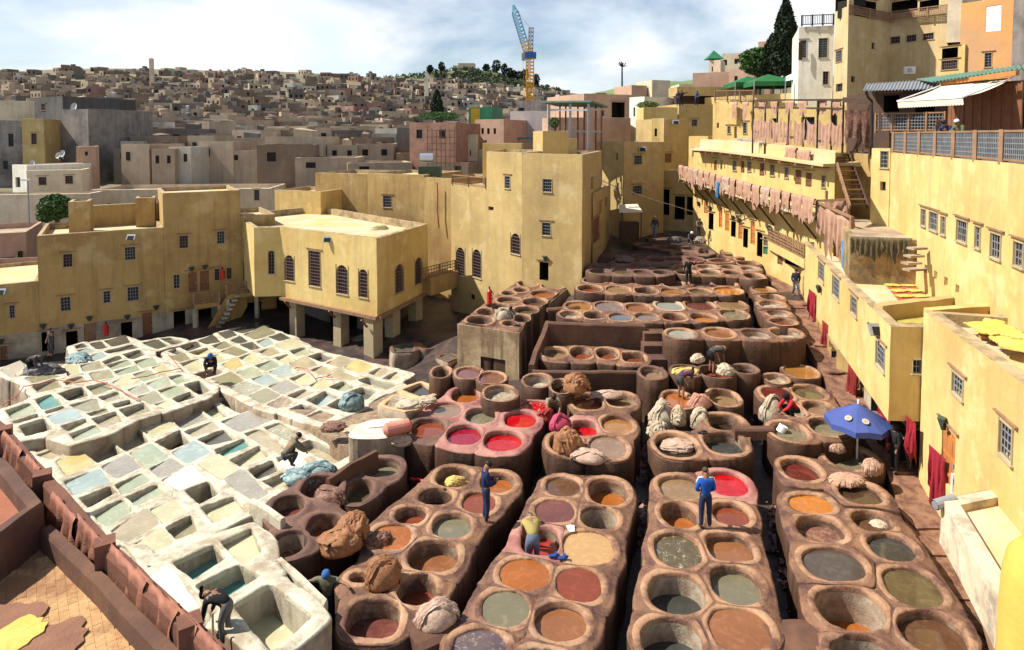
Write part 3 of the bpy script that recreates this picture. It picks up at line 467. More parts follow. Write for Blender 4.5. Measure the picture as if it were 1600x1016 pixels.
UL = [(15, 380, 165, 340, 215, 425, 90, 450, t_, .08), (190, 450, 340, 425, 480, 440, 260, 495, o_, .1), (510, 355, 600, 360, 630, 410, 530, 440, y_, .12), (630, 355, 770, 325, 815, 375, 660, 405, fo, .2), (700, 415, 850, 390, 900, 445, 740, 475, fo, .2),
 (840, 350, 1000, 310, 1050, 345, 880, 385, g_, .3), (895, 400, 1060, 357, 1100, 390, 925, 435, g_, .2), (1050, 325, 1190, 290, 1260, 345, 1110, 375, g_, .3), (1190, 372, 1280, 350, 1370, 400, 1265, 425, y_, .2), (1035, 422, 1170, 390, 1255, 440, 1115, 480, g_, .25),
 (880, 485, 1010, 435, 1110, 485, 960, 535, y_, .12), (1150, 495, 1290, 450, 1350, 500, 1205, 540, g_, .15), (1320, 445, 1420, 422, 1495, 470, 1380, 500, g_, .35), (1000, 545, 1120, 502, 1180, 550, 1080, 590, fo, .15), (1240, 552, 1390, 512, 1470, 555, 1320, 610, g_, .25),
 (1440, 505, 1560, 472, 1650, 545, 1560, 588, dk, .9), (1080, 600, 1210, 562, 1290, 620, 1170, 655, o_, .15), (1210, 662, 1310, 628, 1375, 655, 1290, 692, y_, .12), (1350, 612, 1480, 562, 1550, 597, 1390, 645, dk, .45), (700, 187, 790, 167, 850, 213, 760, 233, dk, .25),
 (820, 165, 970, 127, 1025, 173, 880, 208, dk, .2), (590, 202, 650, 178, 700, 205, 600, 225, dk, .3), (610, 235, 700, 217, 760, 240, 640, 265, bl, .2), (820, 243, 1030, 193, 1110, 213, 850, 262, dk, .4), (680, 288, 790, 253, 850, 282, 720, 325, bl, .2),
 (800, 325, 930, 277, 960, 300, 830, 347, dk, .25), (960, 268, 1090, 232, 1145, 265, 1030, 308, dk, .5), (250, 515, 440, 452, 500, 520, 300, 570, o_, .45), (500, 475, 640, 437, 690, 472, 530, 515, t_, .35), (680, 522, 840, 483, 880, 540, 740, 585, o_, .4),
 (460, 572, 640, 522, 700, 590, 540, 630, dk, .8), (770, 600, 920, 562, 980, 605, 840, 642, fo, .35), (540, 665, 750, 612, 790, 690, 680, 715, o_, .25), (280, 622, 400, 577, 490, 655, 340, 708, te, .4), (50, 705, 235, 647, 285, 710, 95, 770, g_, .4),
 (105, 792, 290, 732, 310, 755, 125, 810, t_, .35), (155, 827, 345, 767, 415, 850, 205, 905, dk, .9), (355, 712, 490, 672, 520, 685, 370, 733, o_, .25), (375, 752, 560, 703, 655, 755, 440, 820, bl, .08), (680, 730, 830, 692, 860, 715, 720, 750, o_, .2),
 (480, 830, 665, 768, 710, 805, 540, 865, y_, .4), (545, 890, 740, 822, 800, 870, 600, 940, g_, .3), (720, 770, 905, 713, 955, 790, 800, 840, t_, .5), (885, 655, 1010, 622, 1045, 650, 910, 685, dk, .4), (935, 700, 1115, 648, 1185, 705, 1000, 760, fo, .6),
 (1112, 178, 1230, 152, 1330, 193, 1225, 228, dk, .3), (1255, 147, 1340, 137, 1450, 168, 1345, 192, dk, .4)]
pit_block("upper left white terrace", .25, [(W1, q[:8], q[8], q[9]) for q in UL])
MM = [(W4, (1095, 230, 1270, 177, 1375, 235, 1190, 330), y_, .06), (W4, (870, 332, 1060, 240, 1175, 345, 975, 425), t_, .6), (W4, (640, 424, 840, 350, 965, 430, 760, 520), t_, .6), (W6, (25, 160, 235, 92, 330, 170, 120, 250), gr, .25), (W6, (265, 85, 355, 52, 480, 145, 385, 180), y_, .45),
 (W2, (600, 730, 710, 692, 860, 790, 770, 830), 'dark', 1.0), (W6, (130, 272, 370, 187, 430, 240, 210, 320), t_, .25), (W6, (435, 192, 700, 108, 830, 180, 575, 275), gr, .15), (W4, (1200, 352, 1410, 250, 1500, 350, 1330, 425), 'dark', .9), (W6, (250, 332, 450, 254, 540, 330, 340, 375), dk, .4),
 (W6, (50, 432, 220, 362, 350, 430, 160, 520), bl, .08), (W6, (375, 417, 600, 324, 670, 380, 430, 465), te, .4), (W6, (610, 292, 735, 254, 935, 385, 860, 440), t_, .35), (W6, (765, 242, 890, 204, 1110, 320, 1010, 365), fo, .35), (W6, (500, 492, 720, 384, 800, 460, 590, 550), y_, .5),
 (W6, (1020, 382, 1130, 338, 1445, 440, 1310, 520), t_, .7), (W6, (245, 528, 410, 460, 585, 570, 430, 650), y_, .06), (W6, (450, 647, 590, 578, 810, 750, 680, 820), gr, .08), (W6, (645, 572, 830, 494, 880, 570, 720, 640), dk, .5), (W6, (755, 657, 920, 594, 960, 650, 850, 715), y_, .5),
 (W6, (865, 475, 1010, 427, 1120, 500, 940, 560), wh, .3), (W4, (1275, 650, 1490, 554, 1590, 650, 1400, 730), wh, .06), (W4, (1170, 560, 1330, 484, 1450, 540, 1250, 640), gr, .12), (W6, (150, 732, 330, 658, 410, 750, 260, 835), 'dark', 1.0), (W6, (275, 862, 525, 778, 620, 870, 380, 980), y_, .4),
 (W4, (1010, 442, 1175, 374, 1330, 470, 1160, 560), g_, .1), (W4, (800, 545, 990, 464, 1100, 550, 910, 640), gr, .1), (W4, (440, 502, 640, 444, 740, 525, 520, 615), go, .08), (W4, (505, 660, 770, 574, 860, 660, 590, 760), bl, .15), (W4, (895, 685, 1115, 594, 1185, 650, 960, 760), g_, .2),
 (W4, (615, 790, 860, 694, 920, 740, 690, 870), dk, .7), (W4, (990, 780, 1220, 684, 1280, 745, 1070, 850), g_, .35), (W4, (715, 905, 950, 800, 1040, 885, 840, 1010), g_, .3), (W5, (575, 742, 840, 594, 935, 690, 690, 835), t_, .06), (W5, (880, 580, 1060, 519, 1160, 600, 975, 690), y_, .1),
 (W5, (1000, 717, 1190, 624, 1240, 740, 1080, 810), o_, .5), (W5, (725, 870, 955, 744, 1050, 840, 830, 960), y_, .06), (W4, (235, 382, 440, 324, 490, 360, 290, 430), t_, .3), (W4, (290, 452, 490, 388, 570, 415, 400, 485), t_, .15), (W5, (240, 540, 290, 520, 385, 655, 340, 665), bl, .4), (W5, (400, 692, 480, 700, 525, 770, 480, 790), bl, .2)]
pit_block("middle white terrace", -.2, MM)
NN_ = [(W7, (725, 165, 965, 60, 1050, 240, 900, 350), y_, .45), (W7, (355, 330, 660, 194, 760, 290, 520, 455), te, .8), (W7, (160, 462, 320, 378, 570, 660, 430, 710), wh, .1), (W7, (530, 505, 860, 348, 1040, 430, 690, 640), te, .8), (W7, (830, 665, 1110, 500, 1440, 740, 1120, 1015), y_, 1.1),
 (W5, (610, 860, 660, 850, 790, 1000, 740, 1010), gr, .3)]
pit_block("nearest white terrace", -.1, NN_, w=0.42, base=2.6)
BB = [(215, 345, 270, 320, 345, 350, 280, 372, dk, .4), (285, 302, 440, 264, 490, 300, 370, 348, dk, .4), (440, 262, 560, 224, 640, 270, 510, 295, dk, .15), (610, 202, 700, 185, 760, 215, 665, 248, dk, .15), (705, 177, 890, 133, 960, 150, 800, 205, dk, .12), (810, 212, 960, 164, 1055, 200, 900, 253, o_, .12),
 (700, 262, 770, 228, 850, 260, 775, 290, dk, .2), (900, 267, 1000, 238, 1060, 278, 960, 318, bl, .3), (1000, 232, 1090, 209, 1190, 240, 1080, 265, dk, .15), (770, 292, 870, 273, 960, 315, 860, 338, dk, .2), (1060, 290, 1200, 257, 1265, 300, 1130, 335, y_, .08), (385, 352, 520, 314, 555, 345, 450, 375, go, .5),
 (560, 300, 660, 264, 720, 298, 620, 335, o_, .3), (225, 387, 330, 362, 400, 400, 300, 430, o_, .12), (310, 440, 450, 404, 490, 470, 410, 505, y_, .4), (490, 395, 610, 367, 690, 400, 560, 438, y_, .3), (630, 345, 720, 314, 850, 345, 750, 383, o_, .15), (925, 350, 1020, 314, 1110, 350, 1000, 385, t_, .25),
 (770, 395, 870, 359, 970, 410, 850, 435, y_, .3), (1170, 340, 1280, 313, 1370, 350, 1220, 385, g_, .45), (1050, 395, 1150, 364, 1240, 410, 1120, 445, y_, .4), (640, 447, 740, 404, 810, 455, 720, 490, go, .12), (895, 455, 1030, 414, 1110, 450, 980, 500, g_, .3), (1160, 440, 1290, 399, 1390, 450, 1250, 495, t_, .1),
 (1310, 385, 1400, 354, 1515, 390, 1420, 430, dk, .8), (755, 510, 870, 474, 960, 520, 850, 555, g_, .12), (1010, 505, 1140, 459, 1195, 520, 1110, 545, bl, .08), (870, 560, 990, 524, 1085, 570, 960, 615, bl, .2), (560, 560, 700, 519, 810, 570, 690, 625, o_, .12), (1170, 555, 1290, 514, 1360, 575, 1260, 605, y_, .35),
 (1005, 620, 1130, 582, 1250, 620, 1110, 680, gr, .12), (700, 630, 810, 592, 950, 620, 830, 690, fo, .1), (850, 690, 980, 648, 1090, 690, 960, 755, o_, .08), (1150, 690, 1280, 639, 1365, 660, 1240, 720, t_, .35), (990, 760, 1110, 709, 1190, 740, 1070, 790, 'dry', .12)]
B3 = [(555, 187, 660, 144, 770, 175, 660, 220, t_, .1), (695, 217, 790, 178, 925, 215, 810, 265, go, .08), (885, 265, 965, 223, 1050, 240, 970, 295, t_, .3), (990, 305, 1090, 254, 1180, 275, 1080, 320, y_, .35), (430, 242, 520, 208, 620, 245, 530, 280, t_, .25), (555, 290, 645, 251, 815, 300, 760, 322, t_, .12),
 (800, 322, 880, 298, 1110, 350, 1010, 400, g_, .8), (420, 362, 520, 314, 600, 350, 520, 395, y_, .15), (575, 375, 680, 329, 780, 365, 690, 410, g_, .5), (405, 475, 540, 404, 655, 440, 500, 525, bl, .6), (680, 430, 830, 374, 950, 400, 860, 470, dk, .7), (260, 545, 360, 504, 490, 540, 390, 600, 'dark', .9),
 (400, 600, 510, 554, 630, 585, 520, 650, 'dark', .9), (560, 520, 660, 464, 800, 520, 690, 560, 'dark', .9)]
pit_block("upper right white terrace", .12, [(W2, q[:8], q[8], q[9]) for q in BB]+[(W3, q[:8], q[8], q[9]) for q in B3])
pit_block("tubs beside red vats", .9, [(W3, (1155, 395, 1290, 340, 1430, 400, 1300, 450), 'slate', .5), (W3, (1015, 510, 1085, 450, 1285, 500, 1190, 560), 'dry', .2)], mats=(LTO, LS, LI), w=0.3)
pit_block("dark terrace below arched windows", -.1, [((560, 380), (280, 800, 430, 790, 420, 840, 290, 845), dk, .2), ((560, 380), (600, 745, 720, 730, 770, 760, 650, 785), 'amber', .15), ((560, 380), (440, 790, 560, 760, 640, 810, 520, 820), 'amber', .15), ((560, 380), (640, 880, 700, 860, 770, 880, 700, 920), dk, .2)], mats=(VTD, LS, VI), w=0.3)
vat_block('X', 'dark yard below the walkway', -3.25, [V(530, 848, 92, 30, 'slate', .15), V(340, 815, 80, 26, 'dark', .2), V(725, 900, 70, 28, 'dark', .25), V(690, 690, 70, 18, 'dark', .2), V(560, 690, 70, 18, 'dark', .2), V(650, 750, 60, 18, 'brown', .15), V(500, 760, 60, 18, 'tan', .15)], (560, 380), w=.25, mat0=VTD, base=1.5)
# ================================================================== buildings
def plane_hit(px, py, a, b, off=0.0):
    """where the surveyed pixel meets the vertical wall through a and b; returns (u along a->b, z)"""
    d = ray(px, py); ax, ay = a; ex, ey = b[0]-a[0], b[1]-a[1]; Ln = math.hypot(ex, ey); ux, uy = ex/Ln, ey/Ln
    det = d.x*(-uy) - d.y*(-ux)
    t = (ax*(-uy) - ay*(-ux))/det
    hx, hy = d.x*t, d.y*t
    return ((hx-ax)*ux+(hy-ay)*uy, EYE+d.z*t)
def offset_poly(pts, d):
    n = len(pts); out = []
    for i in range(n):
        p0, p1, p2 = pts[i-1], pts[i], pts[(i+1) % n]
        e1 = Vector((p1[0]-p0[0], p1[1]-p0[1])).normalized(); e2 = Vector((p2[0]-p1[0], p2[1]-p1[1])).normalized()
        n1 = Vector((-e1.y, e1.x)); n2 = Vector((-e2.y, e2.x)); m = (n1+n2); k = max(0.35, 1+n1.dot(n2))
        out.append((p1[0]+m.x*d/k, p1[1]+m.y*d/k))
    return out
def ccw(pts):
    return sum(pts[i][0]*pts[(i+1) % len(pts)][1]-pts[(i+1) % len(pts)][0]*pts[i][1] for i in range(len(pts))) > 0
def grille(m, C, ux, n, w, h, nx, nzz, t=0.035, mi=0, arch=False):
    def at(u, z, o=0.0): return C + ux*u + Vector((0, 0, z)) + n*o
    for i in range(nx+1):
        u = -w/2+w*i/nx; top = h/2
        if arch: top = h/2-w/2+math.sqrt(max(0, (w/2)**2-u*u))
        m.bar(at(u, -h/2), at(u, top), t, t, mi)
    for j in range(nzz+1):
        z = -h/2+h*j/nzz; ww = w/2
        if arch and z > h/2-w/2: ww = math.sqrt(max(0, (w/2)**2-(z-h/2+w/2)**2))
        if ww > 0.03: m.bar(at(-ww, z, 0.01), at(ww, z, 0.01), t, t, mi)
DOORM = dict(d=WOD, o=WOR, g=GRN, t=WOL)
def openings_parts(parent, a, b, n, items, sub=True):
    ux = Vector((b[0]-a[0], b[1]-a[1], 0)).normalized(); nn_ = Vector((n[0], n[1], 0))
    for kind, u, z, w, h in items:
        C = Vector((a[0], a[1], 0))+ux*u+Vector((0, 0, z)); ins = C-nn_*0.2
        if kind in 'wmaA':
            f = MB(); fr = 0.032
            for s in (-1, 1): f.box(C+ux*s*(w/2+fr/2)+nn_*0.012, (fr, 0.05, h+2*fr), math.atan2(ux.y, ux.x))
            f.box(C+Vector((0, 0, -h/2-fr))+nn_*0.03, (w+0.16, 0.10, fr*1.4), math.atan2(ux.y, ux.x))
            if kind in 'wm': f.box(C+Vector((0, 0, h/2+fr/2))+nn_*0.012, (w+0.1, 0.05, fr), math.atan2(ux.y, ux.x))
            wo_ = f.build('window', SIL, parent)
            gmb = MB(); nx = max(2, round(w/0.19)); nzv = max(2, round(h/0.24)); grille(gmb, C-nn_*0.05, ux, nn_, w-0.03, h-0.03, nx, nzv, 0.028, arch=kind in 'aA')
            gmb.build('grille', GRM if kind in 'mA' else GRI, wo_)
            p = MB(); p.box(ins, (w+0.02, 0.03, h+0.02), math.atan2(ux.y, ux.x)); p.build('pane', GLS, wo_)
        elif kind in 'dogt':
            p = MB(); k = max(3, round(w/0.22)); rz = math.atan2(ux.y, ux.x)
            for i in range(k): p.box(C+ux*(-w/2+(i+0.5)*w/k)-nn_*(0.10+0.006*(i % 2)), (w/k-0.012, 0.05, h), rz)
            for zz in (-0.33, 0.0, 0.36): p.box(C+Vector((0, 0, zz*h))-nn_*0.055, (w*0.96, 0.03, 0.09), rz)
            do = p.build('door', DOORM[kind], parent)
            q = MB(); q.box(C+ux*w*0.36+Vector((0, 0, -0.05*h))-nn_*0.03, (0.04, 0.06, 0.14), rz); q.build('handle', MTL, do)
        elif kind == 'r':
            p = MB(); p.box(ins, (w+0.02, 0.03, h+0.02), math.atan2(ux.y, ux.x)); p.build('window', GLS, parent)
        elif kind == 's':   # shutter window
            p = MB(); rz = math.atan2(ux.y, ux.x)
            for i in range(9): p.box(C+Vector((0, 0, -h/2+(i+.5)*h/9))-nn_*0.05, (w, 0.04, h/9-0.02), rz)
            p.build('shutter', WHT, parent)
def building(label, pts, z0, z1, m=None, cat='building', parapet=0.5, roof=None, thick=0.24, ops=(), lint=True, band=None, name='house', group=None, jitter=0.022, lamps=(), noroof=False, step=1.3, coping=None):
    """pts: plan; ops: (edge, kind, px, py, w, h) in survey pixels; lamps: (edge, px, py)"""
    m = m or YW; flip = not ccw(pts)
    n = len(pts)
    if flip: pts = [pts[0]]+pts[1:][::-1]; emap = {e: (n-1-e) for e in range(n)}
    else: emap = {e: e for e in range(n)}
    cx = sum(p[0] for p in pts)/n; cy = sum(p[1] for p in pts)/n
    root = empty(name, (cx, cy, z0), 0, label, cat, group)
    inner = offset_poly(pts, thick)
    M_ = MB(); zr = z1-parapet
    byedge = {}
    for e, kind, px, py, w, h in ops: byedge.setdefault(emap[e], []).append((kind, px, py, w, h))
    allop = []
    for i in range(n):
        a, b = pts[i], pts[(i+1) % n]; Ln = math.hypot(b[0]-a[0], b[1]-a[1])
        if Ln < 0.01: continue
        ux, uy = (b[0]-a[0])/Ln, (b[1]-a[1])/Ln; nrm = (uy, -ux)
        hs = []
        for kind, px, py, w, h in byedge.get(i, []):
            u0, zt = plane_hit(px-w/2, py-h/2, a, b); u1, zb = plane_hit(px+w/2, py+h/2, a, b)
            uc, zc = plane_hit(px, py, a, b)
            ww = min(abs(u1-u0), 3.2); _, zt = plane_hit(px, py-h/2, a, b); _, zb = plane_hit(px, py+h/2, a, b); hh = min(abs(zt-zb), 5.0)
            uc = min(max(uc, ww/2+0.08), Ln-ww/2-0.08) if Ln > ww+0.2 else Ln/2
            zc = min(max(zc, z0+hh/2+0.02), z1-hh/2-0.15)
            hs.append((kind, uc, zc, ww, hh))
        us = {0.0, Ln}; zs = {z0, z1, zr}
        for k_, u, z, w, h in hs: us |= {u-w/2, u+w/2}; zs |= {z-h/2, z+h/2}
        if band: zs.add(band[0])
        us = sorted(us); zs = sorted(v for v in zs if z0 <= v <= z1)
        def fill(L_):
            out = [L_[0]]
            for v in L_[1:]:
                g0 = out[-1]
                if v-g0 < 1e-4: continue
                k = int((v-g0)//step)
                for q in range(k): out.append(g0+(v-g0)*(q+1)/(k+1))
                out.append(v)
            return out
        us = fill(us); zs = fill(zs)
        idx = {}; base = len(M_.v)
        for iu, u in enumerate(us):
            for iz, z in enumerate(zs):
                p = jit((a[0]+ux*u, a[1]+uy*u, z), jitter, 0.9); idx[iu, iz] = base+len(idx); M_.v.append(tuple(p))
        for iu in range(len(us)-1):
            for iz in range(len(zs)-1):
                uc = (us[iu]+us[iu+1])/2; zc = (zs[iz]+zs[iz+1])/2
                if any(abs(uc-u) < w/2 and abs(zc-z) < h/2 for k_, u, z, w, h in hs): continue
                M_.f.append((idx[iu, iz], idx[iu+1, iz], idx[iu+1, iz+1], idx[iu, iz+1])); M_.m.append(1 if (band and zc < band[0]) else 0)
        # reveals
        for kind, u, z, w, h in hs:
            dp = 0.22 if kind != 'k' else 1.6
            def pt(du, dz, ins): return (a[0]+ux*(u+du)-nrm[0]*ins, a[1]+uy*(u+du)-nrm[1]*ins, z+dz)
            c4 = [(-w/2, -h/2), (w/2, -h/2), (w/2, h/2), (-w/2, h/2)]
            for q in range(4):
                (x1, y1), (x2, y2) = c4[q], c4[(q+1) % 4]
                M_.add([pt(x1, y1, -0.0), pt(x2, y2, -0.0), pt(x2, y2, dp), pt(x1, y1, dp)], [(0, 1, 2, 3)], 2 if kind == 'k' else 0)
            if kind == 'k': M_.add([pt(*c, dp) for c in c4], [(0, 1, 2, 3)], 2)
            if kind in 'aA':
                r = w/2; N_ = 6
                for s in (-1, 1):
                    arc = [(s*r*math.cos(t*math.pi/2/N_), h/2-r+r*math.sin(t*math.pi/2/N_)) for t in range(N_+1)]
                    V_ = [pt(s*r, h/2, 0)]+[pt(x, y, 0) for x, y in arc]+[pt(x, y, 0.2) for x, y in arc]
                    M_.add(V_, [(0, 1+t, 2+t) for t in range(N_)]+[(1+t, 2+t, 3+N_+t, 2+N_+t) for t in range(N_)], 0)
        allop.append((a, b, nrm, hs))
        # coping and inner parapet face
        ia, ib = inner[i], inner[(i+1) % n]; k = max(1, int(Ln/1.2))
        for q in range(k):
            t0, t1 = q/k, (q+1)/k
            o0 = jit((a[0]+(b[0]-a[0])*t0, a[1]+(b[1]-a[1])*t0, z1), jitter, 0.9); o1 = jit((a[0]+(b[0]-a[0])*t1, a[1]+(b[1]-a[1])*t1, z1), jitter, 0.9)
            i0 = Vector((ia[0]+(ib[0]-ia[0])*t0, ia[1]+(ib[1]-ia[1])*t0, z1+0.02)); i1 = Vector((ia[0]+(ib[0]-ia[0])*t1, ia[1]+(ib[1]-ia[1])*t1, z1+0.02))
            M_.add([o0, o1, i1, i0, (i1.x, i1.y, zr-0.05), (i0.x, i0.y, zr-0.05)], [(0, 1, 2, 3), (3, 2, 4, 5)], 3)
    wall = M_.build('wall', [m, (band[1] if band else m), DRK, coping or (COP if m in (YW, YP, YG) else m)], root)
    if not noroof:
        R_ = MB(); R_.add([(p[0], p[1], zr) for p in inner], [tuple(range(n))]); R_.build('roof', roof or RFS, root)
    for a, b, nrm, hs in allop:
        openings_parts(root, a, b, nrm, hs)
        if lint:
            ux = Vector((b[0]-a[0], b[1]-a[1], 0)).normalized()
            for k_, u, z, w, h in hs:
                if k_ in 'wmdokg' and random.random() < 0.8:
                    q = MB(); c = Vector((a[0], a[1], 0))+ux*u+Vector((nrm[0]*0.04, nrm[1]*0.04, z+h/2+0.16)); q.box(c, (w+0.5, 0.08, 0.05), math.atan2(ux.y, ux.x)); q.build('lintel', WOL, root)
    for e, px, py in lamps:
        i = emap[e]; a, b = pts[i], pts[(i+1) % n]; u, z = plane_hit(px, py, a, b); Ln = math.hypot(b[0]-a[0], b[1]-a[1]); u = min(max(u, 0.2), Ln-0.2)
        ux = Vector((b[0]-a[0], b[1]-a[1], 0)).normalized(); nv = Vector((ux.y, -ux.x, 0)); c = Vector((a[0], a[1], 0))+ux*u+Vector((0, 0, z))+nv*0.16
        q = MB(); q.add([c+ux*-.22+Vector((0, 0, .16)), c+ux*.22+Vector((0, 0, .16)), c+ux*.12+Vector((0, 0, -.08)), c+Vector((0, 0, -.24)), c-ux*.12+Vector((0, 0, -.08)), c-nv*.14+Vector((0, 0, .16)), c-nv*.14+Vector((0, 0, -.24)), c+nv*.12+Vector((0, 0, .12))],
            [(0, 4, 7), (4, 3, 7), (3, 2, 7), (2, 1, 7), (1, 0, 7), (0, 5, 6, 3, 4), (1, 2, 3, 6, 5), (0, 1, 5)]); q.build('wall_lamp', LMP, root)
    return root
def front(px0, d0, px1, d1, depth, shear=0.0):
    a = ((px0-800)/1000*d0, d0); b = ((px1-800)/1000*d1, d1); e = Vector((b[0]-a[0], b[1]-a[1])).normalized(); n = Vector((-e.y, e.x))
    if n.y < 0: n = -n
    return [a, b, (b[0]+n.x*depth+e.x*shear, b[1]+n.y*depth+e.y*shear), (a[0]+n.x*depth+e.x*shear, a[1]+n.y*depth+e.y*shear)]
def ztop(py, d): return EYE-(py-HOR)/1000*d
def lb(px, t0=(-34.8, 43.5), dr=(8.3, 5.2)):
    k = (px-800)/1000; t = (k*t0[1]-t0[0])/(dr[0]-k*dr[1]); return (t0[0]+dr[0]*t, t0[1]+dr[1]*t)
def back(p, q, dep):
    e = Vector((q[0]-p[0], q[1]-p[1])).normalized(); n = Vector((-e.y, e.x)); n = n if n.y > 0 else -n
    return [(q[0]+n.x*dep, q[1]+n.y*dep), (p[0]+n.x*dep, p[1]+n.y*dep)]
# --- long shaded house on the left
a, b = lb(-160), lb(53)
building('low end of the long yellow house, roof below the tall part, left edge', [a, b]+back(a, b, 9), -4.3, 1.2, YW, parapet=.25, roof=RFW, band=(-2.3, GRS), ops=[(0, 'w', 19, 487, 9, 20), (0, 'd', 6, 554, 12, 26)], lamps=[(0, 2, 533)])
a, b = lb(53.2), lb(252)
building('long shaded yellow house with six small barred windows behind the white pits', [a, b]+back(a, b, 7.5), -4.3, 4.4, YW, parapet=.5, roof=RFW, band=(-2.2, GRS),
    ops=[(0, 'm', 106, 407, 15, 20), (0, 'w', 203.5, 396, 17, 20), (0, 'w', 102.5, 475, 16, 21), (0, 'w', 167, 464, 11, 18), (0, 'w', 208, 459, 18, 21), (0, 'k', 57, 536, 21, 30), (0, 'k', 112.5, 530, 19, 25), (0, 't', 140.5, 519, 19, 28), (0, 'k', 198, 517, 18, 27), (0, 'd', 230.5, 508, 16, 38)],
    lamps=[(0, 54, 511), (0, 111, 509), (0, 140, 497), (0, 199, 495), (0, 244, 480)])
a, b = lb(252.3), lb(374)
building('tallest part of the left yellow house above the stair landing', [a, b]+back(a, b, 6), -4.3, 7.0, YW, parapet=.3, roof=RFW, band=(-2.2, GRS),
    ops=[(0, 'm', 287, 378, 14, 19), (0, 'w', 345, 371, 12, 19), (0, 'w', 276, 440, 10, 21), (0, 'd', 301, 441, 14, 31), (0, 'd', 319.5, 439, 14, 31), (0, 'm', 339, 429, 8, 18), (0, 'm', 358, 427, 8, 17), (0, 'k', 280.5, 503, 19, 34), (0, 'k', 318, 500, 26, 34), (0, 'k', 365, 495, 22, 36)],
    lamps=[(0, 299, 420), (0, 320, 417)])
a, b = lb(374.3), lb(428)
building('narrow set back yellow wall between tall part and arched window house', [a, b]+back(a, b, 6), -4.3, 4.9, YW, parapet=.4, roof=RFW, ops=[(0, 'w', 386, 386, 9, 17), (0, 'd', 386, 423, 14, 30), (0, 'k', 395, 492, 28, 38)])
# chimneys / boxes and low walls on its roof
def box_tower(label, px0, px1, d, y0, zb, depth=1.6, m=YW, cat='roof tower', par=.25):
    return building(label, front(px0, d, px1, d+.6, depth), zb, ztop(y0, d), m, cat=cat, parapet=par, name='roof_tower', lint=False, roof=RFW)
box_tower('tall square yellow roof tower beside the round green tree', 104, 137, 48, 316, 3.95, 2.2)
box_tower('square yellow roof tower next to the tallest part of house', 209, 240, 52, 310, 3.95, 1.6)
a, b = lb(60), lb(250)
pa = (a[0]-2.6, a[1]+6.6); pb = (b[0]-2.6, b[1]+6.8)
building('long low yellow wall behind the roof between two roof towers', [pa, pb]+back(pa, pb, .5), 3.6, ztop(318, 54), YW, cat='wall', parapet=.05, name='roof_wall')
# --- house with arched windows on piers
C0 = (-9.07, 42.6); C1 = (-17.5, 48.0); C2 = (-19.4, 47.8); C3 = (-6.6, 49.8); C4 = (-19, 62.5); C5 = (-24.5, 56)
building('yellow house on piers with arched barred windows and white roof', [C1, C0, C3, C4, C5, C2], -0.75, 4.5, YP, parapet=.55, roof=RFW, thick=.35,
    ops=[(0, 'A', 452, 419, 16, 40), (0, 'm', 491.5, 420, 19, 55), (0, 'A', 534.5, 437, 19, 45), (0, 'A', 567.5, 443, 15, 44), (1, 'A', 624, 435, 14, 44), (1, 'A', 654, 423, 12, 41), (5, 'A', 424, 410, 10, 36)])
pz0 = -4.3
def pier(p, label, s=.78, z1=-0.77, m=YW, h2=None):
    r = empty('pier', (p[0], p[1], pz0), 0, label, 'pier', 'piers carrying the yellow house')
    q = MB(); rz = math.atan2(C0[1]-C1[1], C0[0]-C1[0]); q.box((p[0], p[1], (pz0-1+z1)/2), (s, s, z1-pz0+1), rz); q.build('shaft', SIL, r)
    q = MB(); q.box((p[0], p[1], z1-0.12), (s+.12, s+.12, .2), rz); q.bar((p[0]-.3, p[1]-.5, z1-.8), (p[0]-.6, p[1]-.9, z1-.2), .12); q.build('bracket', WOD, r); return r
def lerp2(a, b, t): return (a[0]+(b[0]-a[0])*t, a[1]+(b[1]-a[1])*t)
def inset(p, dx=.3, dy=.7): return (p[0]+dx, p[1]+dy)
pier(inset(C0, -.45, .75), 'corner pier under the arched window house nearest the dye vats', .9)
pier(inset(lerp2(C0, C1, .42)), 'middle front pier under the arched window house')
pier(inset(lerp2(C0, C1, .90)), 'left front pier under the arched window house')
pier(inset(lerp2(C0, C3, .45), -.7, 0), 'first side pier right of the corner pier')
pier(inset(lerp2(C0, C3, .92), -.7, 0), 'second side pier by the walkway with railing')
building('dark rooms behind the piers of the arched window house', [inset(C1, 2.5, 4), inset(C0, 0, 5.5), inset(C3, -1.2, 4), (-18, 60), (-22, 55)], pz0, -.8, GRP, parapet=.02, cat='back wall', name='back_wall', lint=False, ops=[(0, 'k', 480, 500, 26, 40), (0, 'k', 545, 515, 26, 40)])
# beam along the overhang
q = MB(); q.bar((C1[0], C1[1]-.1, -.86), (C0[0], C0[1]-.1, -.86), .3, .22); q.bar((C0[0]+.1, C0[1], -.86), (C3[0]+.1, C3[1], -.86), .3, .22); tag(q.build('beam', WOL), 'weathered timber beam under the arched window house wall', 'beam')
# roof details
for lab, px, py, col in (('heap of pale yellow hides on the arched window house roof', 590, 358, HWH), ('grey white heap of rags by the roof back wall', 595, 348, HWH)):
    pass
# walkway from house to middle building
wa, wb = (C3[0]-.2, C3[1]-1.5), (-4.6, 51.6)
q = MB(); q.box(((wa[0]+wb[0])/2, (wa[1]+wb[1])/2+.6, -0.2), (math.hypot(wb[0]-wa[0], wb[1]-wa[1]), 1.4, 1.3), math.atan2(wb[1]-wa[1], wb[0]-wa[0])); r = tag(q.build('walkway', YW), 'short yellow walkway between arched window house and middle house', 'walkway')
q = MB()
for i in range(13):
    t = i/12; p = (wa[0]+(wb[0]-wa[0])*t, wa[1]+(wb[1]-wa[1])*t); q.bar((p[0], p[1], .45), (p[0], p[1], 1.3), .05 if i % 6 else .16)
for zz in (.55, .8, 1.05, 1.3): q.bar((wa[0], wa[1], zz), (wb[0], wb[1], zz), .06)
q.build('railing', WOL, r)
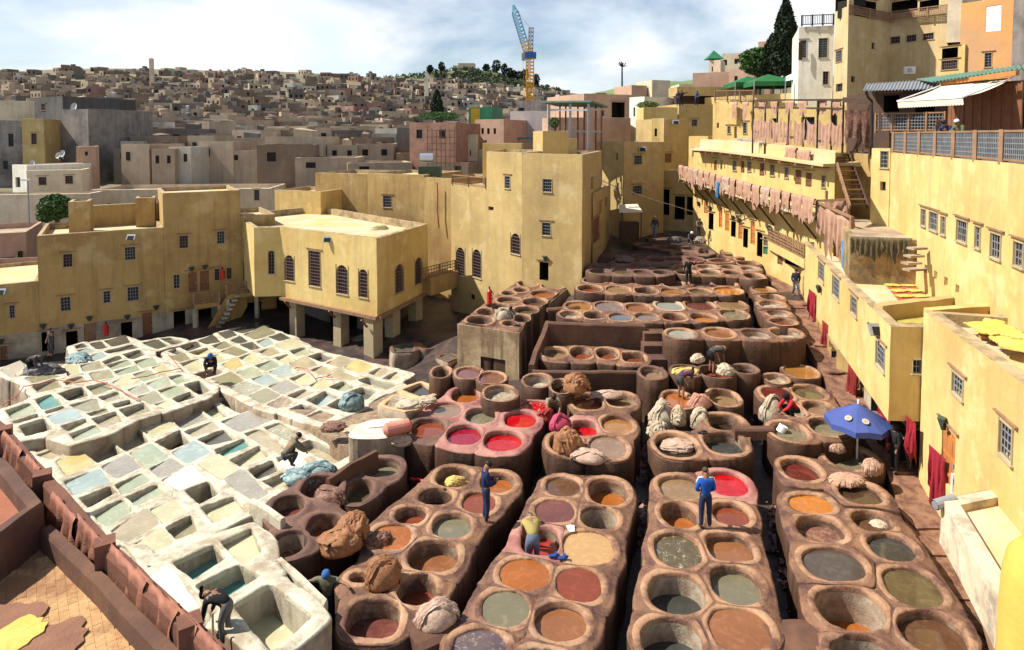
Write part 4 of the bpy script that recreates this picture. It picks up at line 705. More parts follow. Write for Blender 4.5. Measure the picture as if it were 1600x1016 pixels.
# building between and behind
building('low white roofed block behind the arched window house', front(428, 62, 500, 60, 5), -2, ztop(305, 61)+.4, YP, roof=RFW, parapet=.4, name='house')
building('yellow box house with pale roof behind the arched window house', front(492, 64, 576, 62, 7), -2, ztop(275, 64)+.3, YW, roof=RFW, parapet=.4)
building('plain yellow wall house with one barred window, behind white roof', front(574, 59, 662, 56.5, 7), -4, ztop(273, 57), YW, roof=RFW, parapet=.3, ops=[(0, 'w', 605, 315, 13, 18)])
building('yellow wall with a red and black cable running down', front(662.2, 56.4, 705, 54.6, 7), -4, ztop(278, 56), YW, roof=RFW, parapet=.3)
cab = MB(); a0 = PD(683, 285, 55.0); cab.tube([a0, PD(684, 310, 55), PD(683.5, 330, 55), PD(686, 357, 54.9)], .05); tag(cab.build('cable', HRR), 'red cable running down the yellow wall beside the gap', 'cable')
# middle house group
m0 = (-5.0, 52.2); m1 = (0.71, 44.5); m2 = (4.62, 42.0); m3 = (7.35, 52.5)
building('middle yellow house with two tall arched windows and roof balustrade', [m0, m1, (4, 55), (-2, 58)], -4.0, ztop(292, 49.2), YG, roof=RFW, parapet=.2,
    ops=[(0, 'A', 719.5, 409, 14, 44), (0, 'A', 745, 412, 14, 44), (0, 'A', 805.5, 381, 15, 32), (0, 'r', 767, 326, 8, 6), (0, 'r', 738, 464, 8, 9)])
mA = lerp2(m0, m1, .55)
building('upper storey of middle house with one narrow window and pale parapet', [lerp2(m0, m1, .54), (m1[0]-.01, m1[1]), (3.4, 54), (-.8, 57)], ztop(292, 49.2)-.15, ztop(238, 46.5), YG, roof=RFW, parapet=.5, ops=[(0, 'w', 793, 285, 8, 19)])
building('yellow corner house with floodlight above the shaded vats', [m1, m2, m3, (2.5, 55)], -2.5, ztop(241, 43.3), YG, roof=RFW, parapet=.5,
    ops=[(0, 'w', 855, 290, 14, 20), (0, 'w', 853.5, 358, 13, 20), (0, 'k', 850, 424, 14, 28), (1, 'r', 925, 286, 4, 19)], lamps=[(0, 853, 403)])
box_tower('stepped yellow roof tower with rubble on its top', 848, 888, 50, 205, 9.2, 2.4, YG)
box_tower('short yellow roof tower right of the stepped one', 886, 902, 51.5, 217, 9.2, 1.6, YG)
building('ochre wall behind the corner house roof', front(755, 57, 815, 56, 1), 5, ztop(224, 57), YG, cat='wall', name='roof_wall', parapet=.05)
building('tall ochre column wall at the balustrade end', front(754, 54, 762, 54, 1.2), 6, ztop(224, 54), YP, cat='wall', name='roof_wall', parapet=.05)
# timber shopfront overhang right of corner house
building('ochre lean-to house with timber shutters beside the shaded vats', [(5.9, 46.5), (8.3, 54.5), (6.5, 57), (4.4, 52)], .5, ztop(300, 48), YG, roof=RFW, parapet=.3, ops=[(0, 'o', 938, 325, 4, 15), (0, 'r', 947, 315, 3, 14), (0, 'd', 925, 365, 12, 40)])
# balustrade
def railing(label, p, q_, z, h, n, m=WOL, cat='railing', panels=False, name='railing', mesh_m=None, post=.12, base=None):
    r = empty(name, ((p[0]+q_[0])/2, (p[1]+q_[1])/2, z), 0, label, cat)
    pz = lambda t: z if base is None else z+(base-z)*t
    for i in range(n+1):
        t = i/n; x, y = lerp2(p, q_, t); b = MB(); b.box((x, y, pz(t)+h/2), (post, post, h+.12)); b.build('post', m, r)
    rl = MB(); rl.bar((p[0], p[1], pz(0)+h), (q_[0], q_[1], pz(1)+h), .09, .07); rl.bar((p[0], p[1], pz(0)+.1), (q_[0], q_[1], pz(1)+.1), .07, .07); rl.build('rail', m, r)
    for i in range(n):
        t0, t1 = i/n, (i+1)/n; a = lerp2(p, q_, t0); b = lerp2(p, q_, t1); z0_, z1_ = pz(t0), pz(t1)
        s = MB(); Ln = math.hypot(b[0]-a[0], b[1]-a[1]); k = max(4, int(Ln/.14))
        for j in range(1, k): t = j/k; x, y = lerp2(a, b, t); zz = z0_+(z1_-z0_)*t; s.bar((x, y, zz+.12), (x, y, zz+h-.04), .035)
        if panels:
            for j in range(1, 5): s.bar((a[0], a[1], z0_+.1+(h-.15)*j/5), (b[0], b[1], z1_+.1+(h-.15)*j/5), .04)
        s.build('lattice_panel', mesh_m or m, r)
    return r
bz = ztop(292, 49.2)
railing('brown roof balustrade on the low part of the middle house', lerp2(m0, m1, .03), lerp2(m0, m1, .53), bz, .75, 2, WOL)
# --- tower group
building('square yellow tower house with two barred windows at the far end', front(975, 55, 1037.5, 57, 4.2), 1.5, ztop(222, 56), YG, roof=RFS, parapet=.3, ops=[(0, 'w', 997, 250, 12, 14), (0, 'w', 996, 297, 14, 13), (3, 'r', 964, 245, 3, 11), (3, 'r', 965, 292, 3, 12)])
building('taller yellow block with floodlight behind the tower house', front(1037, 62, 1074, 63, 5), 2, ztop(186, 62), YG, roof=RFS, parapet=.2, ops=[(0, 'd', 1044, 247, 10, 14)])
building('lit cream block left of the floodlight block', front(1018, 63, 1037, 62.5, 5), 6, ztop(185, 63), YP, roof=RFS, parapet=.2, ops=[(0, 'r', 1024.5, 207, 4, 12)])
building('dark ground floor rooms at the far end of the yard', front(1036, 58.5, 1092, 56.5, 6), 2, 8.2, YG, roof=RFS, parapet=.1, ops=[(0, 'k', 1041, 316, 9, 40), (0, 'k', 1062, 325, 15, 36), (0, 'k', 1079, 322, 11, 28)])
building('ochre building with long shaded roof terrace at the back', front(1060, 72, 1180, 74, 8), 4, ztop(163, 72), YG, roof=RFS, parapet=.4, ops=[(0, 'w', 1085, 192, 8, 10)])
building('ochre canopy wall above the shaded roof terrace', front(1057, 77, 1182, 78, 3), ztop(150, 77), ztop(136, 77), YG, roof=RFS, parapet=.1, cat='wall', name='roof_wall')
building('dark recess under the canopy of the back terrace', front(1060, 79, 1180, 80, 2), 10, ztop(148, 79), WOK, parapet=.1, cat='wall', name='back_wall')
building('pale ochre stair block on the back roof', front(1005, 70, 1058, 70, 4), 6, ztop(168, 70), YP, roof=RFS, parapet=.2)
building('lit cream yellow upper house with four small windows and roof rail', front(1113, 58, 1178, 55, 8), 7, ztop(158, 56), YP, roof=RFS, parapet=.5, ops=[(0, 'r', 1121.5, 196, 3, 8), (0, 'w', 1139, 203, 4, 11), (0, 'd', 1149.5, 207, 4, 18), (0, 'w', 1164, 200, 5, 17)])
building('small white roof box with doorway on the cream terrace', front(1076, 60, 1106, 58, 3), 7, ztop(213, 59), YP, roof=RFS, parapet=.3, ops=[(0, 'r', 1083, 238, 3, 14), (0, 'd', 1114, 250, 5, 14)])
# --- curved gallery house, right rear
F = [(15.7, 55.3), (16.5, 49.4), (17.5, 43.4), (18.9, 37.4)]
GOPS = [[('o', 1103, 324, 5, 20), ('k', 1111, 346, 7, 26)], [('o', 1126, 340, 5, 32), ('o', 1135, 345, 6, 32), ('k', 1146, 358, 7, 24)], [('o', 1157, 362, 6, 24), ('k', 1165, 372, 7, 30), ('o', 1176, 364, 6, 36), ('k', 1187, 382, 8, 38), ('m', 1196.5, 377, 5, 14), ('g', 1203, 390, 7, 20), ('d', 1219, 402, 8, 24), ('k', 1238, 402, 22, 26), ('d', 1258, 412, 9, 34)]]
GUP = [[('d', 1118, 258, 4, 16), ('r', 1127, 258, 3, 14)], [('w', 1148, 259, 5, 15), ('d', 1160.5, 261, 5, 18), ('w', 1171, 260, 5, 15)], [('d', 1190.5, 265, 7, 20), ('w', 1205.5, 266, 6, 17), ('w', 1229, 270, 5, 16), ('d', 1247, 277, 9, 23), ('d', 1263.5, 281, 9, 22), ('w', 1287, 284, 5, 18)]]
ops = []
for e in range(3):
    for o in GOPS[e]+GUP[e]:
        # choose the wall piece that the survey line really meets
        best = None
        for k in range(3):
            u, z = plane_hit(o[1], o[2], F[k], F[k+1]); Ln = math.hypot(F[k+1][0]-F[k][0], F[k+1][1]-F[k][1])
            if -.2 <= u <= Ln+.2: best = k; break
        ops.append(((e if best is None else best), *o))
building('long lit gallery house with orange doors and brown upper doors', F+[(24, 42), (22, 58)], 1.6, 10.3, YP, roof=RFS, parapet=.4, ops=ops, lamps=[(0, 1093, 318), (0, 1111, 325), (1, 1147, 340), (1, 1157, 344), (2, 1165, 347), (2, 1187, 355), (2, 1206, 360)])
# gallery slab, struts and rail
G = [(14.4, 55.0), (15.2, 49.0), (16.2, 43.0), (17.6, 37.0)]; GZ = [7.9, 7.55, 7.15, 6.74]
r = empty('gallery', (15, 46, 6.6), 0, 'long timber gallery with hides hung over its rail', 'gallery')
q = MB()
for i in range(3):
    a, b, c, d = G[i], G[i+1], F[i+1], F[i]; za, zb = GZ[i], GZ[i+1]
    q.add([(a[0], a[1], za), (b[0], b[1], zb), (c[0], c[1], zb), (d[0], d[1], za), (a[0], a[1], za-.22), (b[0], b[1], zb-.22), (c[0], c[1], zb-.22), (d[0], d[1], za-.22)], [(0, 1, 2, 3), (7, 6, 5, 4), (0, 4, 5, 1)])
q.build('floor_slab', RFW, r)
for i in range(3):
    for j in range(6):
        t = (j+.5)/6; a = lerp2(G[i], G[i+1], t); b = lerp2(F[i], F[i+1], t); z = GZ[i]+(GZ[i+1]-GZ[i])*t
        s = MB(); s.bar((a[0]-.25, a[1], z-.3), (b[0], b[1], z-.3), .12, .14); s.build('joist', WOL, r)
        if j % 2 == 0: s = MB(); s.bar((a[0]+.1, a[1], z-.35), (b[0]-.05, b[1]-.2, z-1.7), .09); s.build('strut', WOK, r)
q = MB()
for i in range(3):
    q.bar((G[i][0], G[i][1], GZ[i]+.95), (G[i+1][0], G[i+1][1], GZ[i+1]+.95), .08); q.bar((G[i][0], G[i][1], GZ[i]+.5), (G[i+1][0], G[i+1][1], GZ[i+1]+.5), .05)
    for j in range(8): t = j/8; a = lerp2(G[i], G[i+1], t); z = GZ[i]+(GZ[i+1]-GZ[i])*t; q.bar((a[0], a[1], z), (a[0], a[1], z+1), .06)
q.build('rail', WOK, r)
# roof slab edge with parapet
r = empty('roof_canopy', (16, 46, 10.2), 0, 'projecting roof slab over the gallery with beam ends', 'roof')
E_ = [(15.0, 53.5), (15.7, 49.0), (16.7, 43.2), (18.1, 37.2)]; EZ = [10.35, 10.3, 10.1, 9.75]
q = MB()
for i in range(3):
    a, b, c, d = E_[i], E_[i+1], (F[i+1][0]+1.5, F[i+1][1]), (F[i][0]+1.5, F[i][1]); za, zb = EZ[i], EZ[i+1]
    q.add([(a[0], a[1], za), (b[0], b[1], zb), (c[0], c[1], zb+.1), (d[0], d[1], za+.1), (a[0], a[1], za-.16), (b[0], b[1], zb-.16), (c[0], c[1], zb-.16), (d[0], d[1], za-.16)], [(0, 1, 2, 3), (7, 6, 5, 4), (0, 4, 5, 1), (1, 5, 6, 2)])
    # parapet set back
    q.add([(a[0]+.7, a[1], za+.02), (b[0]+.7, b[1], zb+.02), (b[0]+.7, b[1], zb+.75), (a[0]+.7, a[1], za+.75), (a[0]+1, a[1], za+.75), (b[0]+1, b[1], zb+.75)], [(0, 1, 2, 3), (3, 2, 5, 4)])
q.build('slab', RFW, r)
for i in range(3):
    for j in range(4): t = (j+.5)/4; a = lerp2(E_[i], E_[i+1], t); z = EZ[i]+(EZ[i+1]-EZ[i])*t; s = MB(); s.bar((a[0]-.12, a[1], z-.26), (a[0]+1.1, a[1], z-.26), .14); s.build('joist', WOL, r)
# small lower balcony
r = empty('balcony', (16.2, 41, 3.9), 0, 'small lower balcony with brown timber panels and a bicycle-blue cloth', 'balcony')
r['label'] = 'small lower balcony with brown timber panels under the gallery'
ba, bb = PD(1200, 372, 43.2), PD(1257, 398, 38.2)
q = MB(); q.add([(ba.x, ba.y, 4.3), (bb.x, bb.y, 4.0), (bb.x+1.4, bb.y, 4.0), (ba.x+1.2, ba.y, 4.3), (ba.x, ba.y, 3.7), (bb.x, bb.y, 3.4), (bb.x+1.4, bb.y, 3.4), (ba.x+1.2, ba.y, 3.7)], [(0, 1, 2, 3), (7, 6, 5, 4), (0, 4, 5, 1), (1, 5, 6, 2)]); q.build('floor_slab', YP, r)
for i in range(3):
    t0, t1 = i/3+.01, (i+1)/3-.01; a = lerp2((ba.x, ba.y), (bb.x, bb.y), t0); b = lerp2((ba.x, ba.y), (bb.x, bb.y), t1); z0, z1 = 4.3-.3*t0, 4.3-.3*t1
    q = MB()
    for k in range(9): x, y = lerp2(a, b, k/8); q.bar((x, y, z0), (x, y, z0+.8), .05)
    for h in (.05, .25, .45, .65, .85): q.bar((a[0], a[1], z0+h), (b[0], b[1], z1+h), .07)
    q.build('lattice_panel', WOL, r)
# --- wing along the path (A)
NF = (13.0, 21.7); FF = (18.0, 39.5)
Am = lerp2(NF, FF, .42); ax = lambda p, d=1.0: (p[0]+d, p[1]-d*.27)
building('sunlit yellow wing along the path with barred windows', [NF, FF, (23, 38), (18.5, 25.0), (18.0, 21.5)], 1.55, 4.85, YP, roof=RFW, parapet=.55, thick=.35,
    ops=[(0, 'w', 1284, 400, 8, 28), (0, 'w', 1307, 421, 10, 32), (0, 'w', 1334.5, 478, 9, 28), (0, 'w', 1376, 556.5, 13, 38), (4, 'w', 1433, 573, 13, 21)])
LN = (NF[0]+1.1, NF[1]+.5); LM = lerp2(NF, FF, .40)
building('recessed ground floor of the sunlit wing with doors onto the path', [LN, (LM[0]+.35, LM[1]), (LM[0]+.05, LM[1]+.4), (FF[0]+.03, FF[1]), (23, 38), (18.4, 23.2)], -1.0, 1.54, YW, parapet=.02, roof=RFW, band=(.6, GRS),
    ops=[(2, 'o', 1283, 478, 9, 42), (2, 'k', 1311, 532, 8, 44), (0, 'd', 1345, 590, 9, 55), (0, 'k', 1366, 640, 10, 55), (2, 'r', 1298, 500, 4, 12), (5, 'k', 1418, 715, 24, 80)], lamps=[(2, 1283, 451)])
# near wing (B)
BN, BF = (11.4, 12.0), (14.05, 21.6)
building('bright yellow near wing with two barred windows at the right edge', [BN, BF, (19, 20.2), (17.5, 11)], -1.2, 5.45, YP, roof=RFW, parapet=.4, thick=.4,
    ops=[(0, 'w', 1497, 603, 16, 32), (0, 'w', 1572, 690, 19, 54), (0, 'o', 1481, 715, 19, 90)], lamps=[(0, 1480, 661)])
# corrugated sheet on roof of B
q = MB(); k = 26
for i in range(k): q.tube([(14.5+.09*i, 19.6-.33*i*.9, 5.2), (17.9, 19.0-.30*i, 5.35)], .09, 6)
tag(q.build('corrugated_sheet', mat('rusty corrugated iron', ((0.40, 0.19, 0.08), (0.5, 0.28, 0.13)), 1.5, .7, .2)), 'rusty corrugated roof sheet with yellow hides drying on it', 'roof sheet')
# cross walls on roof of A
def low_wall(label, p, q_, z0, z1, t=.3, m=YP):
    b = MB(); n = 8
    e = Vector((q_[0]-p[0], q_[1]-p[1])).normalized(); nn2 = Vector((-e.y, e.x))*t/2
    vs = []; 
    for i in range(n+1):
        x, y = lerp2(p, q_, i/n); zz = z1+.04*nz(x, y, 0, 1.3)
        vs += [(x-nn2.x, y-nn2.y, z0), (x-nn2.x, y-nn2.y, zz), (x+nn2.x, y+nn2.y, zz), (x+nn2.x, y+nn2.y, z0)]
    fs = [(0, 1, 2, 3), (4*n, 4*n+3, 4*n+2, 4*n+1)]
    for i in range(n):
        for j in range(3): fs.append((4*i+j, 4*i+4+j, 4*i+5+j, 4*i+1+j))
    b.add(vs, fs); return tag(b.build('low_wall', m), label, 'wall')
a = P(1372, 480, 4.9); b = P(1528, 462, 4.9); low_wall('mossy low roof wall the man in grey leans over', (a.x, a.y), (b.x, b.y), 4.2, 5.0, .4, YG)
a = P(1450, 487, 5.4); b = P(1545, 480, 5.4); low_wall('pale low wall at the far end of the near wing roof', (a.x, a.y), (b.x, b.y), 4.5, 5.5, .35)
# --- tall wall (E) with eight barred windows
EN, EF = (13.2, 11.0), (20.4, 34.5)
building('tall bright yellow wall with a row of barred windows under the terrace', [EN, EF, (28, 34), (24, 9)], 3.9, 10.5, YP, roof=RFS, parapet=.02, thick=.3,
    ops=[(0, 'w', 1443, 340, 6, 26), (0, 'w', 1458.6, 346, 12, 28), (0, 'w', 1474, 352.5, 6, 28), (0, 'w', 1503, 361.5, 15, 33), (0, 'w', 1528, 371, 7, 33), (0, 'w', 1556, 385, 15, 38), (0, 'w', 1592, 398, 14, 38),
         (0, 'r', 1447, 420, 4, 12), (0, 'r', 1462, 430, 5, 13), (0, 'r', 1478, 440, 5, 14), (0, 'r', 1496.5, 452, 5, 13)])
building('yellow wall with two windows below the lattice terrace', front(1362, 35.6, 1391, 34.4, 6), 5.5, 10.7, YP, roof=RFS, parapet=.02, ops=[(0, 'w', 1382, 249, 11, 26), (0, 'r', 1379.5, 291, 8, 14)])
building('orange yellow wall behind the open timber stair', front(1296, 41, 1364, 37.5, 6), 5.5, 10.3, YW, roof=RFS, parapet=.02)
# flagstone terrace
tp = [P(1328, 372, 6.5), P(1440, 376, 6.5), P(1400, 345, 6.5), P(1330, 338, 6.5)]
building('stained terrace block with flagstone top and mossy drips', [(tp[0].x, tp[0].y), (tp[1].x, tp[1].y), (tp[2].x+1.2, tp[2].y+1.5), (tp[3].x, tp[3].y+2)], 4.2, 6.5, mat('mossy stained plaster', ((0.40, 0.28, 0.13), (0.28, 0.19, 0.1)), 1, .9, .5, 6, stain=(0.12, 0.10, 0.06), stain_amt=.8, streak=(0.06, 0.055, 0.04), streak_amt=.8), roof=RFS, parapet=.02, cat='terrace', name='terrace')
# steps against the wall
st = empty('stone_steps', (P(1425, 420, 4.4).x, P(1425, 420, 4.4).y, 4.4), 0, 'four rough stone steps rising against the yellow wall', 'steps')
for i, (px, py) in enumerate(((1424, 411), (1428, 400), (1433, 388), (1430, 421))):
    c = PD(px, py, 27.5+i*.3); b = MB(); b.box(c, (.75+.25*(i == 3), .4, .09), .25); b.build('step', RFS, st)
# --- low roof near right corner (C)
ca = P(1472, 783, 2.0); cb = P(1600, 752, 2.0); cd = P(1558, 935, 2.0)
building('low pale roof with grey spout at the right edge', [(ca.x, ca.y), (cb.x+4, cb.y+1), (cb.x+4, cb.y-6), (cd.x, cd.y)], .9, 2.05, mat('dirty cream parapet', ((0.66, 0.56, 0.40), (0.5, 0.4, 0.27)), 1, .9, .4, 8, stain=(0.2, 0.17, 0.14), stain_amt=.7, sscale=1.2), roof=RFW, parapet=.18, thick=.35, cat='roof', name='low_roof', jitter=.05, ops=[])
q = MB(); q.tube([(ca.x-.25, ca.y-.1, 1.95), (ca.x+.35, ca.y+.05, 2.05)], [.13, .11], 12, cap=False); q.tube([(ca.x-.25, ca.y-.1, 1.95), (ca.x+.35, ca.y+.05, 2.05)], [.10, .08], 12); tag(q.build('roof_spout', MTL), 'grey round spout on the corner of the low pale roof', 'spout')
q = MB(); b0 = P(1513, 870, 1.2); q.bar(b0, P(1560, 1030, .6), .16, .3); tag(q.build('timber_plank', WOL), 'leaning pale timber plank under the low pale roof', 'plank')
# bright yellow rounded post bottom right
q = MB(); c = PD(1638, 856, 9.6)
prof = [(0.62, -7), (0.6, -1.2), (0.56, -.5), (0.5, -.2), (0.38, -.03), (0.2, .04), (0.02, .06)]
q.lathe((c.x, c.y, c.z), prof, 24); q.box((c.x+1.2, c.y-.3, c.z-3.6), (2.6, .9, 6.2)); sharpen(tag(q.build('yellow_parapet', mat('bright saffron plaster', ((0.62, 0.39, 0.08), (0.56, 0.33, 0.06)), .8, .85, .3, 6, stain=(.6, .33, .07), stain_amt=.5)), 'bright yellow rounded parapet end at lower right corner', 'parapet'))
# ================================================================== path, low walls and terraces of the yard
PE = [(1545, 1040, -.95), (1515, 985, -.9), (1470, 925, -.85), (1432, 860, -.75), (1402, 790, -.6), (1385, 735, -.45), (1352, 690, -.2), (1322, 650, 0), (1297, 610, .3), (1272, 560, .7), (1250, 520, 1.0), (1228, 480, 1.35), (1203, 440, 1.8), (1178, 405, 2.3), (1160, 385, 2.6), (1140, 365, 2.8)]
q = MB(); vs = []; nc = 9
for i, (px, py, z) in enumerate(PE):
    a = P(px, py, z)
    for j in range(nc):
        x = a.x+(0.0, 0.04, .5, 1.1, 1.8, 2.6, 3.5, 5, 7)[j]; vs.append((x+.05*nz(a.y*2, j), a.y, z+(-.9 if j == 0 else 0)+.03*nz(x, a.y, 0, 2)))
q.add(vs, [(i*nc+j, i*nc+j+1, (i+1)*nc+j+1, (i+1)*nc+j) for i in range(len(PE)-1) for j in range(nc-1)])
path = q.build('footpath', PTH, smooth=False, kind='structure', origin=(0, 0, 0))
rnd = random.Random(3)
for i in range(1, len(PE)-2):
    for s_ in range(2):
        for t in range(3):
            k = (s_+rnd.random()*.3)/2; px = PE[i][0]+(PE[i+1][0]-PE[i][0])*k; py = PE[i][1]+(PE[i+1][1]-PE[i][1])*k; z = PE[i][2]+(PE[i+1][2]-PE[i][2])*k
            a = P(px, py, z); c = (a.x+.5+t*.85+rnd.random()*.15, a.y, z+.022)
            if rnd.random() < .25: continue
            w_, h_ = .36+.06*rnd.random(), .34+.1*rnd.random()
            b = MB(); po = []
            for u, v in ((-1, -1), (0, -1.05), (1, -1), (1.05, 0), (1, 1), (0, 1.03), (-1, 1), (-1.04, 0)): po.append((c[0]+u*w_*(1+.12*rnd.uniform(-1, 1)), c[1]+v*h_*(1+.12*rnd.uniform(-1, 1))))
            b.prism(po, z-.03, z+.035+.012*rnd.random()); b.build('paving_slab', PTH, path)
STN = mat('pale stained block wall', ((0.46, 0.36, 0.21), (0.34, 0.24, 0.13)), .8, .85, .4, 7, stain=(0.14, 0.08, 0.05), stain_amt=.6, streak=(0.085, 0.035, 0.025), streak_amt=.95)
BRW = mat('red brown yard wall', ((0.15, 0.075, 0.045), (0.08, 0.04, 0.026)), .9, .8, .4, 8, stain=(0.09, 0.045, 0.035), stain_amt=.7, streak=(0.07, 0.035, 0.03), streak_amt=.5)
cO = (sum(p.x for p in topO)/8, sum(p.y for p in topO)/8)
oO = [(cO[0]+(p.x-cO[0])*1.035, cO[1]+(p.y-cO[1])*1.02) for p in topO]
building('tall block wall with pale streaked front and low dark doorway', oO, -3.6, 1.1, STN, parapet=.02, thick=.04, noroof=True, cat='block', name='vat_block', lint=False, ops=[(0, 'k', 770, 573, 38, 26)] if True else ())
def wall_line(label, pts, z0, t=.3, m=None, name='low_wall', cat='wall'):
    """pts: (x, y, ztop)"""
    b = MB(); L_ = []
    for i, p in enumerate(pts):
        a = pts[max(i-1, 0)]; c = pts[min(i+1, len(pts)-1)]; e = Vector((c[0]-a[0], c[1]-a[1])).normalized(); L_.append((-e.y*t/2, e.x*t/2))
    dense = []
    for i in range(len(pts)-1):
        for k in range(8):
            f = k/8; dense.append(tuple(pts[i][j]+(pts[i+1][j]-pts[i][j])*f for j in range(3))+tuple(L_[i][j]+(L_[i+1][j]-L_[i][j])*f for j in range(2)))
    dense.append((*pts[-1], *L_[-1])); n = len(dense); vs = []
    for x, y, z, nx_, ny_2 in dense:
        zz = z+.035*nz(x, y, 0, 1.2); w = 1+.12*nz(x, y, 4, 1.5)
        vs += [(x-nx_*1.15, y-ny_2*1.15, z0), (x-nx_*w, y-ny_2*w, zz-.07), (x-nx_*w*.7, y-ny_2*w*.7, zz), (x+nx_*w*.7, y+ny_2*w*.7, zz), (x+nx_*w, y+ny_2*w, zz-.07), (x+nx_*1.15, y+ny_2*1.15, z0)]
    fs = [tuple(range(6)), tuple(range(6*(n-1), 6*n))[::-1]]+[(6*i+j, 6*i+6+j, 6*i+7+j, 6*i+1+j) for i in range(n-1) for j in range(5)]
    b.add(vs, fs); return tag(b.build(name, m or BRW), label, cat)
def XY(px, d): return ((px-800)/1000*d, d)
wall_line('high dark brown back wall of the walled vat terrace', [(*XY(857, 32.8), 1.75), (*XY(1010, 32.4), 1.72)], -1.2, .35)
wall_line('stepped brown side wall left of the walled vat terrace', [(*XY(857, 33), 1.75), (*XY(850, 32.2), 1.35), (*XY(838, 30.6), 1.0), (*XY(831, 29.2), .8)], -1.6, .3)
q = MB()
for i, (z, d) in enumerate(((1.45, 32.2), (1.05, 31.5), (.65, 30.7), (.3, 29.9))): q.box((*XY(1024, d), z/2-.8), (1.1, .8, z+1.6))
tag(q.build('brown_steps', BRW), 'brown masonry steps right of the walled vat terrace', 'steps')
wall_line('low brown sill along the front of the walled vats', [(*XY(832, 29.0), .62), (*XY(890, 28.8), .66), (*XY(960, 28.8), .66), (*XY(1012, 28.9), .6)], -1.8, .25)
wall_line('brown wall between the white terrace and walled pair of vats', [(*P(512, 748, .4)[:2], .4), (*P(548, 724, .42)[:2], .42), (*P(588, 704, .4)[:2], .4)], -2, .2)
for k_, pts in (('short white wall behind the foam flecked vat', [(393, 779), (418, 793), (442, 810)]), ('white wall ending in a point over the man with spread arms', [(436, 872), (458, 890), (482, 914), (507, 938), (497, 958), (470, 985)])):
    wall_line(k_, [(*P(a_, b_, .42)[:2], .42) for a_, b_ in pts], -2.2, .16, LT)
wall_line('brown bridge slab between the two red brown blocks', [(*P(1146, 668, .5)[:2], .5), (*P(1208, 668, .5)[:2], .5)], .1, .35)
wall_line('pale plank bridge between tall block and long row', [(*P(855, 482, 1.7)[:2], 1.7), (*P(905, 478, 1.75)[:2], 1.75)], 1.5, .4)
wall_line('brown bridge slab at the bottom between the near blocks', [(*P(1205, 1000, -.05)[:2], -.05), (*P(1285, 1000, -.05)[:2], -.05)], -1.0, 1.4)
wall_line('brown slab joining the near blocks at the bottom edge', [(*P(640, 990, -.02)[:2], -.02), (*P(700, 965, -.02)[:2], -.02)], -1.0, 1.0)
wall_line('long pale tan low wall at the far end of the vats', [(*XY(1012, 57.5), ztop(366, 57.5)), (*XY(1085, 58), ztop(366, 58))], 2, .4)
wall_line('second tan ledge of the far platform below the walker', [(*XY(1012, 54.5), ztop(374, 54.5)), (*XY(1120, 54.5), ztop(374, 54.5))], 2, 1.2)
# white terrace bases
def slabp(label, pix, dz, m, depth=3, name='white_terrace', cat='terrace', z=None):
    pl = (0.3+0.1227*18+dz, -0.1227, 0.0)
    pts = [PP(x, y, pl) if z is None else P(x, y, z) for x, y in pix]; b = MB(); n = len(pts)
    vs = [tuple(p) for p in pts]+[(p.x, p.y, p.z-depth) for p in pts]; b.add(vs, [tuple(range(n)), ]+[(i, n+i, n+(i+1) % n, (i+1) % n) for i in range(n)])
    return tag(b.build(name, m), label, cat)
slabp('lime crusted base under all the white pit terraces', [(-60, 600), (60, 560), (190, 545), (400, 525), (620, 600), (560, 700), (500, 770), (440, 790), (405, 840), (500, 960), (330, 1040), (250, 960), (150, 850), (60, 720), (0, 660)], -1.35, LS)
slabp('crusted lime ledge strewn with hair between terraces and red block', [(445, 640), (520, 690), (585, 720), (640, 700), (690, 620), (640, 600), (560, 640)], .05, mat('hairy lime crust', ((0.36, 0.27, 0.17), (0.22, 0.15, 0.095)), 2, .95, .9, 12, stain=(0.12, 0.08, 0.06), stain_amt=.8, sscale=2), z=None)
# rounded white work slab with board and pink tank
a = P(594, 668, .5); b = MB(); po = []
for k in range(28):
    t = k/28*2*math.pi; po.append((a.x+1.0*math.copysign(abs(math.cos(t))**.7, math.cos(t))+.3*math.sin(t), a.y+.85*math.copysign(abs(math.sin(t))**.7, math.sin(t))))
b.prism(po, -2.4, .46, 0, 1); r = b.build('work_slab', [LS, mat('pink tinged slab plaster', ((0.62, 0.46, 0.36), (0.5, 0.33, 0.25)), 1.2, .85, .5, 10, stain=(.75, .7, .6), stain_amt=.7, sscale=1)], label='rounded white work slab beside the pair of tubs', cat='work slab')
b = MB(); b.box((a.x-.1, a.y+.3, .49), (.8, .5, .05), .2); tag(b.build('board', WHT), 'square white board lying on the rounded work slab', 'board')
b = MB(); c = P(622, 668, .7); b.tube([(c.x-.5, c.y-.25, .69), (c.x-.4, c.y-.2, .7), (c.x+.35, c.y+.2, .7), (c.x+.45, c.y+.25, .7)], [.1, .24, .24, .1], 16); tag(b.build('tank', mat('faded red plastic', ((0.55, 0.16, 0.12), (0.6, 0.3, 0.22)), 2, .5, .1)), 'faded red plastic drum lying by the white work slab', 'drum')
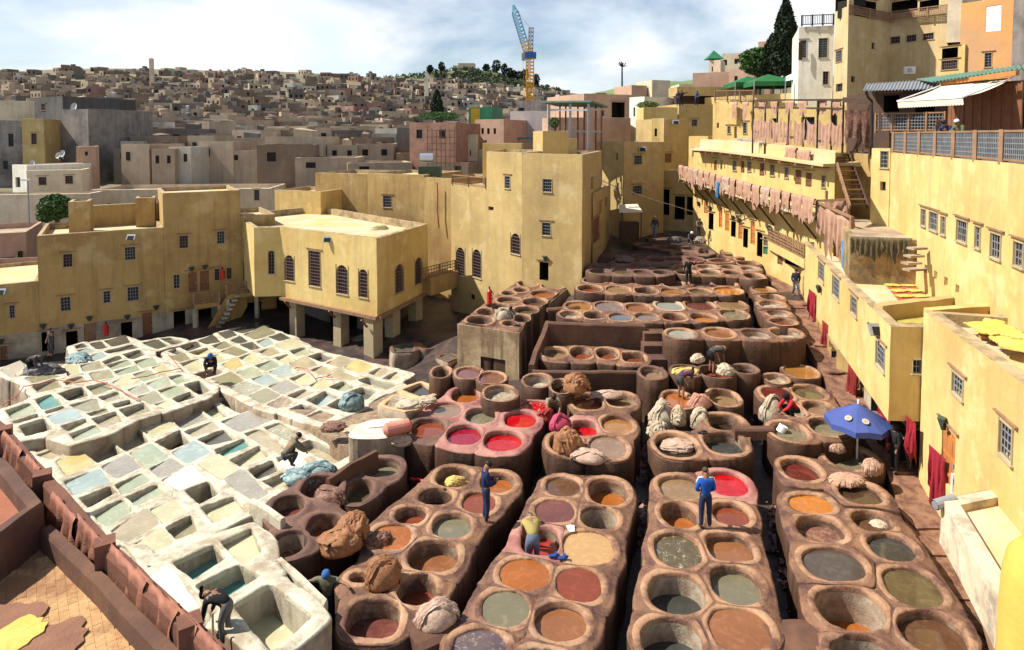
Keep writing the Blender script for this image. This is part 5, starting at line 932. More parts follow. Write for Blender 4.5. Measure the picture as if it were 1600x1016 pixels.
# ------------------------------------------------------------------ foreground wall at lower left
RW = mat('hide covered red brown wall', ((0.17, 0.07, 0.042), (0.11, 0.045, 0.03)), 1.2, .75, .4, 10, stain=(0.12, 0.05, 0.035), stain_amt=.5)
W0 = [P(-60, 612, 2.6), P(0, 662, 2.6), P(68, 738, 2.6), P(165, 845, 2.6), P(296, 968, 2.6), P(370, 1035, 2.6)]
wall_line('long red brown foreground wall with hides along its top', [(p.x, p.y, 2.55) for p in W0], -.5, .3, RW)
for lab, px, py in (('first square post of the red brown foreground wall, at the left edge', 6, 668), ('second square post of the foreground wall beside the golden pit', 66, 738), ('third square post of the red brown foreground wall', 164, 844), ('square post of the foreground wall nearest the dark haired man', 296, 968)):
    c = P(px, py, 2.7); b = MB(); b.prism([(c.x+x*.2, c.y+y*.2) for x, y in ((-.3, -1.35), (1.35, -.3), (.3, 1.35), (-1.35, .3))], -.4, 2.7); tag(b.build('wall_post', RW), lab, 'post')
ws = [P(72, 822, 2.2), P(160, 905, 2.2), P(270, 1020, 2.2), P(300, 1060, 2.2)]
wall_line('lower brown ledge wall running inside the foreground wall', [(p.x, p.y, 2.2) for p in ws], .6, .26, BRW)
ws = [P(84, 858, 1.9), P(160, 933, 1.9), P(240, 1028, 1.9)]
wall_line('thin brown kerb beside the tiled floor at lower left', [(p.x, p.y, 1.9) for p in ws], 1.0, .07, WOL)
bx = [P(-60, 775, 1.7), P(-10, 730, 1.7), (0, 0), (0, 0)]
u0 = [P(-70, 690, 2.75), P(2, 722, 2.75), P(56, 786, 2.75), P(-2, 828, 2.75), P(-90, 880, 2.75)]
wall_line('brown basin wall at the left edge above the tiled floor', [(p.x, p.y, 2.75) for p in u0], 1.2, .3, BRW)
fl = [(p.x, p.y, 2.3) for p in u0]; fl = [Vector(p) for p in fl]
b = MB(); b.add([tuple(p) for p in fl], [tuple(range(5))]); tag(b.build('basin_floor', mat('red mud', ((0.33, 0.12, 0.07), (0.25, 0.1, 0.06)), 2, .9, .5, 8)), 'reddish muddy floor of the basin at the left edge', 'basin')
# tiled floor
TF = mat('worn ochre floor tile', ((0.52, 0.33, 0.15), (0.36, 0.19, 0.08)), 1.1, .65, .4, 14, stain=(0.20, 0.085, 0.04), stain_amt=.75, sscale=.8)
fp_ = [P(-80, 930, 1.7), P(80, 862, 1.7), P(290, 1060, 1.7), P(-80, 1060, 1.7)]
b = MB(); b.add([(p.x, p.y, 1.685) for p in [P(-140, 840, 1.7), P(90, 840, 1.7), P(330, 1080, 1.7), P(-140, 1080, 1.7)]], [(0, 1, 2, 3)]); floor_o = b.build('tiled_floor', mat('ochre grout', ((.3, .17, .08), (.2, .1, .05)), 1, .9, .3), kind='structure', origin=(0, 0, 0))
lo = P(-120, 1070, 1.7); hi = P(100, 850, 1.7); T_ = []; rnd = random.Random(9); big = MB(); tiles = []
th = math.radians(38); ct, st_ = math.cos(th), math.sin(th); ox, oy = P(100, 960, 1.7).x, P(100, 960, 1.7).y
for i in range(-28, 29):
    for j in range(-28, 29):
        u, v = i*.168, j*.168; x = ox+u*ct-v*st_; y = oy+u*st_+v*ct
        if inpoly(np.array([x]), np.array([y]), [(p.x, p.y) for p in [P(-60, 925, 1.7), P(84, 866, 1.7), P(250, 1050, 1.7), P(-60, 1060, 1.7)]])[0]: tiles.append((x, y))
tiles.sort(key=lambda p: p[1])
tm = MB(); tm.box((0, 0, 0), (.164, .164, .03)); t0_ = None
for i, (x, y) in enumerate(tiles):
    if i < 290:
        if t0_ is None: t0_ = tm.build('floor_tile', TF, floor_o); o = t0_
        else: o = t0_.copy(); COL.objects.link(o)
        o.parent = floor_o; o.location = (x, y, 1.70+.004*rnd.uniform(-1, 1)); o.rotation_euler = (rnd.uniform(-.02, .02), rnd.uniform(-.02, .02), th+rnd.uniform(-.03, .03))
    else: big.box((x, y, 1.70+.004*rnd.uniform(-1, 1)), (.158, .158, .03), th+rnd.uniform(-.03, .03))
if big.v: big.build('floor_tiles', TF, floor_o, kind='stuff')
# ------------------------------------------------------------------ washed up scraps along the lanes
sc_ = MB(); rnd = random.Random(5)
lanes = [((1215, 800), (1258, 990), -1.35, 420), ((985, 790), (1010, 860), -1.4, 70), ((740, 880), (690, 960), -1.4, 110), ((1000, 700), (1015, 750), -1.2, 60), ((870, 600), (1010, 620), -.9, 110), ((1380, 620), (1330, 590), .2, 60), ((640, 730), (690, 745), -.9, 120), ((560, 700), (640, 735), -.5, 160)]
for (x0, y0), (x1, y1), z, cnt in lanes:
    for i in range(int(cnt*1.8)):
        t = rnd.random(); p = P(x0+(x1-x0)*t+rnd.gauss(0, 8), y0+(y1-y0)*t+rnd.gauss(0, 5), z); gz = ground_z(p.x, p.y); p.z = gz+.06+.35*rnd.random()**3
        s = .05+.13*rnd.random(); R = Matrix.Rotation(rnd.random()*6, 3, Vector((rnd.random(), rnd.random(), rnd.random())).normalized())
        sc_.add([p+R @ Vector(v)*s for v in ((-1, -.4, 0), (.1, -.6, .3), (1, -.2, 0), (.8, .5, .2), (-.2, .4, -.2), (-.9, .3, .1))], [(0, 1, 4, 5), (1, 2, 3, 4)])
sc_.build('scraps', mat('dyed scraps and hair', ((0.32, 0.14, 0.12), (0.16, 0.08, 0.08)), 6, .8, 0, stain=(.5, .42, .36), stain_amt=.5, sscale=4), kind='stuff')
# ================================================================== upper right buildings and terrace
a_, b_, c_, d_ = XY(1300, 60), XY(1321, 57), XY(1386, 60), XY(1476, 56)
building('tall cream tower house with dark roof balconies and grey air conditioner', [a_, b_, c_, d_, (48, 66), (36, 72)], 9, 27, mat('tan tower plaster', ((0.56, 0.44, 0.25), (0.48, 0.36, 0.18)), .35, .9, .3, 5, patch=(.62, .52, .34), stain=(.4, .28, .13), stain_amt=.6, streak=(.25, .19, .12), streak_amt=.5), roof=RFS, parapet=.3, step=2.2,
    ops=[(0, 'w', 1311, 88, 9, 17), (0, 'r', 1311, 137, 10, 12), (1, 'r', 1364.5, 72, 5, 10), (1, 'r', 1333, 124, 6, 9), (2, 'm', 1396, 63, 14, 10), (2, 'm', 1424, 60, 15, 10), (2, 'm', 1450.5, 57, 16, 10), (0, 'k', 1311, 6, 17, 20), (1, 'k', 1352, 14, 52, 26), (2, 'k', 1412, 10, 40, 18), (2, 'k', 1452, 8, 30, 16)])
def rail_px(label, px0, d0, px1, d1, y0, y1, h, n, m, mm=None, panels=True):
    p, q_ = XY(px0, d0), XY(px1, d1); return railing(label, p, q_, ztop(y0, d0), h, n, m, panels=panels, mesh_m=mm, base=ztop(y1, d1))
rail_px('brown balcony railing high on the cream tower, lit side', 1388, 59.5, 1474, 55.6, 34, 24, .8, 3, WOL)
rail_px('brown balcony railing high on the cream tower, shaded side', 1322, 56.8, 1385, 59.6, 24, 36, .8, 2, WOL)
q = MB(); c = PD(1421, 110, 57.2); q.box(c, (.85, .4, .62), -.3); q.tube([(c.x-.15, c.y-.28, c.z), (c.x-.17, c.y-.34, c.z)], .24, 14); r = tag(q.build('air_conditioner', WHT), 'white air conditioner with round fan on the cream tower wall', 'air conditioner')
q = MB(); q.tube([(c.x-.17, c.y-.36, c.z), (c.x-.175, c.y-.38, c.z)], .2, 14); q.build('fan', MTL, r)
building('cream house with grey window shutters and roof railing beside the cypress', front(1245, 62, 1299, 61, 8), 9, ztop(44, 62), WHP, roof=RFS, parapet=.3, ops=[(0, 'w', 1255, 77, 9, 27), (0, 'w', 1286, 75, 13, 30), (0, 'm', 1290, 122, 8, 20)])
rail_px('thin black roof railing on the cream shuttered house', 1249, 61.8, 1298, 60.8, 42, 40, .95, 3, BLK, panels=False)
for px in (1250.5, 1278):
    q = MB(); q.box(PD(px, 80, 61.6), (.35, .08, 1.7), .2); tag(q.build('shutter', WOK), 'dark open window shutter at %s of the cream house' % ('the left window' if px < 1260 else 'the large window'), 'shutter')
building('small cream bay with window under a green lean-to roof', front(1466, 55.2, 1503, 53.5, 2.4), 9, ztop(73, 54.5), YP, roof=GRN, parapet=.02, ops=[(0, 'k', 1479, 84, 24, 18), (0, 'm', 1479, 102, 24, 14)])
building('peeling orange house with white shuttered window', front(1495, 54, 1578, 51, 8), 9, ztop(4, 53), ORP, roof=RFS, parapet=.3, ops=[(0, 's', 1552, 29, 23, 40), (0, 'w', 1544, 94, 10, 22)])
building('crumbling grey brown wall house at the right edge', front(1576, 50, 1660, 47, 8), 9, ztop(-20, 50), GRP, roof=RFS, parapet=.3)
building('grey box with cables high between cream tower and orange house', front(1474, 54.6, 1496, 54, 3), ztop(68, 54.5), ztop(-5, 54.5), CRP, roof=RFS, parapet=.1)
# terrace house with canopy, timber wall, awning
building('dark timber walled terrace room behind the lattice railing', [XY(1366, 37), XY(1462, 34), XY(1700, 27.5), (36, 36), (22, 42)], 10.4, ztop(142, 34)+.2, WOK, roof=RFS, parapet=.02, ops=[(0, 'k', 1393, 162, 24, 26), (0, 'k', 1445, 165, 30, 22)])
r = empty('timber_wall', (*XY(1530, 30.8), 10.5), 0, 'red brown timber plank wall with arched doors behind the terrace', 'timber wall')
pa, pb = XY(1480, 33.0), XY(1596, 27.9)
for i in range(16):
    t0, t1 = i/16, (i+1)/16; a = lerp2(pa, pb, t0+.004); b = lerp2(pa, pb, t1-.004); q = MB(); zt = 13.3+.6*(t0); o = .04*(i % 2)
    q.bar((a[0]-o, a[1]-o, 12), (b[0]-o, b[1]-o, 12), .06, 3.0+.6*t0); q.build('plank', WOD, r)
# roofs
def corr(label, c4, k, m, name='corrugated_roof'):
    q = MB(); A, B, C_, D = [Vector(p) for p in c4]; n = k*4; vs = []
    for i in range(n+1):
        t = i/n; o = .045*math.sin(t*k*2*math.pi); p = A.lerp(B, t); s = D.lerp(C_, t); vs += [(p.x, p.y, p.z+o), (s.x, s.y, s.z+o)]
    q.add(vs, [(2*i, 2*i+2, 2*i+3, 2*i+1) for i in range(n)])
    vs2 = [(x, y, z-.03) for x, y, z in vs]; q.add(vs2, [(2*i+1, 2*i+3, 2*i+2, 2*i) for i in range(n)]); return tag(q.build(name, m), label, 'roof')
corr('grey corrugated canopy roof over the dark terrace room', [PD(1348, 142, 35.5), PD(1466, 139, 33), PD(1470, 124, 36), PD(1354, 131, 38.5)], 22, MTL)
corr('green corrugated roof over the timber plank wall', [PD(1458, 128, 33), PD(1625, 104, 26.5), PD(1625, 98, 30), PD(1432, 124, 37)], 26, mat('green painted iron', ((0.07, 0.17, 0.12), (0.11, 0.2, 0.15)), 1, .5, .1))
for i, px in enumerate((1480, 1503, 1526, 1549, 1573)):
    q = MB(); a = PD(px, 128-i*3.4, 32.4-i*1.15); q.box((a.x, a.y-.1, a.z-.05), (.16, 1.0, .2)); tag(q.build('rafter', WOR), '%s rafter end from the left under the green corrugated roof' % ORD[i], 'rafter', 'rafter ends under the green roof')
# awning
r = empty('awning', PD(1480, 150, 30), 0, 'large cream fabric awning with scalloped edge over the terrace', 'awning')
A, B, C_, D = PD(1402, 158, 30.5), PD(1504, 152, 27.5), PD(1585, 121, 28.5), PD(1478, 131, 33)
AW = mat('cream awning fabric', ((0.74, 0.62, 0.47), (0.68, 0.56, 0.42)), .6, .9, .1, 20)
q = MB(); n = 14; vs = []
for i in range(n+1):
    for j in range(7):
        t, s = i/n, j/6; p = A.lerp(B, t).lerp(D.lerp(C_, t), s); vs.append((p.x, p.y, p.z-.12*math.sin(s*math.pi)+.015*nz(t*5, s*5)))
q.add(vs, [(7*i+j, 7*i+7+j, 7*i+8+j, 7*i+j+1) for i in range(n) for j in range(6)]); q.build('canopy', AW, r, smooth=True)
q = MB(); vs = []; n = 96
for i in range(n+1):
    t = i/n; p = A.lerp(B, t); vs += [(p.x, p.y-.01, p.z+.02), (p.x+.02, p.y-.05, p.z-.30-.045*abs(math.sin(t*math.pi*24)))]
q.add(vs, [(2*i, 2*i+2, 2*i+3, 2*i+1) for i in range(n)]); q.build('valance', AW, r)
q = MB(); q.bar(A, B, .07); q.bar(B, C_, .06); q.bar(A, D, .05); q.build('frame', WHT, r)
# terrace railings
r_ = [lerp2(EN, EF, t) for t in (0.985, 0.18)]
LAT = mat('grey lattice paint', ((0.2, 0.21, 0.22), (0.13, 0.14, 0.15)), 3, .6, 0)
railing('near lattice railing with brown posts along the terrace edge', (r_[0][0]+.1, r_[0][1]), (r_[1][0]+.1, r_[1][1]), 10.5, 1.05, 9, WOR if False else WOL, panels=True, mesh_m=LAT, post=.2)
railing('short return of the lattice railing at its far end', XY(1398, 34.8), XY(1448, 36.6), 10.5, 1.05, 3, WOK, panels=True, mesh_m=LAT, post=.16)
rail_px('back lattice railing under the grey canopy', 1368, 36.2, 1476, 33.2, 206, 206, 1.0, 4, WOL, LAT)
q = MB(); q.tube([PD(1352, 140, 36), PD(1356, 152, 36), PD(1362, 158, 36), PD(1362, 230, 36)], .07); tag(q.build('drain_pipe', BLK), 'black drain pipe dropping from the grey canopy roof', 'pipe')
# open timber stair
r = empty('timber_stair', PD(1330, 325, 35), 0, 'open timber stair with dark treads climbing to the hide racks', 'stair')
s0, s1, e0, e1 = PD(1302, 238, 38.2), PD(1325, 238, 38.6), PD(1328, 324, 34.2), PD(1356, 324, 34.6)
for a, b in ((s0, e0), (s1, e1)): q = MB(); q.bar(a, b, .08, .28); q.build('stringer', WOL if a is s0 else WOK, r)
for i in range(12):
    t = (i+.4)/12; a = s0.lerp(e0, t); b = s1.lerp(e1, t); q = MB(); q.bar(a, b, .34, .06); q.build('tread', WOK if i % 2 else WOL, r)
# hide rack frames above the gallery
r = empty('hide_rack', PD(1250, 240, 41), 0, 'dark timber rack frame with hides on the gallery roof', 'rack')
RK = [(1177, 44.5), (1196, 43.7), (1215, 42.9), (1233, 42.1), (1256, 41.2), (1278, 40.3), (1300, 39.6), (1318, 39)]
for px, d in RK: a = PD(px, 158+(px-1177)*-.02, d); q = MB(); q.bar(a, (a.x, a.y, 10.1), .09); q.build('post', WOK, r)
for yy0, yy1 in ((157, 156), (168, 170), (205, 226)):
    for i in range(len(RK)-1):
        f0, f1 = i/7, (i+1)/7; q = MB(); q.bar(PD(RK[i][0], yy0+(yy1-yy0)*f0, RK[i][1]), PD(RK[i+1][0], yy0+(yy1-yy0)*f1, RK[i+1][1]), .12); q.build('beam', WOK, r)
q = MB(); a = PD(1318, 156, 39); b = PD(1362, 160, 37.5); q.bar(a, b, .2, .3); q.bar(b, (b.x, b.y, 10.2), .14); c = PD(1320, 230, 39); q.build('beam', WOK, r)
building('cream yellow wall block behind the hide racks', front(1178, 47.5, 1322, 43.5, 4), 9.8, ztop(168, 46), YP, roof=RFS, parapet=.3, ops=[(0, 'r', 1210, 200, 7, 30), (0, 'r', 1262, 200, 20, 34), (0, 'r', 1303, 195, 9, 40)])
rail_px('thin timber rail on the cream upper house roof', 1116, 57.8, 1176, 55, 158, 158, .9, 3, WOL, panels=False)
# timber frame and posts at the far end of the wing
r = empty('corner_posts', (*XY(1300, 38), 6), 0, 'weathered timber frame posts where the wing meets the gallery', 'frame')
for px, y0, y1, d in ((1277, 312, 345, 37.2), (1325, 306, 340, 36.5), (1331, 338, 365, 33.6), (1292, 298, 320, 38)): a = PD(px, y0, d); q = MB(); q.bar(a, PD(px, y1, d), .16); q.build('post', WOL, r)
q = MB(); q.bar(PD(1277, 314, 37.2), PD(1325, 312, 36.5), .1, .14); q.bar(PD(1277, 316, 37.2), PD(1331, 340, 33.6), .1, .14); q.build('beam', WOL, r)
# ================================================================== pavilion, back houses and town
r = empty('roof_pavilion', (*XY(900, 55), 10), 0, 'open roof pavilion with green sheet roof and slender posts', 'pavilion')
c4 = [PD(845, 158, 57), PD(924, 157, 53), PD(950, 166, 56), PD(870, 164, 61)]
q = MB(); q.add([tuple(p) for p in c4]+[(p.x, p.y, p.z-.15) for p in c4], [(0, 1, 2, 3), (7, 6, 5, 4), (0, 4, 5, 1), (1, 5, 6, 2), (2, 6, 7, 3), (3, 7, 4, 0)]); q.build('roof', mat('green sheet roof', ((0.09, 0.16, 0.12), (0.06, 0.12, 0.09)), 1, .6, .1), r)
for px, d, m in ((858, 57, MTL), (891, 55.2, MTL), (919.5, 53.6, MTL), (875, 59.5, WOD), (884, 59, WOD), (903, 58, WOD), (913, 57, WOD), (931, 56, WOD), (940, 55.5, WOD)):
    q = MB(); a = PD(px, 162, d); q.bar(a, (a.x, a.y, 9.4), .2 if m is MTL else .14); q.build('post', m, r)
q = MB(); q.bar(PD(858, 172, 57), PD(919, 172, 53.6), .14); q.bar(PD(919, 172, 53.6), PD(940, 171, 55.5), .14); q.bar(PD(885, 205, 55.4), PD(940, 206, 55.5), .14); q.build('beam', MTL, r)
r = empty('roof_shelter', (*XY(828, 60), 9), 0, 'small green roofed shelter over a brick hut on the roof', 'shelter')
q = MB(); q.box(PD(829, 216, 60), (2.6, 2.4, .2)); q.build('roof', GRN if False else MATS['green sheet roof'], r)
q = MB(); a = PD(829, 228, 60); q.box((a.x, a.y, a.z-.3), (1.8, 1.6, 1.3)); q.build('wall', SAL, r)
for s in (-1, 1): q = MB(); q.box((a.x+s*1.1, a.y-1, a.z), (.12, .12, 1.6)); q.build('post', WOL, r)
HBN = [0]
def HB(label, px0, d0, px1, d1, dep, zb, yt, m, ops=(), **k):
    HBN[0] += 1; rh = random.Random(HBN[0]*13)
    if not ops and px1-px0 > 30 and 'wall' not in label:
        sc_w = 1000/d0; ops = [(0, 'r' if rh.random() < .5 else 'm', px, yt+8+sc_w*.8+rh.choice((0, 0, 3.0*sc_w)), .8*sc_w, 1.15*sc_w) for px in np.arange(px0+8+rh.random()*8, px1-8, rh.uniform(22, 38)) if rh.random() < .8]
    return building(label, front(px0, d0, px1, d1, dep), zb, ztop(yt, (d0+d1)/2), m, roof=RFS, ops=ops, step=2.5, **k)
HB('salmon flat house with a deep dark upper opening behind the pavilion', 912, 84, 1002, 88, 10, 2, 148, SAL, ops=[(0, 'k', 966, 172, 20, 24), (0, 'r', 942, 177, 4, 8)])
HB('long salmon lower wall behind the pavilion posts', 860, 76, 985, 78, 4, 2, 184, SAL)
HB('small salmon roof hut on the pavilion back house', 986, 95, 1010, 96, 5, 8, 134, SAL); HB('cream roof hut beside the salmon roof hut', 1018, 95, 1046, 96, 5, 8, 126, CRP)
HB('narrow white and grey patched house right of the salmon wall', 983, 80, 1006, 78, 8, 2, 152, WHP, ops=[(0, 'r', 991, 175, 3, 14)])
HB('plain ochre block with weeds on its roof', 1002, 76, 1046, 74, 6, 2, 172, YG)
HB('tall blank lilac grey wall below the crane', 797, 98, 857, 96, 12, 2, 174, mat('lilac grey render', ((0.42, 0.38, 0.37), (0.36, 0.33, 0.33)), .3, .9, .2, 6, streak=(.2, .15, .12), streak_amt=.3)); HB('grey brown block behind the lilac wall', 808, 112, 862, 110, 10, 2, 158, GRP, ops=[(0, 'r', 815, 171, 8, 5)])
HB('salmon house with three small square windows and flat cornice', 742, 92, 787, 90, 9, -2, 187, SAL, ops=[(0, 'r', 754, 205, 4, 9), (0, 'r', 763, 205, 4, 9), (0, 'r', 773, 205, 4, 9), (0, 'r', 759, 221, 3, 4)])
HB('low cream house left of the three window house', 718, 86, 745, 86, 6, -2, 210, CRP, ops=[(0, 'r', 722, 241, 3, 12), (0, 'r', 735, 239, 2, 9)])
HB('rough brick red house wrapped in scaffolding', 640, 84, 712, 82, 9, -3, 192, mat('raw brick red wall', ((0.36, 0.2, 0.14), (0.28, 0.15, 0.11)), 1, .95, .4, 6, stain=(.2, .13, .1), stain_amt=.5))
HB('wall painted green and yellow with zigzag shapes', 733, 118, 769, 117, 8, 0, 168, GRN); 
q = MB(); a = PD(735, 168, 116.8); q.box((a.x+.9, a.y-.1, a.z-2.2), (1.6, .1, 4)); tag(q.build('painted_panel', mat('mustard paint', ((.6, .38, .03), (.55, .35, .03)), 1, .8, 0)), 'mustard yellow painted panel beside the green zigzag wall', 'painted panel')
r = empty('scaffolding', (*XY(702, 80.5), -3), 0, 'pole scaffolding in front of the brick red house', 'scaffolding')
for i in range(8):
    for d in (80.6, 79.4): px = 668+i*7; a = PD(px, 197+3*(i % 3), d); q = MB(); q.bar(a, (a.x, a.y, -3), .09); q.build('pole', WOL, r)
for j in range(6): q = MB(); q.bar(PD(666, 204+j*10, 80.5), PD(720, 205+j*10, 80.5), .08); q.bar(PD(666, 204+j*10, 79.4), PD(720, 205+j*10, 79.4), .08); q.build('ledger', WOL, r)
# left, behind the long yellow house
HB('cream flat roofed house with two square brown windows', 40, 72, 127, 74, 8, -2, 266, CRP, ops=[(0, 'm', 66.5, 283, 12, 12), (0, 'm', 108, 281, 12, 12)])
HB('white house end left of the cream flat roofed house', 18, 74, 41, 72.5, 7, -3, 258, WHP, ops=[(0, 'r', 28, 285, 8, 16)])
HB('long cream retaining wall behind the round tree', -40, 66, 139, 68, 3, -4, 304, CRP, cat='wall'); HB('stained grey white wall house continuing behind roof towers', 139, 72, 420, 74, 8, -4, 296, GRP if False else CRP, ops=[(0, 'r', 170, 322, 5, 8), (0, 'w', 401, 300, 8, 16)])
HB('salmon house with arched opening at the left edge', -60, 56, 36, 58, 8, -4, 366, SAL, ops=[(0, 'A', 32, 402, 9, 20), (0, 'r', 12, 408, 22, 12)])
HB('ochre balustrade house below the salmon arch house', -60, 52, 44, 53, 4, -4, 418, SAL)
HB('grey stained house with two dark windows, cloud shade in its colour, left edge', -60, 84, 35, 86, 9, 0, 188, GRP, ops=[(0, 'r', 17, 219, 9, 20), (0, 'r', 9, 258, 8, 13)])
HB('narrow ochre house with brown shuttered window', 35, 85.5, 70, 86, 9, 0, 186, YG, ops=[(0, 'm', 53, 217, 9, 17)])
HB('pale concrete wall house above the grey stained house', 0, 108, 56, 110, 8, 4, 158, CRP); HB('tall dark stained house, cloud shade put into its colour', 56, 108, 100, 104, 12, 0, 152, DGP); HB('grey flaking house wall right of the tall dark house', 97, 90, 139, 88, 10, 0, 171, GRP)
HB('small brick house just right of the cream flat roofed house', 119, 78, 150, 79, 5, 0, 229, SAL, ops=[(0, 'r', 135, 240, 5, 6)])
HB('grey roofed house behind arched window house, left', 180, 96, 300, 98, 9, 0, 252, GRP, ops=[(0, 'r', 205, 268, 6, 10), (0, 'r', 255, 268, 6, 10)])
HB('cream house with dark windows behind the tallest yellow part', 330, 92, 430, 94, 9, 0, 246, CRP, ops=[(0, 'r', 360, 262, 6, 9), (0, 'r', 402, 286, 8, 17)])
HB('pale house behind the box house, middle back', 440, 100, 560, 98, 9, 0, 238, WHP, ops=[(0, 'r', 470, 250, 6, 9), (0, 'r', 520, 252, 6, 9)])
HB('ochre flat house behind the plain wall house', 560, 90, 660, 92, 9, 0, 250, CRP, ops=[(0, 'r', 600, 262, 6, 8)])
# right, on the slope beyond the gallery
HB('salmon house with dark columns under the green tents', 1137, 100, 1176, 98, 8, 6, 108, SAL, ops=[(0, 'r', 1150, 124, 5, 10)]); HB('ruined salmon wall left of the green tents', 1081, 108, 1137, 106, 8, 6, 114, SAL)
HB('cream house with balcony high on the slope', 1126, 120, 1172, 118, 8, 8, 84, CRP, ops=[(0, 'r', 1133, 98, 6, 9), (0, 'r', 1150, 96, 5, 8)]); t_h = HB('small tower with green pyramid roof on the slope', 1106, 112, 1124, 111, 3.5, 8, 95, CRP, ops=[(0, 'r', 1113, 108, 2, 8)])
q = MB(); c = PD(1115, 93, 113); q.add([(c.x-1.4, c.y-1.4, c.z), (c.x+1.4, c.y-1.4, c.z), (c.x+1.4, c.y+1.4, c.z), (c.x-1.4, c.y+1.4, c.z), (c.x, c.y, c.z+1.6)], [(0, 1, 4), (1, 2, 4), (2, 3, 4), (3, 0, 4), (3, 2, 1, 0)]); q.build('pyramid_roof', GRN, t_h)
HB('square tan turret left of the cypress', 1182, 130, 1201, 129, 4, 10, 66, SAL); HB('low cream houses on the ridge left', 1060, 130, 1100, 130, 8, 8, 132, CRP)
def tent(label, px, py, d, w, h, m, stripes=None, rows=4):
    r = empty('tent', PD(px, py, d), 0, label, 'tent'); c = PD(px, py, d); q = MB(); k = w/2
    vs = [(c.x-k, c.y-k, c.z), (c.x+k, c.y-k, c.z), (c.x+k, c.y+k, c.z), (c.x-k, c.y+k, c.z), (c.x, c.y, c.z+h)]; nseg = 10 if stripes else 1; top = vs[4]
    for s in range(4):
        a = Vector(vs[s]); b = Vector(vs[(s+1) % 4])
        for i in range(nseg):
            p, s2 = a.lerp(b, i/nseg), a.lerp(b, (i+1)/nseg); q.add([p, s2, top], [(0, 1, 2)], i % 2 if stripes else 0); q.add([p, s2, (s2.x, s2.y, s2.z-.5), (p.x, p.y, p.z-.5)], [(0, 3, 2, 1)], i % 2 if stripes else 0)
    q.build('canopy', [m, stripes or m], r)
    for s in range(4): q = MB(); q.bar(vs[s], (vs[s][0], vs[s][1], vs[s][2]-2.6), .09); q.build('pole', MTL, r)
TG = mat('green tarpaulin', ((0.02, 0.14, 0.04), (0.018, 0.11, 0.035)), 1, .6, .1); TS = mat('pale teal canvas', ((0.35, 0.6, 0.5), (0.3, 0.55, 0.46)), 1, .8, 0)
tent('left green tarpaulin tent on the upper terrace', 1168, 131, 76, 4.4, .9, TG); tent('right larger green tarpaulin tent on the upper terrace', 1200, 130, 73, 5.0, 1.0, TG)
tent('far teal and white striped tent before the cream house', 1255, 118, 68, 2.6, .7, TS, WHT); tent('near teal and white striped tent beside hide racks', 1270, 130, 64, 2.5, 1.0, TS, WHT)
HB('cream terrace block carrying the tents', 1100, 78, 1300, 66, 9, 8, 148, YP)
# crane
r = empty('tower_crane', (*XY(828, 150), 12), 0, 'yellow tower crane with a raised blue jib', 'crane')
CY = mat('crane yellow paint', ((.75, .4, .03), (.68, .35, .03)), 2, .5, 0); CB = mat('crane blue paint', ((.12, .42, .58), (.1, .36, .5)), 2, .5, 0); CD = mat('crane deep blue', ((.02, .12, .4), (.02, .1, .35)), 2, .5, 0)
def lattice(m, a, b, w0, w1, n, t):
    a = Vector(a); b = Vector(b); d = (b-a).normalized(); s = d.cross(Vector((0, 1, 0))).normalized(); u = d.cross(s).normalized(); prev = None
    for i in range(n+1):
        f = i/n; c = a.lerp(b, f); w = w0+(w1-w0)*f; cur = [c+s*sx*w/2+u*sy*w/2 for sx, sy in ((-1, -1), (1, -1), (1, 1), (-1, 1))]
        for k in range(4): m.bar(cur[k], cur[(k+1) % 4], t*.7)
        if prev:
            for k in range(4): m.bar(prev[k], cur[k], t); m.bar(prev[k], cur[(k+1) % 4], t*.7)
        prev = cur
D_ = 150
q = MB(); lattice(q, (XY(828, D_)[0], D_, 12), PD(828, 92, D_), 1.7, 1.7, 22, .2); q.build('mast', CY, r)
q = MB(); lattice(q, PD(825, 84, D_), PD(819, 66, D_), 1.6, 1.6, 3, .18); q.build('jib_foot', CY, r)
q = MB(); lattice(q, PD(819, 66, D_), PD(805, 20, D_), 1.6, 1.5, 8, .17); lattice(q, PD(805, 20, D_), PD(802, 8, D_), 1.5, .3, 2, .14); q.build('jib', CB, r)
q = MB(); lattice(q, PD(829, 82, D_+1), PD(830, 44, D_+1), 1.0, 1.0, 6, .14); q.build('apex_frame', WOL, r)
q = MB(); q.box(PD(829, 87, D_), (2.6, 2, 1.4)); q.build('slewing_cab', CD, r); q = MB(); q.box(PD(818, 89, D_), (.9, 1, 1.7)); q.build('counterweight', MTL, r)
q = MB(); q.bar(PD(819, 82, D_), PD(832, 80, D_), .5, .25); q.bar(PD(818, 93, D_), PD(819, 150, D_), .06); q.bar(PD(802, 10, D_), PD(829, 44, D_), .06); q.build('platform', CY, r)
# palm shaped mast
r = empty('palm_mast', (*XY(972, 260), 20), 0, 'tall dark telephone mast shaped like a palm tree', 'mast'); q = MB(); q.tube([(*XY(972, 260), 8), PD(972, 104, 260)], [.5, .3], 8); q.build('pole', BLK, r); q = MB(); c = PD(972, 105, 260)
for k in range(16): a = k*2.4; e = .2+.9*((k*7) % 10)/10; q.bar(c, (c.x+2.2*math.cos(a)*math.cos(e), c.y+2.2*math.sin(a)*math.cos(e), c.z+2.6*math.sin(e)), .35, .08)
q.build('frond', BLK, r)
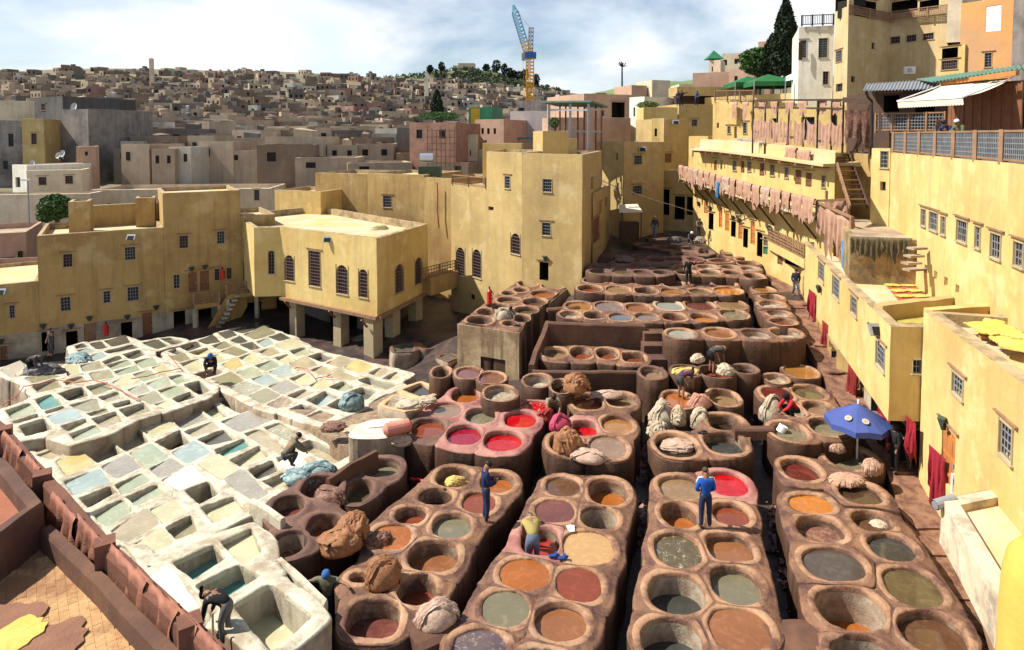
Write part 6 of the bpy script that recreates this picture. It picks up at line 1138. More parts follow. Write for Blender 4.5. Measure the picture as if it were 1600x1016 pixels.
# ------------------------------------------------------------------ terrain of the town and far hills
def interp(x, T):
    if x <= T[0][0]: return T[0][1]
    for (a, b), (c, d) in zip(T, T[1:]):
        if x <= c: f = (x-a)/(c-a); f = f*f*(3-2*f); return b+(d-b)*f
    return T[-1][1]
SKY_ = [(-600, 108), (0, 112), (140, 108), (400, 112), (660, 124), (760, 132), (860, 142), (910, 152), (1080, 150), (1300, 128), (2200, 128)]
def town_z(x, y):
    px = 800+1000*x/y; t = min(max((y-85)/345, 0), 1)**.6; Y = 275+(interp(px, SKY_)-275)*t
    return EYE+y*(212-Y)/1000 if y < 430 else EYE+430*(212-interp(px, SKY_))/1000-(y-430)*.02
q = MB(); vs = []; px_ = list(range(-1400, 3001, 40)); ds = [80, 88, 97, 108, 120, 135, 152, 172, 196, 225, 260, 300, 350, 400, 430, 520, 700, 1000, 2500]
for d in ds:
    for px in px_: x = (px-800)/1000*d; vs.append((x, d, town_z(x, d)+(1.2*nz(x, d, 0, .02) if d > 100 else -2)))
n = len(px_); q.add(vs, [(j*n+i, j*n+i+1, (j+1)*n+i+1, (j+1)*n+i) for j in range(len(ds)-1) for i in range(n-1)]); q.build('terrain', mat('dry hillside earth', ((.20, .16, .10), (.13, .12, .07)), .05, .95, .3, 1), smooth=True, kind='structure')
HF = [(-400, 135), (300, 135), (560, 128), (640, 119), (700, 111), (732, 108), (775, 113), (800, 122), (850, 136), (900, 147), (960, 150)]
HG = [(860, 165), (900, 152), (940, 143), (975, 135), (1010, 129), (1060, 128), (1110, 122), (1160, 121), (1300, 120), (2200, 125)]
for nm, prof, D, m, lo, hi in (('wooded_hill', HF, 760, mat('wooded hill green', ((.06, .10, .035), (.10, .125, .055)), .03, .95, .3, .6, stain=(.2, .17, .1), stain_amt=.5, sscale=.3), -400, 960), ('green_hill', HG, 1250, mat('grassy hill', ((.16, .20, .075), (.12, .17, .07)), .012, .95, .2, .3, stain=(.07, .10, .05), stain_amt=.6, sscale=.4), 860, 2200)):
    q = MB(); vs = []; P_ = list(range(lo, hi+1, 12)); R_ = [-1, -.75, -.5, -.3, -.15, 0, .2, .5, 1]
    for rr in R_:
        for px in P_:
            d = D*(1+.22*rr); zt = EYE+D*(212-interp(px, prof))/1000; z = zt*(1-abs(rr)**1.6)+(-10)*abs(rr)**1.6+(3*nz(px*.05, rr*3)); vs.append(((px-800)/1000*d, d, z))
    n = len(P_); q.add(vs, [(j*n+i, j*n+i+1, (j+1)*n+i+1, (j+1)*n+i) for j in range(len(R_)-1) for i in range(n-1)]); q.build(nm, m, smooth=True, kind='structure')
HB('square pale stone fort on the wooded hill', 716, 755, 742, 755, 20, 60, 99.5, CRP); HB('lower wing of the pale hilltop fort', 696+12, 758, 720, 758, 14, 60, 103, CRP, ops=[])
HB('slim white minaret among the town houses at the left of crane', 665, 300, 669.5, 300, 1.4, 20, 114, WHP, name='minaret')
HB('tan minaret tower rising from the hillside town', 236, 330, 241, 330, 1.7, 20, 92, CRP, name='minaret')
# town houses
TM = []
def town_mat(i, c1, c2):
    return mat('town house wall %d' % i, (c1, c2), .25, .95, 0, stain=tuple(v*.6 for v in c1), stain_amt=.5, streak=tuple(v*.4 for v in c1), streak_amt=.4, detail=3)
TC = [('beige', (.44, .35, .26), (.34, .26, .19)), ('brown', (.25, .185, .135), (.18, .135, .1)), ('cream', (.46, .38, .28), (.36, .29, .2)), ('grey', (.17, .15, .13), (.12, .11, .1)), ('pink', (.33, .19, .16), (.26, .15, .12)), ('white', (.52, .49, .43), (.42, .39, .33))]
PRO = []
rnd = random.Random(11)
def house_mesh(m, cx, cy, cz, w, d, h, rz, rnd, mi=0):
    c, s = math.cos(rz), math.sin(rz)
    def T(x, y, z): return (cx+x*c-y*s, cy+x*s+y*c, cz+z)
    hw, hd = w/2, d/2; v = [T(-hw, -hd, -6), T(hw, -hd, -6), T(hw, hd, -6), T(-hw, hd, -6), T(-hw, -hd, h), T(hw, -hd, h), T(hw, hd, h), T(-hw, hd, h)]
    k = .88; v += [T(-hw*k, -hd*k, h), T(hw*k, -hd*k, h), T(hw*k, hd*k, h), T(-hw*k, hd*k, h), T(-hw*k, -hd*k, h-.5), T(hw*k, -hd*k, h-.5), T(hw*k, hd*k, h-.5), T(-hw*k, hd*k, h-.5)]
    m.add(v, [(0, 1, 5, 4), (1, 2, 6, 5), (2, 3, 7, 6), (3, 0, 4, 7), (4, 5, 9, 8), (5, 6, 10, 9), (6, 7, 11, 10), (7, 4, 8, 11), (8, 9, 13, 12), (9, 10, 14, 13), (10, 11, 15, 14), (11, 8, 12, 15), (12, 13, 14, 15)], mi)
    if rnd.random() < .3: a = rnd.uniform(-.3, .2)*w; m.add([T(a+x*w*.16, y*d*.2, z) for x in (-1, 1) for y in (-1, 1) for z in (h-.5, h+.8+rnd.random()*.8)], [(0, 1, 3, 2), (4, 6, 7, 5), (0, 4, 5, 1), (2, 3, 7, 6), (1, 5, 7, 3)], mi)
    nw = max(1, int(w/2.2))
    for fl in range(max(1, int(h/2.8))):
        for i in range(nw):
            if rnd.random() < .3: continue
            x = -hw+(i+.5)*w/nw; z = h-1.9-fl*2.7
            if z < -2: continue
            m.add([T(x+sx*.5, -hd-.02+o, z+sz*.7) for o in (0, .0) for sx, sz in ((-1, -1), (1, -1), (1, 1), (-1, 1))], [(0, 1, 2, 3)], mi+6 if mi >= 0 and False else 6)
allm = [town_mat(i, a, b) for i, (n_, a, b) in enumerate(TC)]+[DRK]
cnt = 0; far_m = MB(); protos = {}; town = []
rows = []; d = 86
while d < 428: rows.append(d); d *= 1.05
for ri, d in enumerate(rows):
    sp = rnd.uniform(6.2, 7.6); x = (-120-800)/1000*d; xe = (1130-800)/1000*d
    while x < xe:
        w = rnd.uniform(4.0, 8.5)*(1 if rnd.random() < .8 else .5); h = rnd.uniform(1.8, 4.2)*(1.4 if rnd.random() < .1 else 1); dd = rnd.uniform(4, 7); px = 800+1000*x/d; y = d+rnd.uniform(-.03, .03)*d
        z = town_z(x, y); Y = 212-(z+h-EYE)/y*1000
        ci = rnd.choices(range(6), (28, 28, 14, 18, 4, 8))[0]
        hidden = (px > 905 and d < 200) or (d < 125 and (px < 140 or px > 720)) or (d < 112 and px < 175)
        if not hidden and rnd.random() < .9:
            if d < 300 and cnt < 290:
                key = (ci, rnd.randrange(3))
                if key not in protos:
                    pm = MB(); house_mesh(pm, 0, 0, 0, 6.5, 6.5, 5, 0, random.Random(ci*7+key[1])); o = pm.build('town_house', [allm[ci]]*6+[DRK], origin=(0, 0, 0)); protos[key] = o
                else: o = protos[key].copy(); COL.objects.link(o)
                o.location = (x, y, z); o.scale = (w/6.5, dd/6.5, h/5); o.rotation_euler = (0, 0, rnd.uniform(-.35, .35))
                town.append((ri, ci, px, o)); cnt += 1
            else: house_mesh(far_m, x, y, z, w*.9, dd, h*.8, rnd.uniform(-.6, .6), rnd, ci)
        x += w*rnd.uniform(.72, .98)
far_m.build('far_town', allm, kind='stuff')
town.sort(key=lambda t: t[2]); seen = {}
for ri, ci, px, o in town:
    k = seen.get((ri, ci), 0); seen[ri, ci] = k+1
    tag(o, '%s flat roofed town house, %s such from left in row %s up the hill' % (TC[ci][0], ORD[min(k, 38)], ('one', 'two', 'three', 'four', 'five', 'six', 'seven', 'eight', 'nine', 'ten', 'eleven', 'twelve', 'thirteen', 'fourteen', 'fifteen', 'sixteen', 'seventeen', 'eighteen', 'nineteen', 'twenty', 'twenty-one', 'twenty-two', 'twenty-three', 'twenty-four', 'twenty-five', 'twenty-six', 'twenty-seven', 'twenty-eight', 'twenty-nine', 'thirty')[ri]), 'house', 'houses of the hillside town')
# ------------------------------------------------------------------ trees
LFD = mat('dark conifer leaf', ((.018, .032, .016), (.03, .05, .022)), 3, .8, 0); LFM = mat('mid green leaf', ((.035, .09, .018), (.06, .13, .03)), 3, .7, 0); BRK = mat('bark', ((.1, .07, .05), (.06, .045, .035)), 3, .9, .3)
LFY = mat('yellow green weed leaf', ((.16, .2, .04), (.11, .15, .03)), 3, .8, 0)
def crown(m, c, shape, n, leaf, rnd):
    for i in range(n):
        t = rnd.random(); R, z = shape(t); a = rnd.random()*6.283; rr = R*(rnd.random()**.35)*(1+.28*nz(a*1.2, t*5, c[0]))
        p = Vector((c[0]+rr*math.cos(a), c[1]+rr*math.sin(a), c[2]+z)); s = leaf*rnd.uniform(.5, 1.3); Rm = Matrix.Rotation(rnd.random()*6.28, 3, Vector((rnd.uniform(-1, 1), rnd.uniform(-1, 1), rnd.uniform(-1, 1))).normalized())
        m.add([p+Rm @ Vector(v)*s for v in ((-1, 0, 0), (0, -.5, .15), (1, 0, 0), (0, .5, .15))], [(0, 1, 2, 3)])
def tree(label, px, py_base, d, h, w, kind, m, n, leaf=.25, name='tree', group=None, seed=1):
    b = PD(px, py_base, d); r = empty(name, b, 0, label, 'tree', group); rn = random.Random(seed)
    q = MB(); q.tube([(b.x, b.y, b.z-3), (b.x+.1, b.y, b.z+h*.3), (b.x, b.y, b.z+h*.8)], [w*.07+.05, w*.05+.04, .03], 7)
    for k in range(5): a = k*1.3; q.tube([(b.x, b.y, b.z+h*(.2+.1*k)), (b.x+w*.33*math.cos(a), b.y+w*.33*math.sin(a), b.z+h*(.35+.11*k))], [w*.025+.02, .02], 5)
    q.build('trunk', BRK, r); q = MB()
    sh = (lambda t: (w/2*(math.sin(min(1, (1-t)*1.25)*math.pi/2)**.8)*(.55+.45*min(1, t*5)), h*(.04+.96*t))) if kind == 'c' else (lambda t: (w/2*math.sqrt(max(0.02, 1-(2*t-1)**2)), h*(.15+.85*t)))
    crown(q, b, sh, n, leaf, rn); q.build('crown', m, r); return r
tree('tall dark cypress beside the cream shuttered house', 1226, 122, 78, 9.6, 3.3, 'c', LFD, 5200, .28, 'cypress_tree', seed=2)
tree('second shorter dark cypress left of the tall one', 1207, 122, 82, 5.6, 3.2, 'c', LFD, 2600, .28, 'cypress_tree', seed=3)
tree('rounded mid green tree below the cypresses', 1185, 124, 84, 4.0, 5.2, 'r', LFM, 2600, .26, seed=4)
tree('round bright green tree behind the left roof tower', 88, 350, 56, 2.6, 2.9, 'r', LFM, 2600, .14, seed=5); tree('small green bush left of the round tree', 72, 350, 57, 1.3, 1.6, 'r', LFM, 900, .12, seed=6)
tree('dark conifer among the town houses left of the crane', 683, 186, 120, 5.4, 2.6, 'c', LFD, 1500, .3, 'cypress_tree', seed=7); tree('low green bushes beside the dark town conifer', 688, 190, 112, 1.6, 7, 'r', LFM, 1400, .22, 'bush', seed=8)
tree('potted shrub at the foot of the roof pavilion', 866, 202, 56, 1.0, 1.0, 'r', LFM, 400, .1, 'bush', seed=9); tree('yellow green weeds on the ochre back block', 1012, 172, 76, 1.0, 2.6, 'r', LFY, 900, .14, 'bush', seed=10)
rn = random.Random(4)
for i, px in enumerate([672, 690, 760, 776, 788, 797, 803, 812, 820, 838]): tree('small dark tree on the wooded hill, %s from the left on its skyline' % ORD[i], px, interp(px, HF)+2, 745, 9+7*rn.random(), 7+5*rn.random(), 'r', LFD, 260, 1.6, group='trees on the wooded hill skyline', seed=i)
q = MB()
for i in range(900):
    px = rn.uniform(600, 880); f = rn.random(); Y = interp(px, HF)+2+f*24; d = 760-150*f; c = PD(px, Y, d); crown(q, c, lambda t: (3.2*math.sqrt(max(.02, 1-(2*t-1)**2)), 5*t), 9, 2.0, rn)
q.build('hill_woodland', mat('far woodland', ((.045, .065, .035), (.07, .09, .045)), .2, .9, 0), kind='stuff')
# street lamp, dishes, tank
r = empty('lamp_post', PD(46, 350, 58), 0, 'thin grey lamp post beside the round tree', 'lamp post'); q = MB(); a = PD(46, 354, 58); q.tube([a, (a.x, a.y, a.z+4.2)], .06, 6); q.build('pole', MTL, r); q = MB(); q.box((a.x-.2, a.y, a.z+4.25), (.7, .25, .16)); q.build('lamp_head', WHT, r)
def dish(label, px, py, d, s):
    c = PD(px, py, d); r = empty('satellite_dish', c, 0, label, 'satellite dish'); q = MB(); vs = []; n = 12
    for i in range(4):
        for k in range(n): rr = s*i/3; vs.append((c.x+rr*math.cos(k*6.283/n)*.75, c.y+.3*s-.3*s*(i/3)**2+.35*rr*math.sin(k*6.283/n), c.z+rr*math.sin(k*6.283/n)))
    q.add(vs, [(i*n+k, i*n+(k+1) % n, (i+1)*n+(k+1) % n, (i+1)*n+k) for i in range(3) for k in range(n)]); q.build('reflector', MATS['dish grey'] if 'dish grey' in MATS else mat('dish grey', ((.5, .5, .48), (.35, .35, .34)), 2, .6, .1), r); q = MB(); q.bar((c.x, c.y, c.z), (c.x, c.y+.2, c.z-s*1.6), .06); q.build('arm', MTL, r)
dish('white satellite dish on the cream flat roofed house, right one', 97, 240, 76, .42); dish('white satellite dish on the cream flat roofed house, left one', 90, 243, 77, .38); dish('white dish on the white house end', 50, 256, 75, .42); dish('white dish above the grey flaking house', 115, 167, 92, .6)
c = PD(672, 247, 58); r = empty('water_heater', c, 0, 'silver cylinder water heater over a dark green tank on the roof', 'water heater'); q = MB(); q.tube([(c.x-.9, c.y, c.z), (c.x+.3, c.y, c.z)], .42, 16); q.build('cylinder', mat('brushed steel', ((.6, .62, .66), (.5, .52, .55)), 2, .3, 0, metallic=.8), r, smooth=False)
q = MB(); q.box((c.x, c.y, c.z-1.3), (2.0, 1.2, 1.1)); q.build('tank', mat('dark green tank', ((.05, .08, .04), (.04, .06, .035)), 1, .6, 0), r)
# ================================================================== hides
def hide(label, p, u, w, a, b, m, seed, group=None, sag=0.0, name='hide', cat='hide', fold=.07, ragged=.28, push=None):
    rn = random.Random(seed); u = Vector(u).normalized(); n = Vector((u.y, -u.x, 0)); n = n if (push or -1)*n.y > 0 else -n
    nu, nf, nb_ = 12, 10, (4 if b > 0 else 0); ph = rn.random()*9; q = MB(); vs = []
    prof = [1+ragged*noise.noise(Vector((i*.55, seed*1.7, 0)))*2-(.22 if i in (0, nu) else 0)-(.3 if (i == 5+seed % 3) else 0) for i in range(nu+1)]
    profb = [1+ragged*noise.noise(Vector((i*.5, seed*2.9, 4)))*2 for i in range(nu+1)]
    rowsn = [-(j+1)/nb_ for j in range(nb_)][::-1] if nb_ else []
    rows_ = rowsn+[j/nf for j in range(nf+1)]
    for s in rows_:
        for i in range(nu+1):
            f = i/nu-.5; d = (s*a*prof[i]) if s >= 0 else (-s*b*profb[i])
            nar = 1-.16*math.sin(min(1, abs(s))*math.pi)*(1 if seed % 2 else .4); sg = sag*(1-(2*f)**2)
            wob = fold*math.sin(i*1.7+ph+1.5*s)*min(1, abs(s)*1.5+(.6 if sag else 0))+.04*noise.noise(Vector((i*.6, s*3, seed)))
            c = Vector(p)+u*(f*w*nar)+Vector((0, 0, -d-sg))+n*((.05 if s >= 0 else -.07)+wob)
            if s == 0 and b > 0: c = Vector(p)+u*(f*w)+Vector((0, 0, .05))
            vs.append(c)
    k = nu+1; R_ = len(rows_); fs = [(r*k+i, r*k+i+1, (r+1)*k+i+1, (r+1)*k+i) for r in range(R_-1) for i in range(nu)]
    q.add(vs, fs); return tag(q.build(name, m, smooth=True), label, cat, group)
gal = []
for i in range(3):
    for j in range(6): gal.append((i, (j+.5)/6))
kinds = ['ribboned', 'narrow', 'short', 'narrow pale', 'long', 'longest', 'broad', 'white lined', 'plain broad', 'small white lined', 'square', 'white cornered', 'broad creased', 'widest', 'slanted', 'tan', 'wrinkled', 'last']
for k, (i, t) in enumerate(gal):
    x, y = lerp2(G[i], G[i+1], t); z = GZ[i]+(GZ[i+1]-GZ[i])*t+.97; u = (G[i+1][0]-G[i][0], G[i+1][1]-G[i][1], 0)
    hide('%s tan hide over the gallery rail, %s from the far end' % (kinds[k], ORD[k]), (x-.05, y, z), u, .84+.12*(k % 3), 1.0+.5*((k*7) % 5)/5, .5, HID if k % 5 != 3 else HPK, 20+k, 'hides on the gallery rail', fold=.05)
for k, (px, d) in enumerate(((1148, 56), (1165, 55), (1192, 43.9), (1210, 43.1), (1234, 42), (1255, 41.2), (1284, 40.2), (1307, 39.4))):
    y0 = 158; w = .62; a = PD(px, y0 if k > 1 else 160, d); hide('short ragged tan hide on the %s, %s from the left' % ('cream roof rail' if k < 2 else 'top bar of the hide rack', ORD[k if k < 2 else k-2]), a, (-.35, .9, 0) if k < 2 else (.53, -.85, 0), w, 1.5 if k < 2 else .85, .3, HID, 60+k, 'hides along the top rails', fold=.03, ragged=.16)
for k, (px, d) in enumerate(((1184, 44.2), (1199, 43.5), (1214, 42.9), (1231, 42.2), (1250, 41.4), (1270, 40.6), (1290, 39.9), (1308, 39.3))):
    a = PD(px, 181+k*.8, d); hide('swagged tan hide hung by its corners in the rack, %s from the left' % ORD[k], a, (.53, -.85, 0), .80, 1.45, 0, HID, 80+k, 'swagged hides in the rack', sag=.4, fold=.03, ragged=.16)
for k, (px, py) in enumerate(((1220, 224), (1236, 231), (1256, 236))):
    hide('tan hide lying over the gallery parapet, %s from the left' % ORD[k], PD(px, py, 42.3-k*1.4), (.3, -.95, .02), 1.1, .8, .4, HID, 100+k, 'hides on the parapet')
for k in range(5):
    hide('grey hide drying on the gallery parapet, %s from the left' % ORD[k], PD(1158+k*7.5, 216+k*1.3, 49-k*.9), (.25, -.97, 0), .8, .5, .3, mat('grey felt hide', ((.33, .29, .24), (.25, .22, .19)), 2, .9, .3), 110+k, 'grey hides on the parapet')
for k, (px, py, d, w, a_) in enumerate(((1287, 322, 36.8, .85, 1.8), (1303, 330, 35.6, 1.0, 2.2), (1321, 340, 34.4, .95, 1.8))):
    hide('large smooth tan hide hanging at the corner frame, %s from the left' % ORD[k], PD(px, py, d), (.55, -.83, -.1), w, a_, .4, HID, 120+k, 'large hides at the corner frame')
hide('long tan hide strung between the rack stair and the gallery', PD(1308, 313, 37), (.7, -.7, 0), 1.6, .6, 0, HID, 131)
hide('bright blue cloth hanging below the large tan hides', PD(1325, 378, 34), (.5, -.85, 0), .7, 1.6, 0, mat('bright blue cloth', ((.02, .24, .55), (.02, .18, .45)), 2, .8, .2), 132, name='cloth', cat='cloth')
hide('small blue cloth among the hides on the gallery rail', PD(1122, 284, 47.5), (.2, -.97, 0), .4, 1.1, 0, MATS['bright blue cloth'], 133, name='cloth', cat='cloth')
hide('dark brown hide hanging in the shaded bay beside the rack', PD(1342, 172, 37.6), (.9, -.4, 0), 1.5, 2.0, 0, HBR, 134)
for k, (px, py, d, m_, w, a_) in enumerate(((1270, 455, 34.8, HCR, .55, 1.5), (1292, 505, 31.6, HRR, .6, 1.5), (1334, 565, 27.2, HRR, .6, 1.7), (1383, 640, 23.0, HCR, .6, 1.3), (1425, 655, 21.5, HCR, .42, 1.3), (1466, 705, 19.6, HCR, .6, 1.5))):
    hide('%s hide hanging beside a doorway along the path, %s from the far end' % ('crimson' if m_ is HCR else 'dull red', ORD[k]), PD(px, py, d), (.3, -.9, -.35), w, a_, 0, m_, 140+k, 'red hides along the path', fold=.12, ragged=.2)
for k, (px, py, w, a_) in enumerate(((20, 690, 1.9, .8), (52, 722, 1.2, .9), (100, 790, 1.7, .8), (140, 826, 1.6, .8), (200, 880, 1.9, .9), (245, 922, 1.9, .9), (285, 958, 1.2, 1.0), (325, 995, 1.4, 1.0))):
    hide('red brown hide draped over the foreground wall, %s from the far end' % ORD[k], P(px, py, 2.66), (3.5, -2.9, 0), w, a_, .35, HRB_ := mat('red brown hide', ((0.30, 0.12, 0.075), (0.2, 0.078, 0.05)), 1.6, .75, .4, 10, stain=(.38, .17, .11), stain_amt=.5, sscale=1.5), 160+k, 'hides on the foreground wall', fold=.10)
MOS = mat('mossy dark hide', ((.10, .085, .05), (.16, .13, .08)), 2.5, .9, .9)
for k in range(4):
    a_, b_ = Vector((tp[0].x, tp[0].y, 6.55)), Vector((tp[1].x, tp[1].y, 6.55)); hide('mossy dark hide hanging over the flagstone terrace edge, %s from the left' % ORD[k], a_.lerp(b_, .12+.2*k)+Vector((0, -.08, 0)), b_-a_, .75+.1*(k % 2), .75+.25*((k*3) % 4)/4, .25, MOS, 180+k, 'mossy hides on the terrace edge', ragged=.4)
def flat_hide(label, c, r, m, seed, th=.02, tilt=(0, 0), cat='hide', name='hide', asp=1.3, rz=0):
    rn = random.Random(seed); n = 26; q = MB(); top = []; bot = []
    legs = [rn.uniform(.15, .35) for _ in range(4)]
    for k in range(n):
        t = k/n*2*math.pi; rr = r*(1+.10*noise.noise(Vector((math.cos(t)*2, math.sin(t)*2, seed)))+sum(l*math.exp(-((t-(math.pi/4+i*math.pi/2)+math.pi) % (2*math.pi)-math.pi)**2/.05) for i, l in enumerate(legs)))*(1-.18*(k % 2)*rn.random())
        x = rr*math.cos(t)*asp; y = rr*math.sin(t); X = c[0]+x*math.cos(rz)-y*math.sin(rz); Y = c[1]+x*math.sin(rz)+y*math.cos(rz)
        z = c[2]+x*tilt[0]+y*tilt[1]+.03*noise.noise(Vector((X*3, Y*3, 0))); top.append((X, Y, z+th)); bot.append((X, Y, z-.01))
    q.add(top+bot+[(c[0], c[1], c[2]+th+.02)], [(i, (i+1) % n, 2*n) for i in range(n)]+[(i, n+i, n+(i+1) % n, (i+1) % n) for i in range(n)])
    return tag(q.build(name, m), label, cat)
k = 0
for r_i in range(4):
    for c_i in range(4):
        x = 14.6+r_i*-.5+c_i*1.15+0; a = P(1388+c_i*24+r_i*8, 437+r_i*8.5, 4.38); k += 1
        flat_hide('yellow hide drying on the far wing roof, %s of the third row nearest first, %s across' % (ORD[k-1], ORD[c_i]) if False else 'yellow hide drying on the wing roof, %s from left in %s row' % (ORD[c_i], ORD[r_i]), a, .27, HYL, 200+k, rz=.2, asp=1.25)
q = MB(); c4 = [P(1374, 434, 4.34), P(1468, 432, 4.34), P(1498, 466, 4.34), P(1404, 470, 4.34)]; q.add([tuple(p) for p in c4], [(0, 1, 2, 3)]); tag(q.build('roof_mat', mat('red roof felt', ((.4, .09, .05), (.33, .07, .045)), 2, .9, .3)), 'red felt under the yellow hides on the wing roof', 'roof felt')
for i, (px, py) in enumerate(((1530, 508), (1547, 519), (1553, 504), (1566, 532), (1574, 516), (1588, 544), (1595, 526), (1540, 514), (1560, 511), (1584, 524), (1580, 538), (1598, 538))): flat_hide('yellow hide on the rusty corrugated sheet, %s from the left' % ORD[i], P(px, py, 5.42), .30, HYL, 220+i, th=.03, rz=.4*i)
for i, (px, py) in enumerate(((1420, 500), (1436, 496))): flat_hide('olive yellow hide scrap behind the mossy roof wall, %s one' % ('left', 'right')[i], P(px, py, 4.4), .5, mat('olive yellow hide', ((.42, .36, .08), (.3, .27, .07)), 2, .9, .3), 230+i)
flat_hide('bright yellow hide at the lower left corner of the tiled floor', P(14, 1002, 1.78), .42, HYL, 240, rz=1.2, asp=1.5)
flat_hide('brown suede hide lying on the tiled floor, left edge', P(-20, 985, 1.74), .72, mat('brown suede', ((.26, .13, .08), (.2, .1, .065)), 2, .95, .5, 20), 241, rz=.1, asp=1.3); flat_hide('second brown suede hide lying nearer on the tiled floor', P(62, 1012, 1.74), .6, MATS['brown suede'], 242, rz=.6, asp=1.3)
# ------------------------------------------------------------------ heaps
def pile(label, c, w, d, h, m, seed, rz=0, mode='crumple', name='hide_pile', cat='hide pile', group=None, parent_fringe=0):
    """a mound of separate skins thrown over each other: every skin is a wrinkled sheet with a torn edge"""
    rn = random.Random(seed); q = MB(); ct, st2 = math.cos(rz), math.sin(rz); h *= (.8 if mode != 'fringe' else .6)
    def surf(dv, k):
        n1_ = 1+.16*noise.noise(dv*1.5+Vector((seed*3, 0, 0)))+.05*noise.noise(dv*4+Vector((seed, 1, 0)))
        r = n1_*k; X, Y, Z = dv.x*r*w/2, dv.y*r*d/2, dv.z*r; Z = Z if Z > -.22 else -.22+(Z+.22)*.12
        return (c[0]+X*ct-Y*st2, c[1]+X*st2+Y*ct, c[2]+(Z+.25)*h/1.22)
    nu, nv = 24, 12; vs = []
    for j_ in range(nv+1):
        ph = math.pi*j_/nv
        for i_ in range(nu): th = 2*math.pi*i_/nu; vs.append(surf(Vector((math.sin(ph)*math.cos(th), math.sin(ph)*math.sin(th), math.cos(ph))), .93))
    q.add(vs, [(j_*nu+i_, (j_+1)*nu+i_, (j_+1)*nu+(i_+1) % nu, j_*nu+(i_+1) % nu) for j_ in range(nv) for i_ in range(nu)])
    N_ = {'crumple': 15, 'roll': 10, 'fringe': 150}[mode]
    for k in range(N_):
        if mode == 'fringe': az = rn.random()*6.283; el = rn.uniform(.35, 1.2); lx, ly, gx, gy = rn.uniform(.025, .06), rn.uniform(.3, .9), 2, 8; tw = math.pi/2
        elif mode == 'roll': az = rn.uniform(-.5, .5)+(math.pi if k % 2 else 0); el = .15+1.5*k/N_; lx, ly, gx, gy = rn.uniform(.22, .34), rn.uniform(.9, 1.4), 10, 22; tw = rn.uniform(-.25, .25)
        else: az = rn.random()*6.283; el = rn.uniform(.25, 1.5); lx, ly, gx, gy = rn.uniform(.3, .55), rn.uniform(.5, .85), 13, 17; tw = rn.random()*3
        dc = Vector((math.cos(az)*math.cos(el), math.sin(az)*math.cos(el), math.sin(el))); e1 = dc.cross(Vector((.01, .02, 1))).normalized(); e2 = dc.cross(e1); E1 = e1*math.cos(tw)+e2*math.sin(tw); E2 = -e1*math.sin(tw)+e2*math.cos(tw)
        if mode == 'fringe': E1, E2 = e1, e2
        lift = .96+(.011*k if mode != 'fringe' else .06+.12*rn.random())+.03*rn.random(); ph0 = rn.random()*9; fr = rn.uniform(5, 8); vs = []; off = .14 if mode != 'fringe' else .10
        for a_ in range(gx+1):
            for b_ in range(gy+1):
                s_, t_ = 2*a_/gx-1, 2*b_/gy-1; ed = 1+.28*noise.noise(Vector((s_*1.8+k*3, t_*1.8, seed)))
                dv = (dc+E1*s_*lx*ed+E2*t_*ly*ed).normalized(); fold = .045*math.sin(s_*fr+ph0+1.3*math.sin(t_*2.2+ph0))*(1 if mode != 'fringe' else .3)+.05*noise.noise(dv*5+Vector((k, 0, seed)))
                drop = -.05*max(abs(s_), abs(t_))**6
                vs.append(surf(dv, lift+fold+drop))
        q.add(vs, [(a_*(gy+1)+b_, (a_+1)*(gy+1)+b_, (a_+1)*(gy+1)+b_+1, a_*(gy+1)+b_+1) for a_ in range(gx) for b_ in range(gy)])
    return tag(q.build(name, m, smooth=True), label, cat, group)
